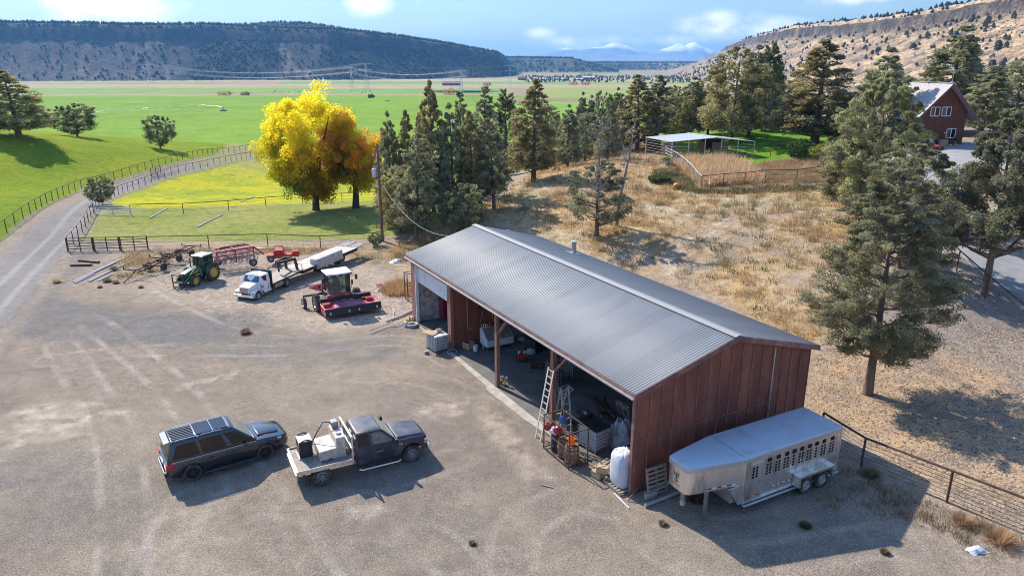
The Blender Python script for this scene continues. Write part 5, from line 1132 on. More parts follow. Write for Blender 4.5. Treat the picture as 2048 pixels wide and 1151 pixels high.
# ------------------------------------------------------------------ farm machines on the dirt
def near_wheels(rear, front, xr, xf, half):
    """half > 0: the right side faces us, half < 0: the left side does"""
    loc, yaw = place_by_wheels(rear, front, xr, xf, half); return Vector((loc[0], loc[1], h1(loc[0], loc[1])-.02)), yaw
green_m = mat('tractor_green', (.015, .105, .035), .35, 0, .12, 3, coat=.4, dirt=(.12, .10, .07), dscale=3, damt=.35)
yel_m = mat('wheel_yellow', (.62, .42, .05), .5, 0, .1, 4, dirt=(.3, .24, .13), dscale=5, damt=.35)
agr = mat('lugged_tyre', (.04, .038, .036), .9, 0, .3, 9, dirt=(.15, .12, .09), dscale=3, damt=.5)
def lug_wheel(t, x, y, r, w, rimm, side, n=18, rimr=.55):
    wh = wheel(t, x, y, r, w, rimm, side, 0, agr, rimr, dish=.04)
    b = MB()
    for i in range(n):
        a = 2*math.pi*i/n
        for k in (-1, 1):
            a2 = a+(.5*2*math.pi/n if k > 0 else 0); c1, s1, c2, s2 = math.cos(a2), math.sin(a2), math.cos(a2+.16), math.sin(a2+.16)
            b.bar((x+c1*r*1.0, y+k*w*.46, r+s1*r*1.0), (x+c2*r*1.02, y+k*.02, r+s2*r*1.02), .05, .05, up=(c1, 0, s1))
    b.build('tread', agr, wh); return wh
loc, yaw = near_wheels((431, 559), (392, 573.5), 0, 2.15, -.85)
t = thing('tractor', 'green tractor with yellow wheels and a front pallet-fork loader', 'tractor', loc, yaw)
S = .9
for s in (1, -1): lug_wheel(t, 0, s*.72*1.0, .80, .42, yel_m, s, 18, .56); lug_wheel(t, 2.2, s*.70, .56, .34, yel_m, s, 14, .54)
MB().box(-.6, -.28, .45, 1.0, .28, 1.15).box(1.0, -.22, .5, 2.9, .22, .95).box(-.15, -.6, .7, .15, .6, .9).box(2.1, -.55, .48, 2.3, .55, .62).build('chassis', M_['black'], t, bevel=.02)
MB().loft([[(x, y, z) for y, z in sym([(0, .85), (w, .85), (w, z1-.14), (w*.8, z1), (0, z1+.03)])] for x, w, z1 in ((.75, .40, 1.62), (1.6, .37, 1.55), (2.45, .34, 1.42), (2.85, .30, 1.30))]).build('bonnet', green_m, t, smooth=40)
MB().box(2.855, -.26, .88, 2.88, .26, 1.24).build('grille', M_['black'], t)
for s in (1, -1):
    MB().box(.95, min(s*.375, s*.41), 1.18, 2.3, max(s*.375, s*.41), 1.28).build('yellow_stripe', M_['yellow'], t)
    MB().loft([[(-.78+q*.0+.9*math.cos(a)*.96+.78-.0, s*y, .82+.90*math.sin(a)) for y in (.46, .93)]+[(.84*math.cos(a), s*y, .82+.84*math.sin(a)) for y in (.93, .46)] for q, a in ((0, a) for a in np.linspace(.25, 2.6, 9))]).build('fender', green_m, t, smooth=40)
# cab
cb = [(-.35, .60, 1.15), (.92, .55, 1.15)]; ct = [(-.30, .62, 2.38), (.80, .56, 2.38)]
for (x, y, z), (x2, y2, z2) in zip(cb, ct):
    for s in (1, -1): MB().bar((x, s*y, z), (x2, s*y2, z2), .07).build('cab_pillar', green_m, t)
for s in (1, -1): MB().bar((.2, s*.6, 1.0), (.2, s*.62, 2.38), .05).build('cab_pillar', green_m, t); MB().panel([(-.33, s*.60, 1.0), (.9, s*.56, 1.0), (.78, s*.57, 2.36), (-.3, s*.62, 2.36)], 0, 0, 1, 1, 0, .008).build('side_window', GLASS, t)
MB().panel([(.92, -.54, 1.5), (.92, .54, 1.5), (.80, .55, 2.36), (.80, -.55, 2.36)], 0, 0, 1, 1, 0, .008).build('windscreen', GLASS, t); MB().panel([(-.35, -.58, 1.2), (-.35, .58, 1.2), (-.3, .6, 2.36), (-.3, -.6, 2.36)], 0, 0, 1, 1, 0, .008).build('rear_window', GLASS, t)
MB().box(-.42, -.70, 2.38, .95, .70, 2.50).build('cab_roof', green_m, t, bevel=.05); MB().box(-.36, -.62, 2.50, .86, .62, 2.535).build('roof_top', mat('pale_roof_top', (.5, .56, .5), .45, 0, .05, 3), t, bevel=.02)
MB().box(-.15, -.25, 1.25, .3, .25, 1.4).box(-.2, -.25, 1.4, -.05, .25, 1.95).build('driver_seat', M_['black'], t, bevel=.04); MB().tube([(.55, 0, 1.4), (.45, 0, 1.75)], .03, 6).lathe([(.16, 1.75), (.19, 1.76), (.16, 1.78)], 16, (.45, 0, 0)).build('steering_wheel', M_['black'], t)
MB().tube([(1.3, -.46, 1.2), (1.3, -.46, 2.35)], .05, 8).build('exhaust_stack', M_['black'], t)
for s in (1, -1): MB().box(.90, s*.45-.05, 2.42, .99, s*.45+.05, 2.48).build('work_lamp', M_['amber'], t)
# loader
for s in (1, -1):
    b = MB(); b.bar((.95, s*.52, 1.30), (1.9, s*.54, 1.5), .13, .2); b.bar((1.9, s*.54, 1.5), (3.25, s*.54, .55), .12, .18); b.bar((1.15, s*.50, .7), (1.15, s*.50, 1.35), .12, .25); b.build('loader_arm', green_m, t, bevel=.01)
    MB().tube([(1.3, s*.53, 1.0), (2.4, s*.53, 1.02)], .045, 8).build('hydraulic_ram', M_['chrome'], t)
b = MB(); b.bar((3.2, -.54, .65), (3.2, .54, .65), .12); b.build('cross_tube', green_m, t)
b = MB()
for y in (-.6, .6): b.bar((3.42, y, .18), (3.42, y, 1.35), .07)
for z in (.25, .62, 1.35): b.bar((3.42, -.6, z), (3.42, .6, z), .07)
b.build('fork_frame', M_['black'], t)
for y in (-.4, .4): MB().bar((3.42, y, .16), (4.35, y, .10), .10, .05).build('fork_tine', M_['black'], t)
t.scale = (S, S, S)

# --- white flatbed truck
wt = mat('white_truck_paint', (.78, .79, .80), .3, 0, .03, 2, coat=.6, dirt=(.5, .47, .42), dscale=2, damt=.15)
loc, yaw = near_wheels((575, 571.5), (518, 598.5), .75, 5.5, -1.1)
sc_ = math.dist(PZ(575, 571.5)[:2], PZ(518, 598.5)[:2])/4.75
loc, yaw = near_wheels((575, 571.5), (518, 598.5), .75*sc_, 5.5*sc_, -1.1*sc_)
t = thing('flatbed_truck', 'white conventional-cab truck with a wooden flat bed', 'truck', loc, yaw)
for s in (1, -1):
    wheel(t, 5.5, s*1.0, .50, .28, M_['galv'], s, 8, rimr=.55); wheel(t, .75, s*.95, .50, .50, M_['steel'], s, 8, rimr=.55)
MB().box(-1.6, -.42, .62, 5.9, -.30, .85).box(-1.6, .30, .62, 5.9, .42, .85).box(.65, -.9, .42, .85, .9, .58).box(5.4, -.9, .42, 5.6, .9, .55).build('chassis', M_['black'], t)
# bonnet and wings
bn = hull([(4.9, [(0, .85), (.72, .85), (.78, 1.35), (.70, 1.68), (0, 1.74)]), (5.6, [(0, .85), (.66, .85), (.70, 1.3), (.62, 1.56), (0, 1.60)]), (6.15, [(0, .85), (.55, .85), (.60, 1.2), (.54, 1.42), (0, 1.46)])]).build('bonnet', wt, t, smooth=50)
for s in (1, -1):
    MB().loft([[(5.5+.62*math.cos(a), s*y, .52+.60*math.sin(a)) for y in (.6, 1.13)]+[(5.5+.56*math.cos(a), s*y, .52+.54*math.sin(a)) for y in (1.13, .6)] for a in np.linspace(-.1, 3.2, 11)]).build('wing', wt, t, smooth=50)
    MB().box(5.95, min(s*.62, s*1.12), .72, 6.16, max(s*.62, s*1.12), 1.06).build('wing_nose', wt, t, bevel=.05)
    MB().box(6.14, min(s*.66, s*.92), .84, 6.18, max(s*.66, s*.92), 1.0).build('headlamp', M_['clearlens'], t, bevel=.01); MB().box(6.12, min(s*.93, s*1.10), .85, 6.175, max(s*.93, s*1.10), .98).build('indicator', M_['amber'], t, bevel=.01)
    MB().tube([(4.85, s*1.05, 1.35), (4.95, s*1.32, 1.4), (4.95, s*1.32, 2.1), (4.85, s*1.05, 2.2)], .02, 5).box(4.92, min(s*1.25, s*1.40), 1.55, 4.97, max(s*1.25, s*1.40), 1.98).build('mirror', M_['white'], t)
    MB().tube([(3.5, s*.95, .62), (4.6, s*.95, .62)], .24, 14).build('fuel_tank', M_['alu'], t, smooth=50)
MB().box(6.155, -.50, .92, 6.18, .50, 1.40).build('grille', M_['chrome'], t)
gb = MB()
for i in range(12): gb.box(6.181, -.46+i*.08, .95, 6.19, -.43+i*.08, 1.38)
gb.build('grille_bars', M_['black'], t)
MB().box(6.15, -1.12, .48, 6.36, 1.12, .78).build('front_bumper', M_['chrome'], t, bevel=.04); MB().box(6.181, -.4, .82, 6.195, .4, .90).build('nose_badge', M_['black'], t)
# cab
cab_lo = [(3.45, 1.02, .80), (4.95, .98, .80)]
cabm = MB().loft([[(3.45, y, z) for y, z in sym([(0, .8), (1.02, .8), (1.05, 1.6), (.93, 2.32), (0, 2.42)])], [(4.7, y, z) for y, z in sym([(0, .8), (1.02, .8), (1.05, 1.6), (.90, 2.30), (0, 2.40)])], [(5.02, y, z) for y, z in sym([(0, .8), (.98, .8), (.99, 1.6), (.96, 1.66), (0, 1.70)])]]).build('cab', wt, t, smooth=35)
MB().panel([(5.02, -.96, 1.68), (5.02, .96, 1.68), (4.7, .90, 2.32), (4.7, -.90, 2.32)], .04, .06, .96, .90, .012, .02).build('windscreen', mat('blue_windscreen', (.07, .11, .13), .08, 0, .3, 2, coat=.6), t)
for s in (1, -1):
    Q = [(3.6, s*1.05, 1.60), (4.85, s*1.02, 1.62), (4.62, s*.91, 2.26), (3.6, s*.94, 2.26)]
    if s < 0: Q = [Q[1], Q[0], Q[3], Q[2]]
    MB().panel(Q, .28 if s > 0 else .08, .05, .92 if s > 0 else .72, .9, .012, .02).build('side_window', M_['glassdark'], t)
    MB().box(3.75, min(s*1.03, s*1.06), .9, 3.765, max(s*1.03, s*1.06), 1.6).box(4.88, min(s*1.0, s*1.05), .9, 4.895, max(s*1.0, s*1.05), 1.6).build('door_seam', M_['black'], t); MB().box(4.5, min(s*1.04, s*1.075), 1.15, 4.8, max(s*1.04, s*1.075), 1.3).build('door_badge', M_['red'], t)
for y in (-.4, 0, .4): MB().box(4.4, y-.05, 2.40, 4.5, y+.05, 2.46).build('cab_lamp', M_['amber'], t)
bd = MB().box(-2.3, -1.2, 1.08, 3.25, 1.2, 1.16).build('bed_deck', mat('worn_plank_deck', (.40, .34, .28), .85, 0, .2, 2.5, .3, 20, dirt=(.22, .19, .17), dscale=2, damt=.5, stretch=(.4, 5, 1)), t)
MB().box(-2.3, -1.24, .98, 3.25, -1.2, 1.14).box(-2.3, 1.2, .98, 3.25, 1.24, 1.14).box(-2.36, -1.24, .95, -2.3, 1.24, 1.14).build('bed_edge', M_['black'], t)
MB().box(3.24, -1.2, 1.0, 3.32, 1.2, 2.55).build('bulkhead', M_['black'], t, bevel=.01)
MB().box(1.5, 1.0, .55, 2.9, 1.2, .97).build('side_box', M_['steel'], t, bevel=.01)
t.scale = (sc_,)*3
deck0 = t.matrix_world

# --- gooseneck equipment trailer behind it
zb = .78
A, B_, D_ = PZ(606, 540, zb), PZ(692, 504, zb), PZ(592, 523, zb)
d = (B_-A)[:2]; Ld = np.linalg.norm(d)*.86; d = d/np.linalg.norm(d); nn = np.array([-d[1], d[0]]); Wd = min(2.3, abs((D_-A)[:2]@nn))
o = A[:2]; yw = math.atan2(-d[1], -d[0])     # x forward = towards the neck
t = thing('gooseneck_trailer', 'long plank-decked gooseneck trailer coupled behind the white truck', 'trailer', (o[0]+nn[0]*Wd/2, o[1]+nn[1]*Wd/2, -.02), yw)
Ld = 8.2
MB().box(-Ld, -Wd/2, zb-.08, 0, Wd/2, zb).build('deck', mat('grey_plank_deck', (.50, .45, .39), .85, 0, .2, 2.5, .3, 20, dirt=(.3, .27, .24), dscale=2, damt=.4, stretch=(.4, 5, 1)), t)
MB().box(-Ld, -Wd/2-.05, zb-.26, .02, -Wd/2, zb+.01).box(-Ld, Wd/2, zb-.26, .02, Wd/2+.05, zb+.01).box(0, -Wd/2-.05, zb-.26, .06, Wd/2+.05, zb+.02).build('side_rail', M_['black'], t)
MB().box(-Ld-1.7, -Wd/2+.1, zb-.03, -Ld, -.1, zb+.03).build('ramp', M_['steel'], t); MB().box(-Ld-1.7, .1, zb-.03, -Ld, Wd/2-.1, zb+.03).build('ramp', M_['steel'], t)
for s in (1, -1):
    b = MB(); b.bar((0, s*.55, zb+.0), (.15, s*.50, 1.75), .14, .2); b.bar((.15, s*.50, 1.75), (1.7, s*.18, 1.80), .14, .2); b.build('neck_beam', M_['black'], t)
b = MB().bar((.15, -.55, 1.75), (.15, .55, 1.75), .15, .18); b.bar((1.7, -.22, 1.8), (1.7, .22, 1.8), .14); b.build('neck_cross', M_['black'], t)
MB().tube([(1.65, 0, 1.85), (1.65, 0, 1.0)], .08, 10).build('coupler', M_['black'], t)
MB().tube([(.1, -Wd/2, zb), (.1, -Wd/2, zb+.55), (.1, Wd/2, zb+.55), (.1, Wd/2, zb)], .035, 6).build('front_rack', M_['black'], t)
for s in (1, -1):
    for x in (-5.2, -6.1): wheel(t, x, s*(Wd/2-.25), .34, .22, M_['steel'], s, 6)
t = thing('white_box_tank', 'long off-white box tank lying behind the trailer near the red windrower', 'tank', (*PZ(655, 535, 0)[:2], 0), yw)
MB().box(-1.9, -.45, .35, 1.9, .45, 1.25).build('tank_shell', M_['offwhite'], t, bevel=.16, seg=3); MB().box(-1.5, -.4, 0, -1.3, .4, .36).box(1.3, -.4, 0, 1.5, .4, .36).build('cradle', M_['black'], t)

# --- red windrower (self-propelled hay cutter)
rd = mat('windrower_red', (.42, .03, .045), .38, 0, .1, 3, coat=.3, dirt=(.55, .30, .30), dscale=1.5, damt=.35)
Lw, Rw = PZ(630, 622)[:2], PZ(722, 607)[:2]
ax = (Rw-Lw)/np.linalg.norm(Rw-Lw); hd = np.array([ax[1], -ax[0]]); yw = math.atan2(hd[1], hd[0]); c0 = (Lw+Rw)/2
t = thing('windrower', 'red self-propelled windrower with a glass cab and wide cutting header', 'windrower', (c0[0], c0[1], -.02), yw)
tw = np.linalg.norm(Rw-Lw)/2
lug_wheel(t, 0, -tw+.0, .72, .42, M_['steel'], -1, 18, .56); lug_wheel(t, 0, tw-.1, .72, .42, M_['steel'], 1, 18, .56)
MB().box(-.25, -tw+.2, .75, .25, tw-.3, 1.05).box(-3.0, -.5, .8, .3, -.35, 1.1).box(-3.0, .35, .8, .3, .5, 1.1).build('chassis', M_['black'], t)
MB().bar((-1.3, -.4, 1.0), (-1.15, -2.45, 1.05), .14).tube([(-1.15, -2.45, 1.1), (-1.15, -2.45, .62)], .06, 8).build('caster_arm', M_['black'], t)
wheel(t, -1.15, -2.45, .44, .28, M_['galv'], -1, 0); wheel(t, -3.0, 1.3, .44, .28, M_['galv'], 1, 0)
MB().bar((-3.0, .4, 1.0), (-3.0, 1.3, 1.0), .12).build('caster_arm', M_['black'], t)
MB().hexa([(-3.2, -.85, 1.1), (-1.0, -.85, 1.1), (-1.0, .85, 1.1), (-3.2, .85, 1.1)], [(-3.1, -.75, 1.35), (-.9, -.8, 1.95), (-.9, .8, 1.95), (-3.1, .75, 1.35)]).build('engine_hood', rd, t, bevel=.04)
MB().hexa([(-2.5, -1.7, 1.25), (-.9, -1.0, 1.25), (-.9, -.86, 1.25), (-2.4, -.86, 1.25)], [(-2.3, -1.5, 1.55), (-.9, -.9, 1.95), (-.9, -.86, 1.95), (-2.3, -.86, 1.6)]).build('open_side_panel', rd, t)
MB().box(-.95, -.95, 1.0, .1, .95, 1.5).build('engine_bay', M_['black'], t, bevel=.03)
# cab
base = [(-.35, -.86), (.75, -.86), (1.0, -.45), (1.05, 0), (1.0, .45), (.75, .86), (-.35, .86)]
MB().prism([(x*1.02, y*1.02) for x, y in base], 1.28, 1.52, 'z').build('cab_floor', rd, t, bevel=.02)
for i, (x, y) in enumerate(base):
    if i in (0, 1, 5, 6): MB().bar((x, y, 1.5), (x*1.02, y*1.03, 3.0), .06).build('cab_pillar', M_['black'], t)
for i in range(len(base)-1):
    (x, y), (x2, y2) = base[i], base[i+1]; MB().panel([(x, y, 1.52), (x2, y2, 1.52), (x2*1.02, y2*1.03, 2.98), (x*1.02, y*1.03, 2.98)], 0, 0, 1, 1, 0, .008).build('cab_window', GLASS, t)
MB().panel([(-.35, .86, 1.5), (-.35, -.86, 1.5), (-.35, -.88, 2.98), (-.35, .88, 2.98)], 0, 0, 1, 1, 0, .01).build('cab_window', GLASS, t)
MB().prism([(-.55, -1.02), (1.15, -1.02), (1.32, -.5), (1.32, .5), (1.15, 1.02), (-.55, 1.02)], 3.0, 3.10, 'z').build('cab_visor', M_['black'], t, bevel=.02)
MB().prism([(-.6, -1.04), (1.12, -1.04), (1.28, -.5), (1.28, .5), (1.12, 1.04), (-.6, 1.04)], 3.10, 3.22, 'z').build('cab_roof', M_['white'], t, bevel=.05)
for y in (-.85, -.55, -.25, .25, .55, .85): MB().box(1.17 if abs(y) > .5 else 1.31, y-.07, 3.02, 1.22 if abs(y) > .5 else 1.345, y+.07, 3.09).build('work_lamp', M_['clearlens'], t)
MB().box(-.1, -.26, 1.52, .35, .26, 1.95).box(-.2, -.26, 1.95, -.02, .26, 2.65).build('driver_seat', mat('tan_seat', (.25, .19, .14), .8), t, bevel=.06)
MB().tube([(.8, 0, 1.55), (.62, 0, 2.1)], .04, 6).lathe([(.17, 2.1), (.21, 2.12), (.17, 2.14)], 16, (.62, 0, 0)).build('steering_wheel', M_['black'], t)
for s in (-1, 1):
    MB().tube([(.9, s*.9, 2.9), (1.0, s*1.35, 2.9)], .02, 5).box(.97, s*1.35-.09, 2.5, 1.03, s*1.35+.09, 2.9).build('mirror', M_['black'], t)
    MB().tube([(-.2, s*1.15, 1.1), (-.2, s*1.35, 1.9)], .02, 5).box(-.25, s*1.35-.07, 1.75, -.18, s*1.35+.07, 2.15).build('lamp_stalk', M_['black'], t); MB().box(-.26, s*1.35-.06, 2.0, -.17, s*1.35+.06, 2.14).build('warning_lamp', M_['redlens'], t)
# header
y0, y1 = -1.75, 2.75
MB().hexa([(1.25, y0, .35), (2.7, y0, .30), (2.7, y1, .30), (1.25, y1, .35)], [(1.15, y0, .96), (2.50, y0, .84), (2.50, y1, .84), (1.15, y1, .96)]).build('header', rd, t, bevel=.02)
MB().panel([(2.72, y0, .30), (2.72, y1, .30), (2.53, y1, .82), (2.53, y0, .82)], 0, 0, 1, 1, .03, .03).build('shaded_front_sheet', M_['black'], t)  # black sheet over the header face, its shade given by the colour
MB().box(1.0, y0, 1.05, 1.35, y1-.4, 1.35).build('header_frame', M_['black'], t); MB().box(.9, -1.15, 1.15, 1.15, .9, 1.5).build('red_crossbar', rd, t, bevel=.02)
for y in (y0+.35, y1-.7): MB().box(1.4, y-.3, .88, 2.0, y+.3, 1.12).build('drive_cover', rd, t, bevel=.02)
cv = MB().hexa([(1.4, -.9, .93), (2.44, -.9, .845), (2.44, 1.4, .845), (1.4, 1.4, .93)], [(1.4, -.8, .98), (2.42, -.8, .885), (2.42, 1.3, .885), (1.4, 1.3, .98)]).build('sunlit_header_top', mat('sunlit_header_pink', (.34, .13, .19), .7, 0, .4, 1.2), t)  # thin plate on the header top, the sunlit pink put into its colour
for y in (y0+.35, .1, .9, y1-.4): MB().box(2.74, y-.06, .45, 2.77, y+.06, .62).build('marker', M_['white'], t)
t.scale = (.9, .9, .9)

# --- hay rake with folded wheels
t = thing('hay_rake', 'folded dark red wheel rake with thin silver tines behind the tractor', 'hay rake', (*PZ(470, 532)[:2], 0), R(38))
random.seed(11)
for z in (1.0, 1.75): MB().bar((-1.7, -.6, z), (1.7, -.6, z), .14).build('frame_beam', rd, t); MB().bar((-1.7, .7, z), (1.7, .7, z), .14).build('frame_beam', rd, t)
for x in (-1.7, 0, 1.7): MB().bar((x, -.6, .5), (x, -.6, 1.8), .12).build('frame_post', rd, t); MB().bar((x, -.6, 1.75), (x, .7, 1.75), .12).build('frame_beam', rd, t)
MB().bar((1.7, -.6, 1.8), (2.9, .1, .7), .12).build('drawbar', rd, t); MB().bar((-1.2, 0, 2.0), (1.2, 0, 2.05), .08).build('top_bar', M_['black'], t)
for i in range(10):
    cx, cy, cz = -1.6+(i % 5)*.75, (-1.05 if i < 5 else 1.0), .82; b = MB(); tl = .35
    for k in range(26):
        a = k/26*2*math.pi; b.tube([(cx+.15*math.cos(a), cy-.15*math.sin(a)*tl, cz+.15*math.sin(a)), (cx+.72*math.cos(a+.3), cy-.72*math.sin(a+.3)*tl, cz+.72*math.sin(a+.3))], .014, 4)
    b.tube([(cx+.5*math.cos(a), cy-.5*math.sin(a)*tl, cz+.5*math.sin(a)) for a in np.linspace(0, 2*math.pi, 21)], .02, 5); b.build('rake_wheel', M_['steel'], t)
for i in range(16):
    a = random.uniform(-1.7, 1.2); MB().tube([(a, random.uniform(-.9, .7), random.uniform(.5, 1.7)), (a+random.uniform(.6, 1.3), random.uniform(-.9, .7), random.uniform(.6, 1.8))], .035, 5).build('rake_arm', [rd, M_['steel'], M_['black'], rd][i % 4], t)
t.scale = (.92, .92, .92)
for s in (1, -1): wheel(t, -1.2 if s > 0 else 1.4, s*1.15, .38, .22, M_['steel'], s, 0)
# --- small red implement behind
t = thing('red_mower', 'small bright red mower deck standing by the pipe fence', 'mower', (*PZ(565, 520)[:2], 0), R(10))
rm = mat('bright_red_paint', (.52, .03, .015), .4, 0, .1, 4, dirt=(.2, .06, .04), dscale=3, damt=.3)
MB().box(-1.3, -.5, .3, .9, .5, .62).build('deck', rm, t, bevel=.05); MB().box(-.7, -.35, .62, .2, .35, 1.0).build('gearbox', rm, t, bevel=.05); MB().box(.95, -.3, .35, 1.5, .3, .85).build('end_shield', rm, t, bevel=.04)
MB().tube([(-.7, 0, .9), (-.6, 0, 1.35), (.1, 0, 1.35), (.2, 0, .9)], .05, 8).build('hitch_frame', rm, t)
for s in (1, -1): wheel(t, -.9, s*.62, .3, .18, M_['steel'], s, 0)
# --- carrier frames (long rusty hay-rake frames on wheels) left of the tractor
def carrier(a, b, label, wheels_at):
    A, B_ = PZ(*a), PZ(*b); d = (B_-A); L = np.linalg.norm(d[:2]); yw = math.atan2(d[1], d[0])
    t = thing('carrier_frame', label, 'implement frame', (A[0], A[1], 0), yw, 'long rusty frames parked left of the tractor')
    for s in (1, -1): MB().tube([(0, s*.22, .55), (L, s*.40, .75)], .055, 6).build('long_beam', M_['rust'], t)
    for x in (0, L): MB().tube([(x, -1.0, .75), (x, 1.0, .75)], .05, 6).tube([(x, -1.0, .7), (x, -1.0, 1.0)], .05, 6).tube([(x, 1.0, .7), (x, 1.0, 1.0)], .05, 6).build('end_bar', M_['rust'], t)
    for x in (L*.35, L*.7): MB().bar((x, -.5, .65), (x, .5, .68), .1, .2).build('cross_member', M_['rust'], t)
    for w in wheels_at:
        for s in (1, -1):
            wheel(t, L*w, s*.75, .36, .2, M_['rust'], s, 0); 
        MB().bar((L*w, -.7, .4), (L*w, .7, .4), .08).bar((L*w, -.7, .4), (L*w+.2, -.3, .75), .05).bar((L*w, .7, .4), (L*w+.2, .3, .75), .05).build('axle', M_['rust'], t)
    MB().bar((0, 0, .6), (-1.6, -.1, .12), .09).build('drawbar', M_['rust'], t)
carrier((272, 557), (345, 527), 'rusty carrier frame nearest the pipes, its drawbar on the ground', (.55,))
carrier((322, 532), (385, 507), 'rusty carrier frame right behind the tractor', (.35, .75))
# --- irrigation pipes in the weeds
for i, (a, b, r_, lab) in enumerate((((148, 565), (250, 517), .075, 'longest pale irrigation pipe in the weeds'), ((150, 567), (190, 548), .05, 'thin pipe tucked against the near end of the longest pipe'), ((178, 564), (280, 515), .06, 'second pale pipe right of the longest one'), ((196, 563), (228, 548), .045, 'short pale pipe nearest the carrier frame'), ((268, 508), (283, 500), .05, 'short pale pipe by the brown gate fence'), ((318, 522), (300, 527), .06, 'short pipe end in the brush'),
                                ((300, 437), (335, 417), .07, 'pale pipe on the grass inside the paddock'), ((395, 455), (445, 430), .07, 'middle pale pipe on the paddock grass'), ((480, 405), (510, 392), .06, 'far pale pipe on the yellow pasture'), ((515, 498), (600, 501), .07, 'long grey pipe lying behind the red mower'), ((620, 502), (710, 506), .06, 'grey pipe behind the gooseneck trailer'))):
    p, q = G(*a), G(*b); ob = MB().tube([(0, 0, 0), tuple((q-p)*.5+Vector((0, 0, .02))), tuple(q-p)], r_, 8).build('irrigation_pipe', M_['galv'] if i % 2 else M_['plasticw'], smooth=60); ob.location = p+Vector((0, 0, r_)); tag(ob, lab, 'pipe', 'irrigation pipes lying in the grass')
for i, (a, b) in enumerate((((158, 522), (198, 526)), ((142, 532), (184, 531)))):
    p, q = G(*a), G(*b); ob = MB().bar((0, 0, 0), tuple(q-p), .25, .18).build('timber', M_['rust']); ob.location = p+Vector((0, 0, .08)); tag(ob, ['dark timber nearer the gate on the bare soil', 'dark timber farther from the gate on the bare soil'][i], 'timber')
# --- litter by the windrower and a pile of white scrap up the slope
crumple(.5, .35, .3, 18, 4, M_['bag'], 'plastic_bag', 'white plastic rubbish beside the header of the windrower', 'rubbish', G(764, 580), 0)
crumple(.3, .2, .2, 12, 5, M_['red'], 'red_bag', 'small red bag on the white rubbish by the windrower', 'rubbish', G(759, 575)+Vector((0, 0, .15)), 0)
crumple(.75, .4, .3, 16, 6, M_['galv'], 'scrap_pile', 'pale scrap heap on the bare slope left of the barn roof', 'scrap', G(795, 524), .3)
crumple(.35, .22, .18, 12, 7, M_['bag'], 'scrap_bag', 'crumpled pale bag at the right foreground near the fence', 'rubbish', G(1952, 1100), .3)
# ------------------------------------------------------------------ fences, pole, wire
def path3(px): return [G(u, v) for u, v in px]
def resample(P, step):
    out = [P[0]]; 
    for a, b in zip(P[:-1], P[1:]):
        d = math.dist(a[:2], b[:2]); n = max(1, round(d/step))
        for i in range(1, n+1): x, y = a[0]+(b[0]-a[0])*i/n, a[1]+(b[1]-a[1])*i/n; out.append(Vector((x, y, h1(x, y))))
    return out
def fence(px, label, step=3.2, h=1.3, rails=(1.0,), wires=(.25, .5, .75), m=None, r=.045, group='pipe fences', sm=True):
    m = m or M_['rustpipe']; P = path3(px)
    if sm:
        s = spline(px, 5); P = [Vector((x, y, h1(x, y))) for x, y in s]
        # even spacing along the curve
        acc = [0]; 
        for a, b in zip(P[:-1], P[1:]): acc.append(acc[-1]+math.dist(a[:2], b[:2]))
        n = max(2, round(acc[-1]/step)); Q = []
        for t_ in np.linspace(0, acc[-1], n+1):
            x = np.interp(t_, acc, [p[0] for p in P]); y = np.interp(t_, acc, [p[1] for p in P]); Q.append(Vector((x, y, h1(x, y))))
        P = Q
    else: P = resample(P, step)
    o = P[0].copy(); t = thing('pipe_fence', label, 'fence', o, 0, group)
    pm = MB().tube([(0, 0, -.1), (0, 0, h)], r, 6).mesh('post')
    for p in P[:100]: q = link_mesh('post', pm, m, t); q.location = p-o
    for k in rails: MB().tube([tuple(p-o+Vector((0, 0, h*k))) for p in P], r, 6).build('rail', m, t)
    if wires:
        b = MB()
        for k in wires: b.tube([tuple(p-o+Vector((0, 0, h*k))) for p in P], .011, 4)
        b.build('wire', M_['rustpipe'], t)
    return t
fence([(-80, 530), (0, 473), (60, 428), (105, 402), (165, 377), (232, 359), (330, 329), (430, 309), (500, 300), (524, 297)], 'long pipe fence on the far side of the gravel road', 2.6)
fence([(137, 500), (165, 465), (190, 423), (210, 405), (262, 381), (345, 350), (440, 328), (528, 312)], 'long pipe fence on the near side of the gravel road', 2.6)
fence([(262, 430), (340, 428), (420, 425), (560, 411), (650, 405), (755, 402)], 'pipe fence across the pasture in front of the yellow tree', 6.0, 1.3, (1.0,), (.35, .7))
fence([(297, 500), (420, 497), (560, 494), (690, 500), (765, 488), (850, 470)], 'pipe fence behind the parked machines', 5.2, 1.35, (1.0,), (.3, .6))
fence([(1640, 880), (1722, 934), (1893, 1004), (2060, 1072), (2300, 1160)], 'rusty pipe fence running from the stock trailer to the right edge', 5.0, 1.45, (1.0,), (.12, .24, .36, .48, .6, .72, .84), r=.05, sm=False)
fence([(1882, 508), (1922, 553), (1972, 598), (2036, 652), (2130, 730)], 'pipe fence under the junipers at the right edge', 3.6, 1.5, (1.0,), (.15, .3, .45, .6, .75))
fence([(1345, 324), (1402, 378)], 'pale-railed garden fence side running down from the shed', 2.6, 1.5, (1.0,), (.2, .4, .6, .8), M_['galv'], sm=False)
fence([(1402, 378), (1530, 365), (1655, 356), (1720, 350)], 'rusty garden fence along the front of the dry corn', 3.6, 1.5, (1.0,), (.3, .6), sm=False)
fence([(1345, 324), (1440, 318), (1590, 305)], 'rusty garden fence along the back of the dry corn', 4.0, 1.5, (1.0,), (.4,), sm=False)
fence([(1258, 300), (1305, 297), (1345, 320)], 'low corral fence running left from the open shed', 2.0, 1.3, (1.0, .7, .4), None, M_['galv'], sm=False)
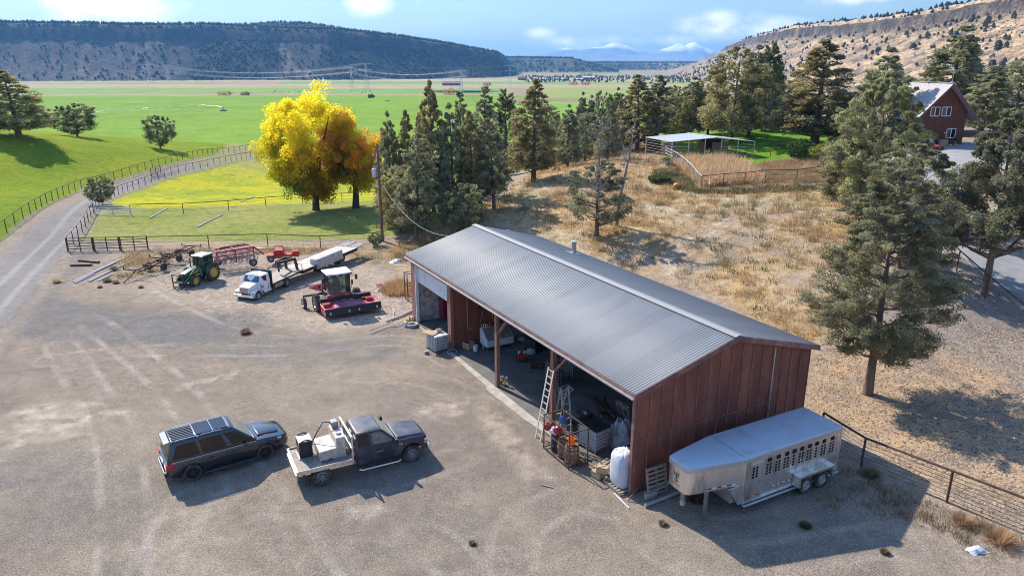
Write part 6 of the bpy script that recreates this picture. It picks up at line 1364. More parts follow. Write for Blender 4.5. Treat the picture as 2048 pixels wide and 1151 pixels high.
def gate(a, b, label, m, n=5, h=1.35):
    A, B_ = G(*a), G(*b); d = B_-A; t = thing('field_gate', label, 'gate', A, 0, 'tubular gates')
    for s in np.linspace(0, 1, 3): MB().bar(tuple(d*float(s)), tuple(d*float(s)+Vector((0, 0, h))), .09 if s in (0, 1) else .07).build('upright', m, t)
    b_ = MB()
    for k in range(n): z = .25+k*(h-.3)/(n-1); b_.tube([(0, 0, z), tuple(d+Vector((0, 0, z)))], .04, 6)
    b_.build('bars', m, t)
gate((136, 503), (187, 501), 'left leaf of the dark brown pipe gates by the road', M_['rustpipe']); gate((190, 501), (240, 500), 'middle leaf of the dark brown pipe gates by the road', M_['rustpipe']); gate((243, 500), (296, 498), 'right leaf of the dark brown pipe gates by the road', M_['rustpipe'])
gate((190, 428), (262, 430), 'pale galvanised gate between road and pasture', M_['galv'], 5)
gate((303, 352), (322, 347), 'dark gate in the far roadside fence', M_['black'], 4)
# power pole
P = G(765, 482); t = thing('power_pole', 'brown wooden power pole with a grey transformer', 'power pole', P, 0)
hp = zat(287, P.x, P.y)-P.z
MB().tube([(0, 0, -.2), (0, 0, hp)], [.17, .11], 12).build('pole', mat('brown_pole_wood', (.23, .105, .06), .85, 0, .25, 5, stretch=(4, 4, .4)), t, smooth=60)
MB().lathe([(0, 0), (.24, .0), (.26, .1), (.26, .75), (.22, .82), (0, .86)], 16, (-.42, -.1, hp-3.3)).build('transformer', M_['galv'], t, smooth=40)
for z in (hp-.3, hp-.9): MB().bar((-.25, 0, z), (.3, 0, z), .07).build('bracket', M_['steel'], t)
for x in (-.2, -.45): MB().lathe([(.05, 0), (.07, .06), (.05, .12), (.07, .18), (0, .24)], 10, (x, -.05, hp-2.45)).build('insulator', M_['steel'], t)
MB().tube([(-.2, -.05, hp-2.3), (-.6, -.1, hp-1.6), (-.15, 0, hp-.9)], .02, 5).build('jumper_wire', M_['hose'], t)
MB().lathe([(0, 0), (.12, 0), (.09, .25), (0, .28)], 10, (-.45, -.05, hp-1.3)).build('cutout', M_['steel'], t)
a = P+Vector((.1, -.1, hp-3.6)); b = Vector(BW(23.9, 3.2, 5.75)); pts = []
for k in np.linspace(0, 1, 18): q = a.lerp(b, float(k)); q.z -= 3.1*4*k*(1-k)*.5; pts.append(tuple(q-a))
o = MB().tube(pts, .014, 5).build('service_cable', mat('pale_cable', (.4, .4, .4), .6)); o.location = a; tag(o, 'pale service cable sagging from the power pole to the barn roof', 'cable')
# ------------------------------------------------------------------ trees
bark_j = mat('juniper_bark', (.16, .115, .085), .9, 0, .3, 3, .6, 12, stretch=(3, 3, .5))
bark_g = mat('grey_dead_wood', (.24, .215, .19), .85, 0, .25, 5)
bark_d = mat('dark_bark', (.075, .055, .045), .9, 0, .3, 4, .5, 14)
L_jun = leaf_mat('juniper_foliage', .5); L_yel = leaf_mat('autumn_leaves', .58, .55); L_grs = leaf_mat('dry_stalks', .35, .8)
def leaves(P, size, rng, col, colvar=.25, elong=1.8, up=.25, out=None):
    """one small pointed leaf-spray (2 triangles) at every point of P"""
    n = len(P); d = rng.normal(size=(n, 3)); d[:, 2] += up
    if out is not None: d += out*.9
    d /= np.linalg.norm(d, axis=1)[:, None]; e = rng.normal(size=(n, 3)); s = np.cross(d, e); s /= np.linalg.norm(s, axis=1)[:, None]
    L = (size*rng.uniform(.6, 1.4, n))[:, None]
    a = P-d*L*.5; b = P+s*L*.5/elong*1.1; c = P+d*L*.6; e2 = P-s*L*.5/elong*1.1
    V = np.stack([a, b, c, e2], 1).reshape(-1, 3); F = np.arange(4*n).reshape(n, 4)
    cc = col*(1+rng.uniform(-colvar, colvar, (n, 1))); C4 = np.repeat(cc, 4, 0)
    return V, F, C4
def prof_of(kind):
    return {'cone': lambda t: (1-t)**.72*(.55+.45*min(1, t*5+.3)), 'oval': lambda t: (max(0, 1-(1.75*(t-.42))**2))**.55 if t < .97 else .12, 'column': lambda t: (1-t)**.42*(.7+.3*min(1, t*6)), 'round': lambda t: max(.05, 1-(2*(t-.5))**2)**.5, 'open': lambda t: (1-t)**.55*(.5+.5*min(1, t*4))}[kind]
def make_tree_meshes(seed, kind, Hh, Rr, nleaf, size, base=.12, ncl=None, col=(.085, .10, .052), gap=.0, clump=None, dead=0, trunkr=None, lobes=3, flat=1.0):
    """tapered trunk with limbs carrying many leaf clumps; returns trunk mesh, crown mesh (and bare twigs)"""
    rng = np.random.default_rng(seed); pr = prof_of(kind); ncl = ncl or int(nleaf/70); clump = clump or Rr*.17
    tr = trunkr or Hh*.022; tm = MB(); lean = rng.normal(size=2)*.02*Hh
    tp = [(lean[0]*(k/8)**2, lean[1]*(k/8)**2, Hh*.94*k/8) for k in range(9)]
    tm.tube([(0, 0, -.4)]+[tp[0]]+tp[1:], [tr*1.5, tr*1.15]+[tr*(1-k/8*.93) for k in range(1, 9)], 8)
    ph = rng.uniform(0, 6.28, 4); C_, W_ = [], []
    k = 0; nlimb = 0
    while len(C_) < ncl and k < ncl*12:
        k += 1; t = rng.uniform(0, 1)**1.12; 
        if rng.uniform() > pr(t)*.95+.12: continue
        a = rng.uniform(0, 6.283); lb = 1+.17*math.sin(lobes*a+ph[0]+5*t)+.13*math.sin(2*a+ph[1]-7*t)+.09*math.sin(11*t+ph[2]+a)
        rad = Rr*pr(t)*lb*rng.uniform(.42 if kind != 'open' else .3, 1.0)**.55; z = Hh*(base+(1-base)*t)
        gp = math.sin(3.1*a+9*t+ph[3])*math.sin(2.3*a-13*t+ph[1])
        if gap and gp > 1-gap and rad > .35*Rr*pr(t): continue
        x, y = rad*math.cos(a)+lean[0]*t*t, rad*math.sin(a)+lean[1]*t*t
        C_.append((x, y, z+.10*rad)); W_.append(rad)
        if rng.uniform() < (46+30*(kind == 'open'))/ncl and rad > .3*Rr*pr(t):
            z0 = max(Hh*base*.6, z-rad*.45-.1); tm.tube([(lean[0]*t*t, lean[1]*t*t, z0), (x*.55, y*.55, z0+(z-z0)*.35+.05*rad), (x*.95, y*.95, z+.02*rad)], [tr*.42*(1-t*.6), tr*.24*(1-t*.5), tr*.06], 5); nlimb += 1
    C_ = np.array(C_); nc = len(C_); per = max(6, nleaf//nc)
    cid = np.repeat(np.arange(nc), per); u = rng.normal(size=(len(cid), 3)); u /= np.linalg.norm(u, axis=1)[:, None]; rr = rng.uniform(.25, 1, len(cid))[:, None]**.6
    cs = clump*rng.uniform(.6, 1.3, nc)*np.clip(1.2-.75*(C_[:, 2]/Hh-base)/(1-base), .35, 1.2)
    ca = C_.copy(); ca[:, 2] *= .0; ca /= (np.linalg.norm(ca, axis=1)[:, None]+1e-6); outd = ca[cid]*.5
    ex = rng.uniform(-.8, 1.25, (len(cid), 1)); P = C_[cid]+u*rr*cs[cid][:, None]*(np.array([.80, .80, .74*flat])*(1.15-.45*np.abs(ex)) if kind != 'round' else np.array([1, 1, .75]))+outd*2*cs[cid][:, None]*ex*(.35 if kind == 'round' else 1); P[:, 2] -= (.22*ex[:, 0]**2-.25*ex[:, 0])*cs[cid]*(kind != 'column'); P[:, 2] += (kind in ('column',))*ex[:, 0]*cs[cid]*.8
    col = np.array(col); base_c = col[None]*(1+rng.uniform(-.38, .42, (nc, 1)))*np.array([1, 1, 1])[None]+np.array([.02, .012, -.004])[None]*rng.normal(size=(nc, 1))
    V, F, CC = leaves(P, size, rng, np.clip(base_c, .01, 1)[cid], .22, 1.7, .3, outd*.6)
    tw = None
    if dead:
        tw = MB()
        for i in range(dead):
            a = rng.uniform(0, 6.283); t = rng.uniform(.45, 1.0); z = Hh*t; L = Rr*rng.uniform(.5, 1.25)*(1.25-t*.6); p = Vector((0, 0, z*.93)); d = Vector((math.cos(a), math.sin(a), rng.uniform(.1, .8))); pts = [p]
            for s in range(4): d = (d+Vector(rng.normal(size=3)*.35)).normalized(); pts.append(pts[-1]+d*L/4)
            tw.tube([tuple(q) for q in pts], [tr*.17, tr*.12, tr*.08, tr*.05, tr*.02], 4)
            for s in range(5):
                b = pts[1+s % 4]; dd = (d+Vector(rng.normal(size=3)*.8)).normalized(); tw.tube([tuple(b), tuple(b+dd*L*.25), tuple(b+dd*L*.4+Vector((0, 0, L*.08)))], [tr*.05, tr*.035, tr*.012], 3)
        tw = tw.mesh('bare_branches')
    return tm.mesh('trunk', 60), np_mesh('crown', V, F, CC), tw
def plant(name, label, cat, loc, meshes, h, rwid, rz, group, lm=None, bm=None, ref=None):
    t = thing(name, label, cat, loc, rz, group)
    tk_, cr, tw = meshes; Hh, Rr = ref
    link_mesh('trunk', tk_, bm or bark_j, t); link_mesh('crown', cr, lm or L_jun, t)
    if tw: link_mesh('bare_branches', tw, bark_g, t)
    t.scale = (rwid/Rr, rwid/Rr, h/Hh); return t
# prototypes (height, radius) shared by many trees of similar size
NV = (.31, .31, .18); DK = (.21, .235, .125); OL = (.37, .34, .16)
PROT = {}
def proto(key, *a, **k):
    PROT[key] = (make_tree_meshes(*a, **k), (a[2], a[3]))
proto('cone0', 11, 'cone', 14, 3.3, 30000, .21, .10, 380, NV, gap=.25, clump=.62)
proto('cone1', 12, 'cone', 14, 3.0, 30000, .20, .13, 360, OL, gap=.35, clump=.58)
proto('cone2', 13, 'open', 14, 3.6, 26000, .22, .18, 300, NV, gap=.5, clump=.60, dead=10)
proto('oval0', 14, 'oval', 12, 3.8, 32000, .22, .12, 340, OL, gap=.3, clump=.72)
proto('oval1', 15, 'oval', 12, 3.6, 30000, .22, .10, 320, NV, gap=.4, clump=.7)
proto('col0', 16, 'column', 15, 1.9, 26000, .2, .05, 330, DK, gap=.15, clump=.5)
proto('rnd0', 17, 'round', 7, 3.4, 16000, .2, .14, 200, DK, gap=.3, clump=.62)
proto('thin0', 18, 'open', 15, 2.4, 17000, .2, .2, 240, NV, gap=.5, clump=.5, dead=8)
def tree_px(ub, vb, vt, wpx, key, label, y=None, name='juniper_tree', cat='juniper', group='junipers around the barn and the house', z=None, rz=None):
    """base pixel on the ground (or fixed distance y), top row, crown width in photo pixels"""
    if y is None: P = G(ub, vb)
    else:
        d = ray(ub, vb); x = d[0]/d[1]*y; P = Vector((x, y, h1(x, y)))
    h = zat(vt, P.x, P.y)-P.z; depth = P.y*math.cos(PITCH)+(CAM_H-P.z)*math.sin(PITCH); rw = wpx/2*depth/FOC
    ms, ref = PROT[key]
    return plant(name, label, cat, P-Vector((0, 0, .05)), ms, h*.985, rw, random.uniform(0, 6.28) if rz is None else rz, group, ref=ref)
random.seed(7)
# pasture trees on the left
tree_px(38, 274, 138, 124, 'cone1', 'big broad juniper on the left pasture crest casting a long shadow')
tree_px(155, 273, 207, 84, 'rnd0', 'wide dark juniper standing between the big crest tree and the green field')
tree_px(320, 288, 230, 60, 'rnd0', 'small round juniper alone before the irrigated field', y=150)
tree_px(205, 409, 352, 52, 'rnd0', 'small dark bush-like juniper at the bend of the gravel road')
# belt behind the barn
BELT = [(850, 424, 205, 74, 'cone1', 'juniper filling the belt between the slim left ones and the tallest one'), (945, 425, 218, 80, 'cone1', 'olive juniper in the belt left of the see-through one'), (1092, 338, 204, 70, 'oval1', 'round juniper touching the right side of the broad centre one'), (800, 465, 330, 84, 'oval0', 'short olive juniper just right of the power pole'),
        (785, 445, 220, 78, 'cone0', 'slim juniper just right of the red-leaved tree'), (822, 440, 216, 70, 'cone1', 'pointed juniper left of the tallest one in the belt'), (868, 432, 156, 88, 'cone1', 'tallest pointed juniper of the belt, left of its middle'),
        (833, 480, 262, 122, 'cone2', 'loose juniper with a dark trunk beside the power pole'), (907, 430, 203, 92, 'cone0', 'dark juniper right of the tallest one'), (927, 395, 178, 58, 'thin0', 'thin pale-tipped juniper rising behind the dark one'),
        (925, 474, 368, 118, 'rnd0', 'low grey-green spreading juniper behind the barn ridge end'), (968, 396, 168, 84, 'thin0', 'tall loose juniper with a thin top near the middle of the belt'), (988, 418, 235, 100, 'cone2', 'see-through juniper whose thin trunk meets the dry slope'),
        (1012, 352, 176, 74, 'col0', 'narrow dark juniper left of the broad centre juniper'), (1067, 362, 154, 122, 'cone1', 'broad full juniper with a thick trunk on the golden slope'), (1108, 330, 212, 62, 'cone0', 'small juniper directly right of the broad centre one'),
        (1135, 335, 207, 70, 'cone0', 'dark juniper behind the grey dead branches'), (1170, 322, 222, 72, 'oval1', 'rounded dark juniper in the gap behind the dead branches'), (1215, 322, 208, 64, 'cone0', 'short pointed juniper right of the rounded one'),
        (1243, 305, 186, 54, 'cone0', 'slim dark juniper left of the triple-topped clump'), (1274, 302, 147, 112, 'cone1', 'large olive juniper left of the open shed'), (1310, 292, 147, 84, 'thin0', 'thin-topped juniper behind the shed corner'), (1345, 282, 170, 70, 'oval0', 'round-shouldered juniper behind the left half of the shed'), (1378, 275, 152, 80, 'cone0', 'juniper rising over the shed ridge'), (1415, 270, 150, 86, 'oval0', 'olive juniper between the shed ridge and the tall lawn trees')]
for b in BELT: tree_px(b[0], b[1], b[2], b[3]*.86, b[4], b[5])
# behind the belt, small
for (u, v, vt, w, k, lab, y) in ((1163, 240, 182, 44, 'cone0', 'left of two small dark conifers far behind the belt', 150), (1180, 238, 188, 40, 'cone0', 'right of two small dark conifers far behind the belt', 150), (1205, 232, 182, 52, 'rnd0', 'small round juniper far behind the belt', 150), (1233, 236, 173, 46, 'cone0', 'slender far juniper left of the olive one', 140), (1335, 230, 172, 50, 'oval1', 'far round juniper at the foot of the right hill', 160), (1385, 225, 165, 60, 'oval1', 'far dark juniper right of the one at the hill foot', 160)): tree_px(u, v, vt, w, k, lab, y=y)
# lawn trees
for b in ((1462, 282, 92, 118, 'oval0', 'broad tall olive juniper at the left of the lawn'), (1497, 272, 88, 78, 'cone0', 'dark-trunked juniper between the broad one and the column'), (1526, 262, 80, 54, 'col0', 'tall narrow column-shaped evergreen on the lawn'), (1543, 258, 108, 38, 'col0', 'shorter narrow evergreen touching the tall column'), (1580, 250, 160, 70, 'oval1', 'low dark juniper behind the lawn between column and big tree'),
          (1628, 292, 76, 172, 'cone1', 'very large juniper whose trunk stands on the lawn edge'), (1702, 290, 180, 90, 'oval1', 'dark juniper behind the large lawn tree'), (1746, 300, 92, 130, 'cone0', 'tall pointed juniper left of the red house')): tree_px(*b[:5], b[5])
tree_px(1890, 235, 50, 165, 'cone0', 'huge juniper behind the roof of the red house', y=118)
tree_px(1965, 240, 128, 100, 'thin0', 'thin see-through juniper right behind the house', y=104)
tree_px(2025, 250, 116, 120, 'oval1', 'broad juniper at the right edge behind the house', y=106)
tree_px(1800, 250, 150, 90, 'oval0', 'olive juniper peeping out left of the house roof', y=120)
# near ones, built finer
near = [('nearA', 31, 'open', 15.5, 4.3, 150000, .10, .20, 620, (.29, .285, .165), dict(gap=.75, clump=.50, dead=9, trunkr=.28, lobes=4)), ('nearB', 32, 'cone', 12.5, 4.2, 110000, .115, .28, 460, (.24, .245, .15), dict(gap=.8, clump=.55, dead=6, trunkr=.24, lobes=4)),
        ('nearC', 33, 'oval', 11, 3.6, 80000, .13, .10, 400, (.31, .30, .155), dict(gap=.6, clump=.5, dead=3)), ('half', 34, 'oval', 8.0, 2.6, 17000, .14, .2, 150, (.25, .26, .16), dict(gap=.9, clump=.42, trunkr=.2, dead=30))]
for k, sd_, kd, Hh, Rr, nl, sz, bs, nc, cl_, kw in near: proto(k, sd_, kd, Hh, Rr, nl, sz, bs, nc, cl_, **kw)
tree_px(1735, 787, 318, 292, 'nearA', 'large sparse juniper in the foreground right of the barn, bare trunk at its foot', rz=.6)
tree_px(1968, 588, 212, 262, 'nearB', 'dark open-crowned juniper by the right-hand fence and driveway', rz=2.0)
tree_px(2100, 470, 165, 190, 'nearC', 'olive juniper cut off by the right edge in front of the house')
tree_px(1735, 436, 140, 160, 'nearC', 'large light olive juniper hiding the left side of the house', rz=1.0)
tree_px(1798, 535, 285, 165, 'nearC', 'olive juniper standing behind the large foreground juniper', rz=3.0)
tree_px(1700, 418, 235, 130, 'nearC', 'grey-green juniper low beside the dry garden', rz=4.0)
t = tree_px(1193, 470, 318, 118, 'half', 'half-dead juniper on the slope behind the barn, grey bare top')
P = t.location
rng = np.random.default_rng(5); b = MB(); hh = zat(235, P.x, P.y)-P.z
for k in range(30):
    a = rng.uniform(0, 6.28); z = hh*rng.uniform(.42, .98); L = rng.uniform(.8, 2.4); p = Vector((0, 0, z*.97)); d = Vector((math.cos(a), math.sin(a), rng.uniform(.1, .9))); pts = [p]
    for s in range(4): d = (d+Vector(rng.normal(size=3)*.3)).normalized(); pts.append(pts[-1]+d*L/4)
    b.tube([tuple(q) for q in pts], [.045, .035, .025, .018, .008], 4)
    for s in range(7): q = pts[1+s % 4]; dd = (d+Vector(rng.normal(size=3)*.8)).normalized(); b.tube([tuple(q), tuple(q+dd*L*.35)], [.016, .006], 3)
o = MB().tube([(0, 0, hh*.3), (.1, 0, hh*.6), (0, .1, hh)], [.16, .09, .02], 7).build('dead_top', bark_g, t); o.scale = (1/t.scale.x, 1/t.scale.y, 1/t.scale.z)
o = b.build('bare_branches', bark_g, t); o.scale = (1/t.scale.x, 1/t.scale.y, 1/t.scale.z); 
# leaning dead tree beside it
P = G(1232, 452); t = thing('dead_tree', 'leaning grey dead tree with bare branches beside the half-dead juniper', 'dead tree', P, 0)
hh = zat(232, P.x+1.2, P.y)-P.z; b = MB().tube([(0, 0, -.2), (.3, 0, hh*.3), (1.0, .2, hh*.65), (1.5, .3, hh)], [.2, .16, .09, .02], 8)
for k in range(34):
    z = rng.uniform(.25, .98); p = Vector((1.5*z*z+.1, .3*z, hh*z)); a = rng.uniform(0, 6.28); L = rng.uniform(.9, 2.8)*(1.2-z*.5); d = Vector((math.cos(a)+.3, math.sin(a), rng.uniform(-.1, .6))); pts = [p]
    for s in range(4): d = (d+Vector(rng.normal(size=3)*.35)).normalized(); pts.append(pts[-1]+d*L/4)
    b.tube([tuple(q) for q in pts], [.05, .036, .026, .018, .008], 4)
    for s in range(7): q = pts[1+s % 4]; dd = (d+Vector(rng.normal(size=3)*.8)).normalized(); b.tube([tuple(q), tuple(q+dd*L*.3)], [.015, .006], 3)
b.build('trunk', bark_g, t)
tree_px(752, 492, 464, 30, 'rnd0', 'little dark conifer at the foot of the power pole', name='young_conifer', cat='conifer')
# ---- the autumn trees
def autumn(seed, Hh, Rr, nleaf, size, colf, clx, trunk_fork=4, ncl=420, base=.14, kind='round', cl=1.0):
    rng = np.random.default_rng(seed); pr = prof_of('round'); tm = MB()
    tm.tube([(0, 0, -.3), (0, 0, .3), (.1, .0, Hh*.14), (.15, .05, Hh*.26)], [.62, .46, .38, .34], 10)
    for k in range(trunk_fork*2):
        a = k*6.283/(trunk_fork*2)+rng.uniform(-.3, .3); r = Rr*rng.uniform(.4, .8); z = Hh*rng.uniform(.45, .85)
        tm.tube([(.12, .04, Hh*rng.uniform(.14, .26)), (r*.35*math.cos(a), r*.35*math.sin(a), z*.55), (r*.8*math.cos(a), r*.8*math.sin(a), z*.85), (r*math.cos(a), r*math.sin(a), z)], [.24, .18, .10, .03], 6)
    C_ = []
    sub = [(rng.normal(size=3)) for _ in range(26)]; sub = [np.array(s)/np.linalg.norm(s)*rng.uniform(.78, 1.12) for s in sub]
    while len(C_) < ncl:
        s = sub[rng.integers(len(sub))]; q = s*rng.uniform(.60, .84)+rng.normal(size=3)*.13; r = np.linalg.norm(q)
        if r > 1.12 or r < .3: continue
        C_.append((q[0]*Rr, q[1]*Rr, Hh*(base+(1-base)*.5*(1+q[2]*.98))))
    C_ = np.array(C_); per = nleaf//ncl; cid = np.repeat(np.arange(ncl), per); u = rng.normal(size=(len(cid), 3)); u /= np.linalg.norm(u, axis=1)[:, None]
    P = C_[cid]+u*(rng.uniform(.2, 1, (len(cid), 1))**.5)*cl*rng.uniform(.7, 1.3, ncl)[cid][:, None]
    cc = np.array([colf(*(c/np.array([Rr, Rr, Hh])), rng) for c in C_])[cid]
    V, F, CC = leaves(P, size, rng, cc, .2, 1.2, .2)
    return tm.mesh('trunk', 60), np_mesh('crown', V, F, np.clip(CC, .01, .95))
def col_yellow(x, y, z, rng):
    Y = np.array([.92, .76, .03]); O_ = np.array([.78, .52, .03]); Gr = np.array([.58, .55, .02]); Dg = np.array([.16, .26, .025])
    k = rng.uniform(-.15, .15)
    if z < .34+k*.5 and x < -.15: return Dg if z < .3 else Gr
    if z < .46+k and x > -.15: return O_*.62
    if x < -.45+k and z < .62: return Gr*.6+Y*.4
    if z > .62+k: return Y*1.05
    return Y*.6+O_*.4
def col_red(x, y, z, rng):
    k = rng.uniform(-.2, .2); Rd = np.array([.60, .24, .05]); O_ = np.array([.85, .42, .04]); Yg = np.array([.72, .58, .03]); 
    if z < .45+k or rng.uniform() < .3: return Yg*.9
    if x > .4+k: return O_
    return Rd*.6+O_*.4 if rng.uniform() < .7 else O_*1.1
P = G(637, 420); h = zat(178, P.x, P.y)-P.z
a_, b_ = autumn(41, h, 6.3, 110000, .19, col_yellow, 0, 5, 760, .10, cl=.85)
t = thing('autumn_tree', 'big round-crowned tree in bright yellow leaf, greener at its lower left', 'tree', P, 0, 'two autumn trees in the paddock')
link_mesh('trunk', a_, bark_d, t); link_mesh('crown', b_, L_yel, t); t.children[1].location = (-.3, 0, 0)
P = G(712, 416); h = zat(212, P.x, P.y)-P.z
a_, b_ = autumn(43, h, 4.5, 60000, .17, col_red, 0, 4, 360, .16, cl=.75)
t = thing('autumn_tree', 'smaller autumn tree in rust-red and orange leaf behind the power pole', 'tree', P, 0, 'two autumn trees in the paddock')
link_mesh('trunk', a_, bark_d, t); link_mesh('crown', b_, L_yel, t)
for (u, v, h_, w, c_, lab) in ((452, 191, 6.5, 13, (.42, .33, .13), 'left tan willow clump at the field edge'), (492, 191, 5.5, 8, (.42, .34, .15), 'right tan willow clump at the field edge'), (743, 196, 5, 5, (.12, .14, .04), 'lone green bush between the two fields'), (900, 190, 10, 12, (.50, .34, .04), 'yellow tree far off behind the belt'), (975, 172, 8, 10, (.36, .29, .14), 'far tan bush by the pylons'),
                               (1098, 163, 13, 9, (.06, .08, .04), 'dark tree by the far farm barns'), (1165, 152, 14, 16, (.10, .12, .06), 'left of the far farm shade trees'), (1180, 153, 12, 14, (.12, .13, .06), 'right of the far farm shade trees'), (1148, 170, 7, 12, (.40, .32, .16), 'far tan thicket right of the barns'), (1172, 170, 6, 12, (.38, .29, .15), 'far tan thicket below the long shed')):
    rg = np.random.default_rng(int(u)); P = PZ(u, v, VAL); n = 1500; q = rg.normal(size=(n, 3)); q /= np.linalg.norm(q, axis=1)[:, None]; q *= rg.uniform(.4, 1, (n, 1))**.5
    q = q*np.array([w, w*.6, h_*.55])*(1+.25*np.sin(q[:, :1]*7)); q[:, 2] += h_*.5
    V, F, CC = leaves(q, .8, rg, np.tile(np.array(c_), (n, 1)), .3, 1.2, .2); t = thing('far_tree', lab, 'far tree', P, 0, 'far trees and bushes on the valley floor'); link_mesh('crown', np_mesh('crown', V, F, CC), L_jun, t)
    MB().tube([(0, 0, 0), (0, 0, h_*.5)], .3, 5).build('trunk', bark_d, t)
# ---- hillside junipers: individual, simple shared crowns
hp_ = []
for sd_ in range(4):
    rg = np.random.default_rng(60+sd_); n = 520; q = rg.normal(size=(n, 3)); q /= np.linalg.norm(q, axis=1)[:, None]; q *= rg.uniform(.3, 1, (n, 1))**.5
    q *= np.array([2.6, 2.6, 3.0])*(1+.2*np.sin(q*5+sd_)); q[:, :2] *= (1.15-.5*(q[:, 2:]+3)/6); q[:, 2] += 3.3
    V, F, CC = leaves(q, .75, rg, np.tile(np.array([.115, .125, .07]), (n, 1)), .35, 1.3, .3); hp_.append(np_mesh('crown', V, F, CC))
rg = np.random.default_rng(77); tries = []; 
for _ in range(9000):
    u = rg.uniform(1380, 2140); y = rg.uniform(330, 1900); d = ray(u, 140); x = d[0]/d[1]*y; hr, tt = hill_right(np.array([x]), np.array([y])); 
    if hr[0] < 3 or tt[0] > .97: continue
    dens = .1+1.9*fbm(np.array([x]), np.array([y]), 80, 3, 91)[0]+.7*(u > 1800)
    if rg.uniform() > dens*.55: continue
    tries.append((y, x, u))
tries.sort(); tries = tries[::max(1, len(tries)//290)][:290]
for y, x, u in tries:
    s = rg.uniform(.45, 1.0)*(1+1.1*rg.uniform()**4); t = thing('hillside_juniper', 'small dark juniper scattered on the dry right-hand hillside', 'juniper', (x, y, h1(x, y)-.3), rg.uniform(0, 6.28), 'junipers scattered on the right-hand hillside')
    link_mesh('crown', hp_[rg.integers(4)], L_jun, t); t.scale = (s, s, s*rg.uniform(.8, 1.3))
# far woods: trees along the mesa rims and on their slopes, read as one mass
def woods(name, pts, s, seed, col=(.05, .062, .036)):
    rg = np.random.default_rng(seed); n = len(pts); V, F, CC = [], [], []
    base = np.array([(1, 0, 0), (.3, .95, 0), (-.8, .6, 0), (-.8, -.6, 0), (.3, -.95, 0)])*.5
    sz = rg.uniform(.6, 1.3, n)*s; P = np.asarray(pts)
    ring0 = P[:, None, :]+base[None]*sz[:, None, None]*.55; ring0[..., 2] += sz[:, None]*.1
    ring1 = P[:, None, :]+base[None]*sz[:, None, None]*np.array([.85, .85, 1])*rg.uniform(.7, 1.2, (n, 5, 1)); ring1[..., 2] = P[:, None, 2]+sz[:, None]*rg.uniform(.3, .55, (n, 5))
    top = P.copy(); top[:, 2] += sz*1.15
    V = np.concatenate([ring0, ring1, top[:, None]], 1).reshape(-1, 3); b0 = np.arange(n)*11
    for k in range(5):
        k2 = (k+1) % 5; F += [np.c_[b0+k, b0+k2, b0+5+k2], np.c_[b0+k, b0+5+k2, b0+5+k], np.c_[b0+5+k, b0+5+k2, b0+10]]
    cc = np.array(col)*rg.uniform(.6, 1.4, (n, 1)); o = link_mesh(name, np_mesh(name, V, np.concatenate(F), np.repeat(cc, 11, 0)), L_jun); o['kind'] = 'stuff'; return o
rg = np.random.default_rng(3); N = 60000; u = rg.uniform(-260, 1060, N); y = rg.uniform(1950, 3300, N); x = (u-1024)/FOC*y/.955
ml, tt = mesa_left(x, y); dn = np.where(tt > 1.03, .9*np.exp(-(tt-1.03)*1.2), .12+1.0*np.clip(fbm(x, y*.6, 170, 3, 301)+.55*sst(-1150, -760, x)*sst(1.1, .5, np.abs(tt-.5))-.15+.6*sst(-1650, -1800, x), 0, .8))
k = (ml > 2) & (rg.uniform(size=N) < dn*.5) & ((tt < .95) | (tt > 1.04)); k &= tt < 2.6
woods('mesa_woodland', np.c_[x[k], y[k], far_h(x[k], y[k])], 8.5, 4)
N = 16000; u = rg.uniform(1380, 2200, N); y = rg.uniform(500, 3200, N); x = (u-1024)/FOC*y/.955; hr, tt = hill_right(x, y)
k = (hr > 30) & (tt > 1.02) & (tt < 1.5) & (rg.uniform(size=N) < .5) | ((hr > 5) & (tt < .95) & (y > 1300) & (rg.uniform(size=N) < .12+.5*np.clip(fbm(x, y, 150, 3, 93), 0, 1)))
woods('hilltop_woodland', np.c_[x[k], y[k], far_h(x[k], y[k])], 6.5, 5)
N = 9000; u = rg.uniform(990, 1400, N); y = rg.uniform(3400, 5400, N); x = (u-1024)/FOC*y/.955; fm = far_mesa(x, y, 3500, -330, 560, 72, 51)+far_mesa(x, y, 4600, 300, 1900, 50, 57); k = (fm > 6) & (rg.uniform(size=N) < .6)
woods('far_woodland', np.c_[x[k], y[k], far_h(x[k], y[k])], 9, 6)
N = 500; u = rg.uniform(1040, 1400, N); y = yv(158)+rg.normal(size=N)*120+rg.choice([0, 250, -300], N); x = (u-1024)/FOC*y/.955; x += rg.normal(size=N)*5
woods('hedgerows', np.c_[x, y, far_h(x, y)], 7, 7, (.10, .105, .05))
# ---- ground cover: dry grass tufts, brush, corn
def tufts(name, pts, hgt, blades, cols, seed, spread=.18, w=.03, m=None, lean=.5):
    rg = np.random.default_rng(seed); P = np.asarray(pts); n = len(P); m_ = n*blades; b = np.repeat(P, blades, 0)
    a = rg.uniform(0, 6.283, m_); hh = np.repeat(hgt*rg.uniform(.5, 1.35, n) if np.isscalar(hgt) else hgt, blades)*rg.uniform(.6, 1.2, m_)
    off = rg.normal(size=(m_, 2))*spread; b0 = b.copy(); b0[:, :2] += off
    ln = off/(spread+1e-9)*.35*hh[:, None]*lean+rg.normal(size=(m_, 2))*.18*hh[:, None]
    t = b0.copy(); t[:, :2] += ln; t[:, 2] += hh; sx = np.c_[np.cos(a), np.sin(a), 0*a]*w
    V = np.stack([b0-sx, b0+sx, t], 1).reshape(-1, 3); F = np.arange(3*m_).reshape(-1, 3)
    cc = np.array(cols)[rg.integers(len(cols), size=n)]*rg.uniform(.75, 1.25, (n, 1)); CC = np.repeat(np.repeat(cc, blades, 0), 3, 0)
    o = link_mesh(name, np_mesh(name, V, F, np.clip(CC, .01, .9)), m or L_grs); o['kind'] = 'stuff'; return o
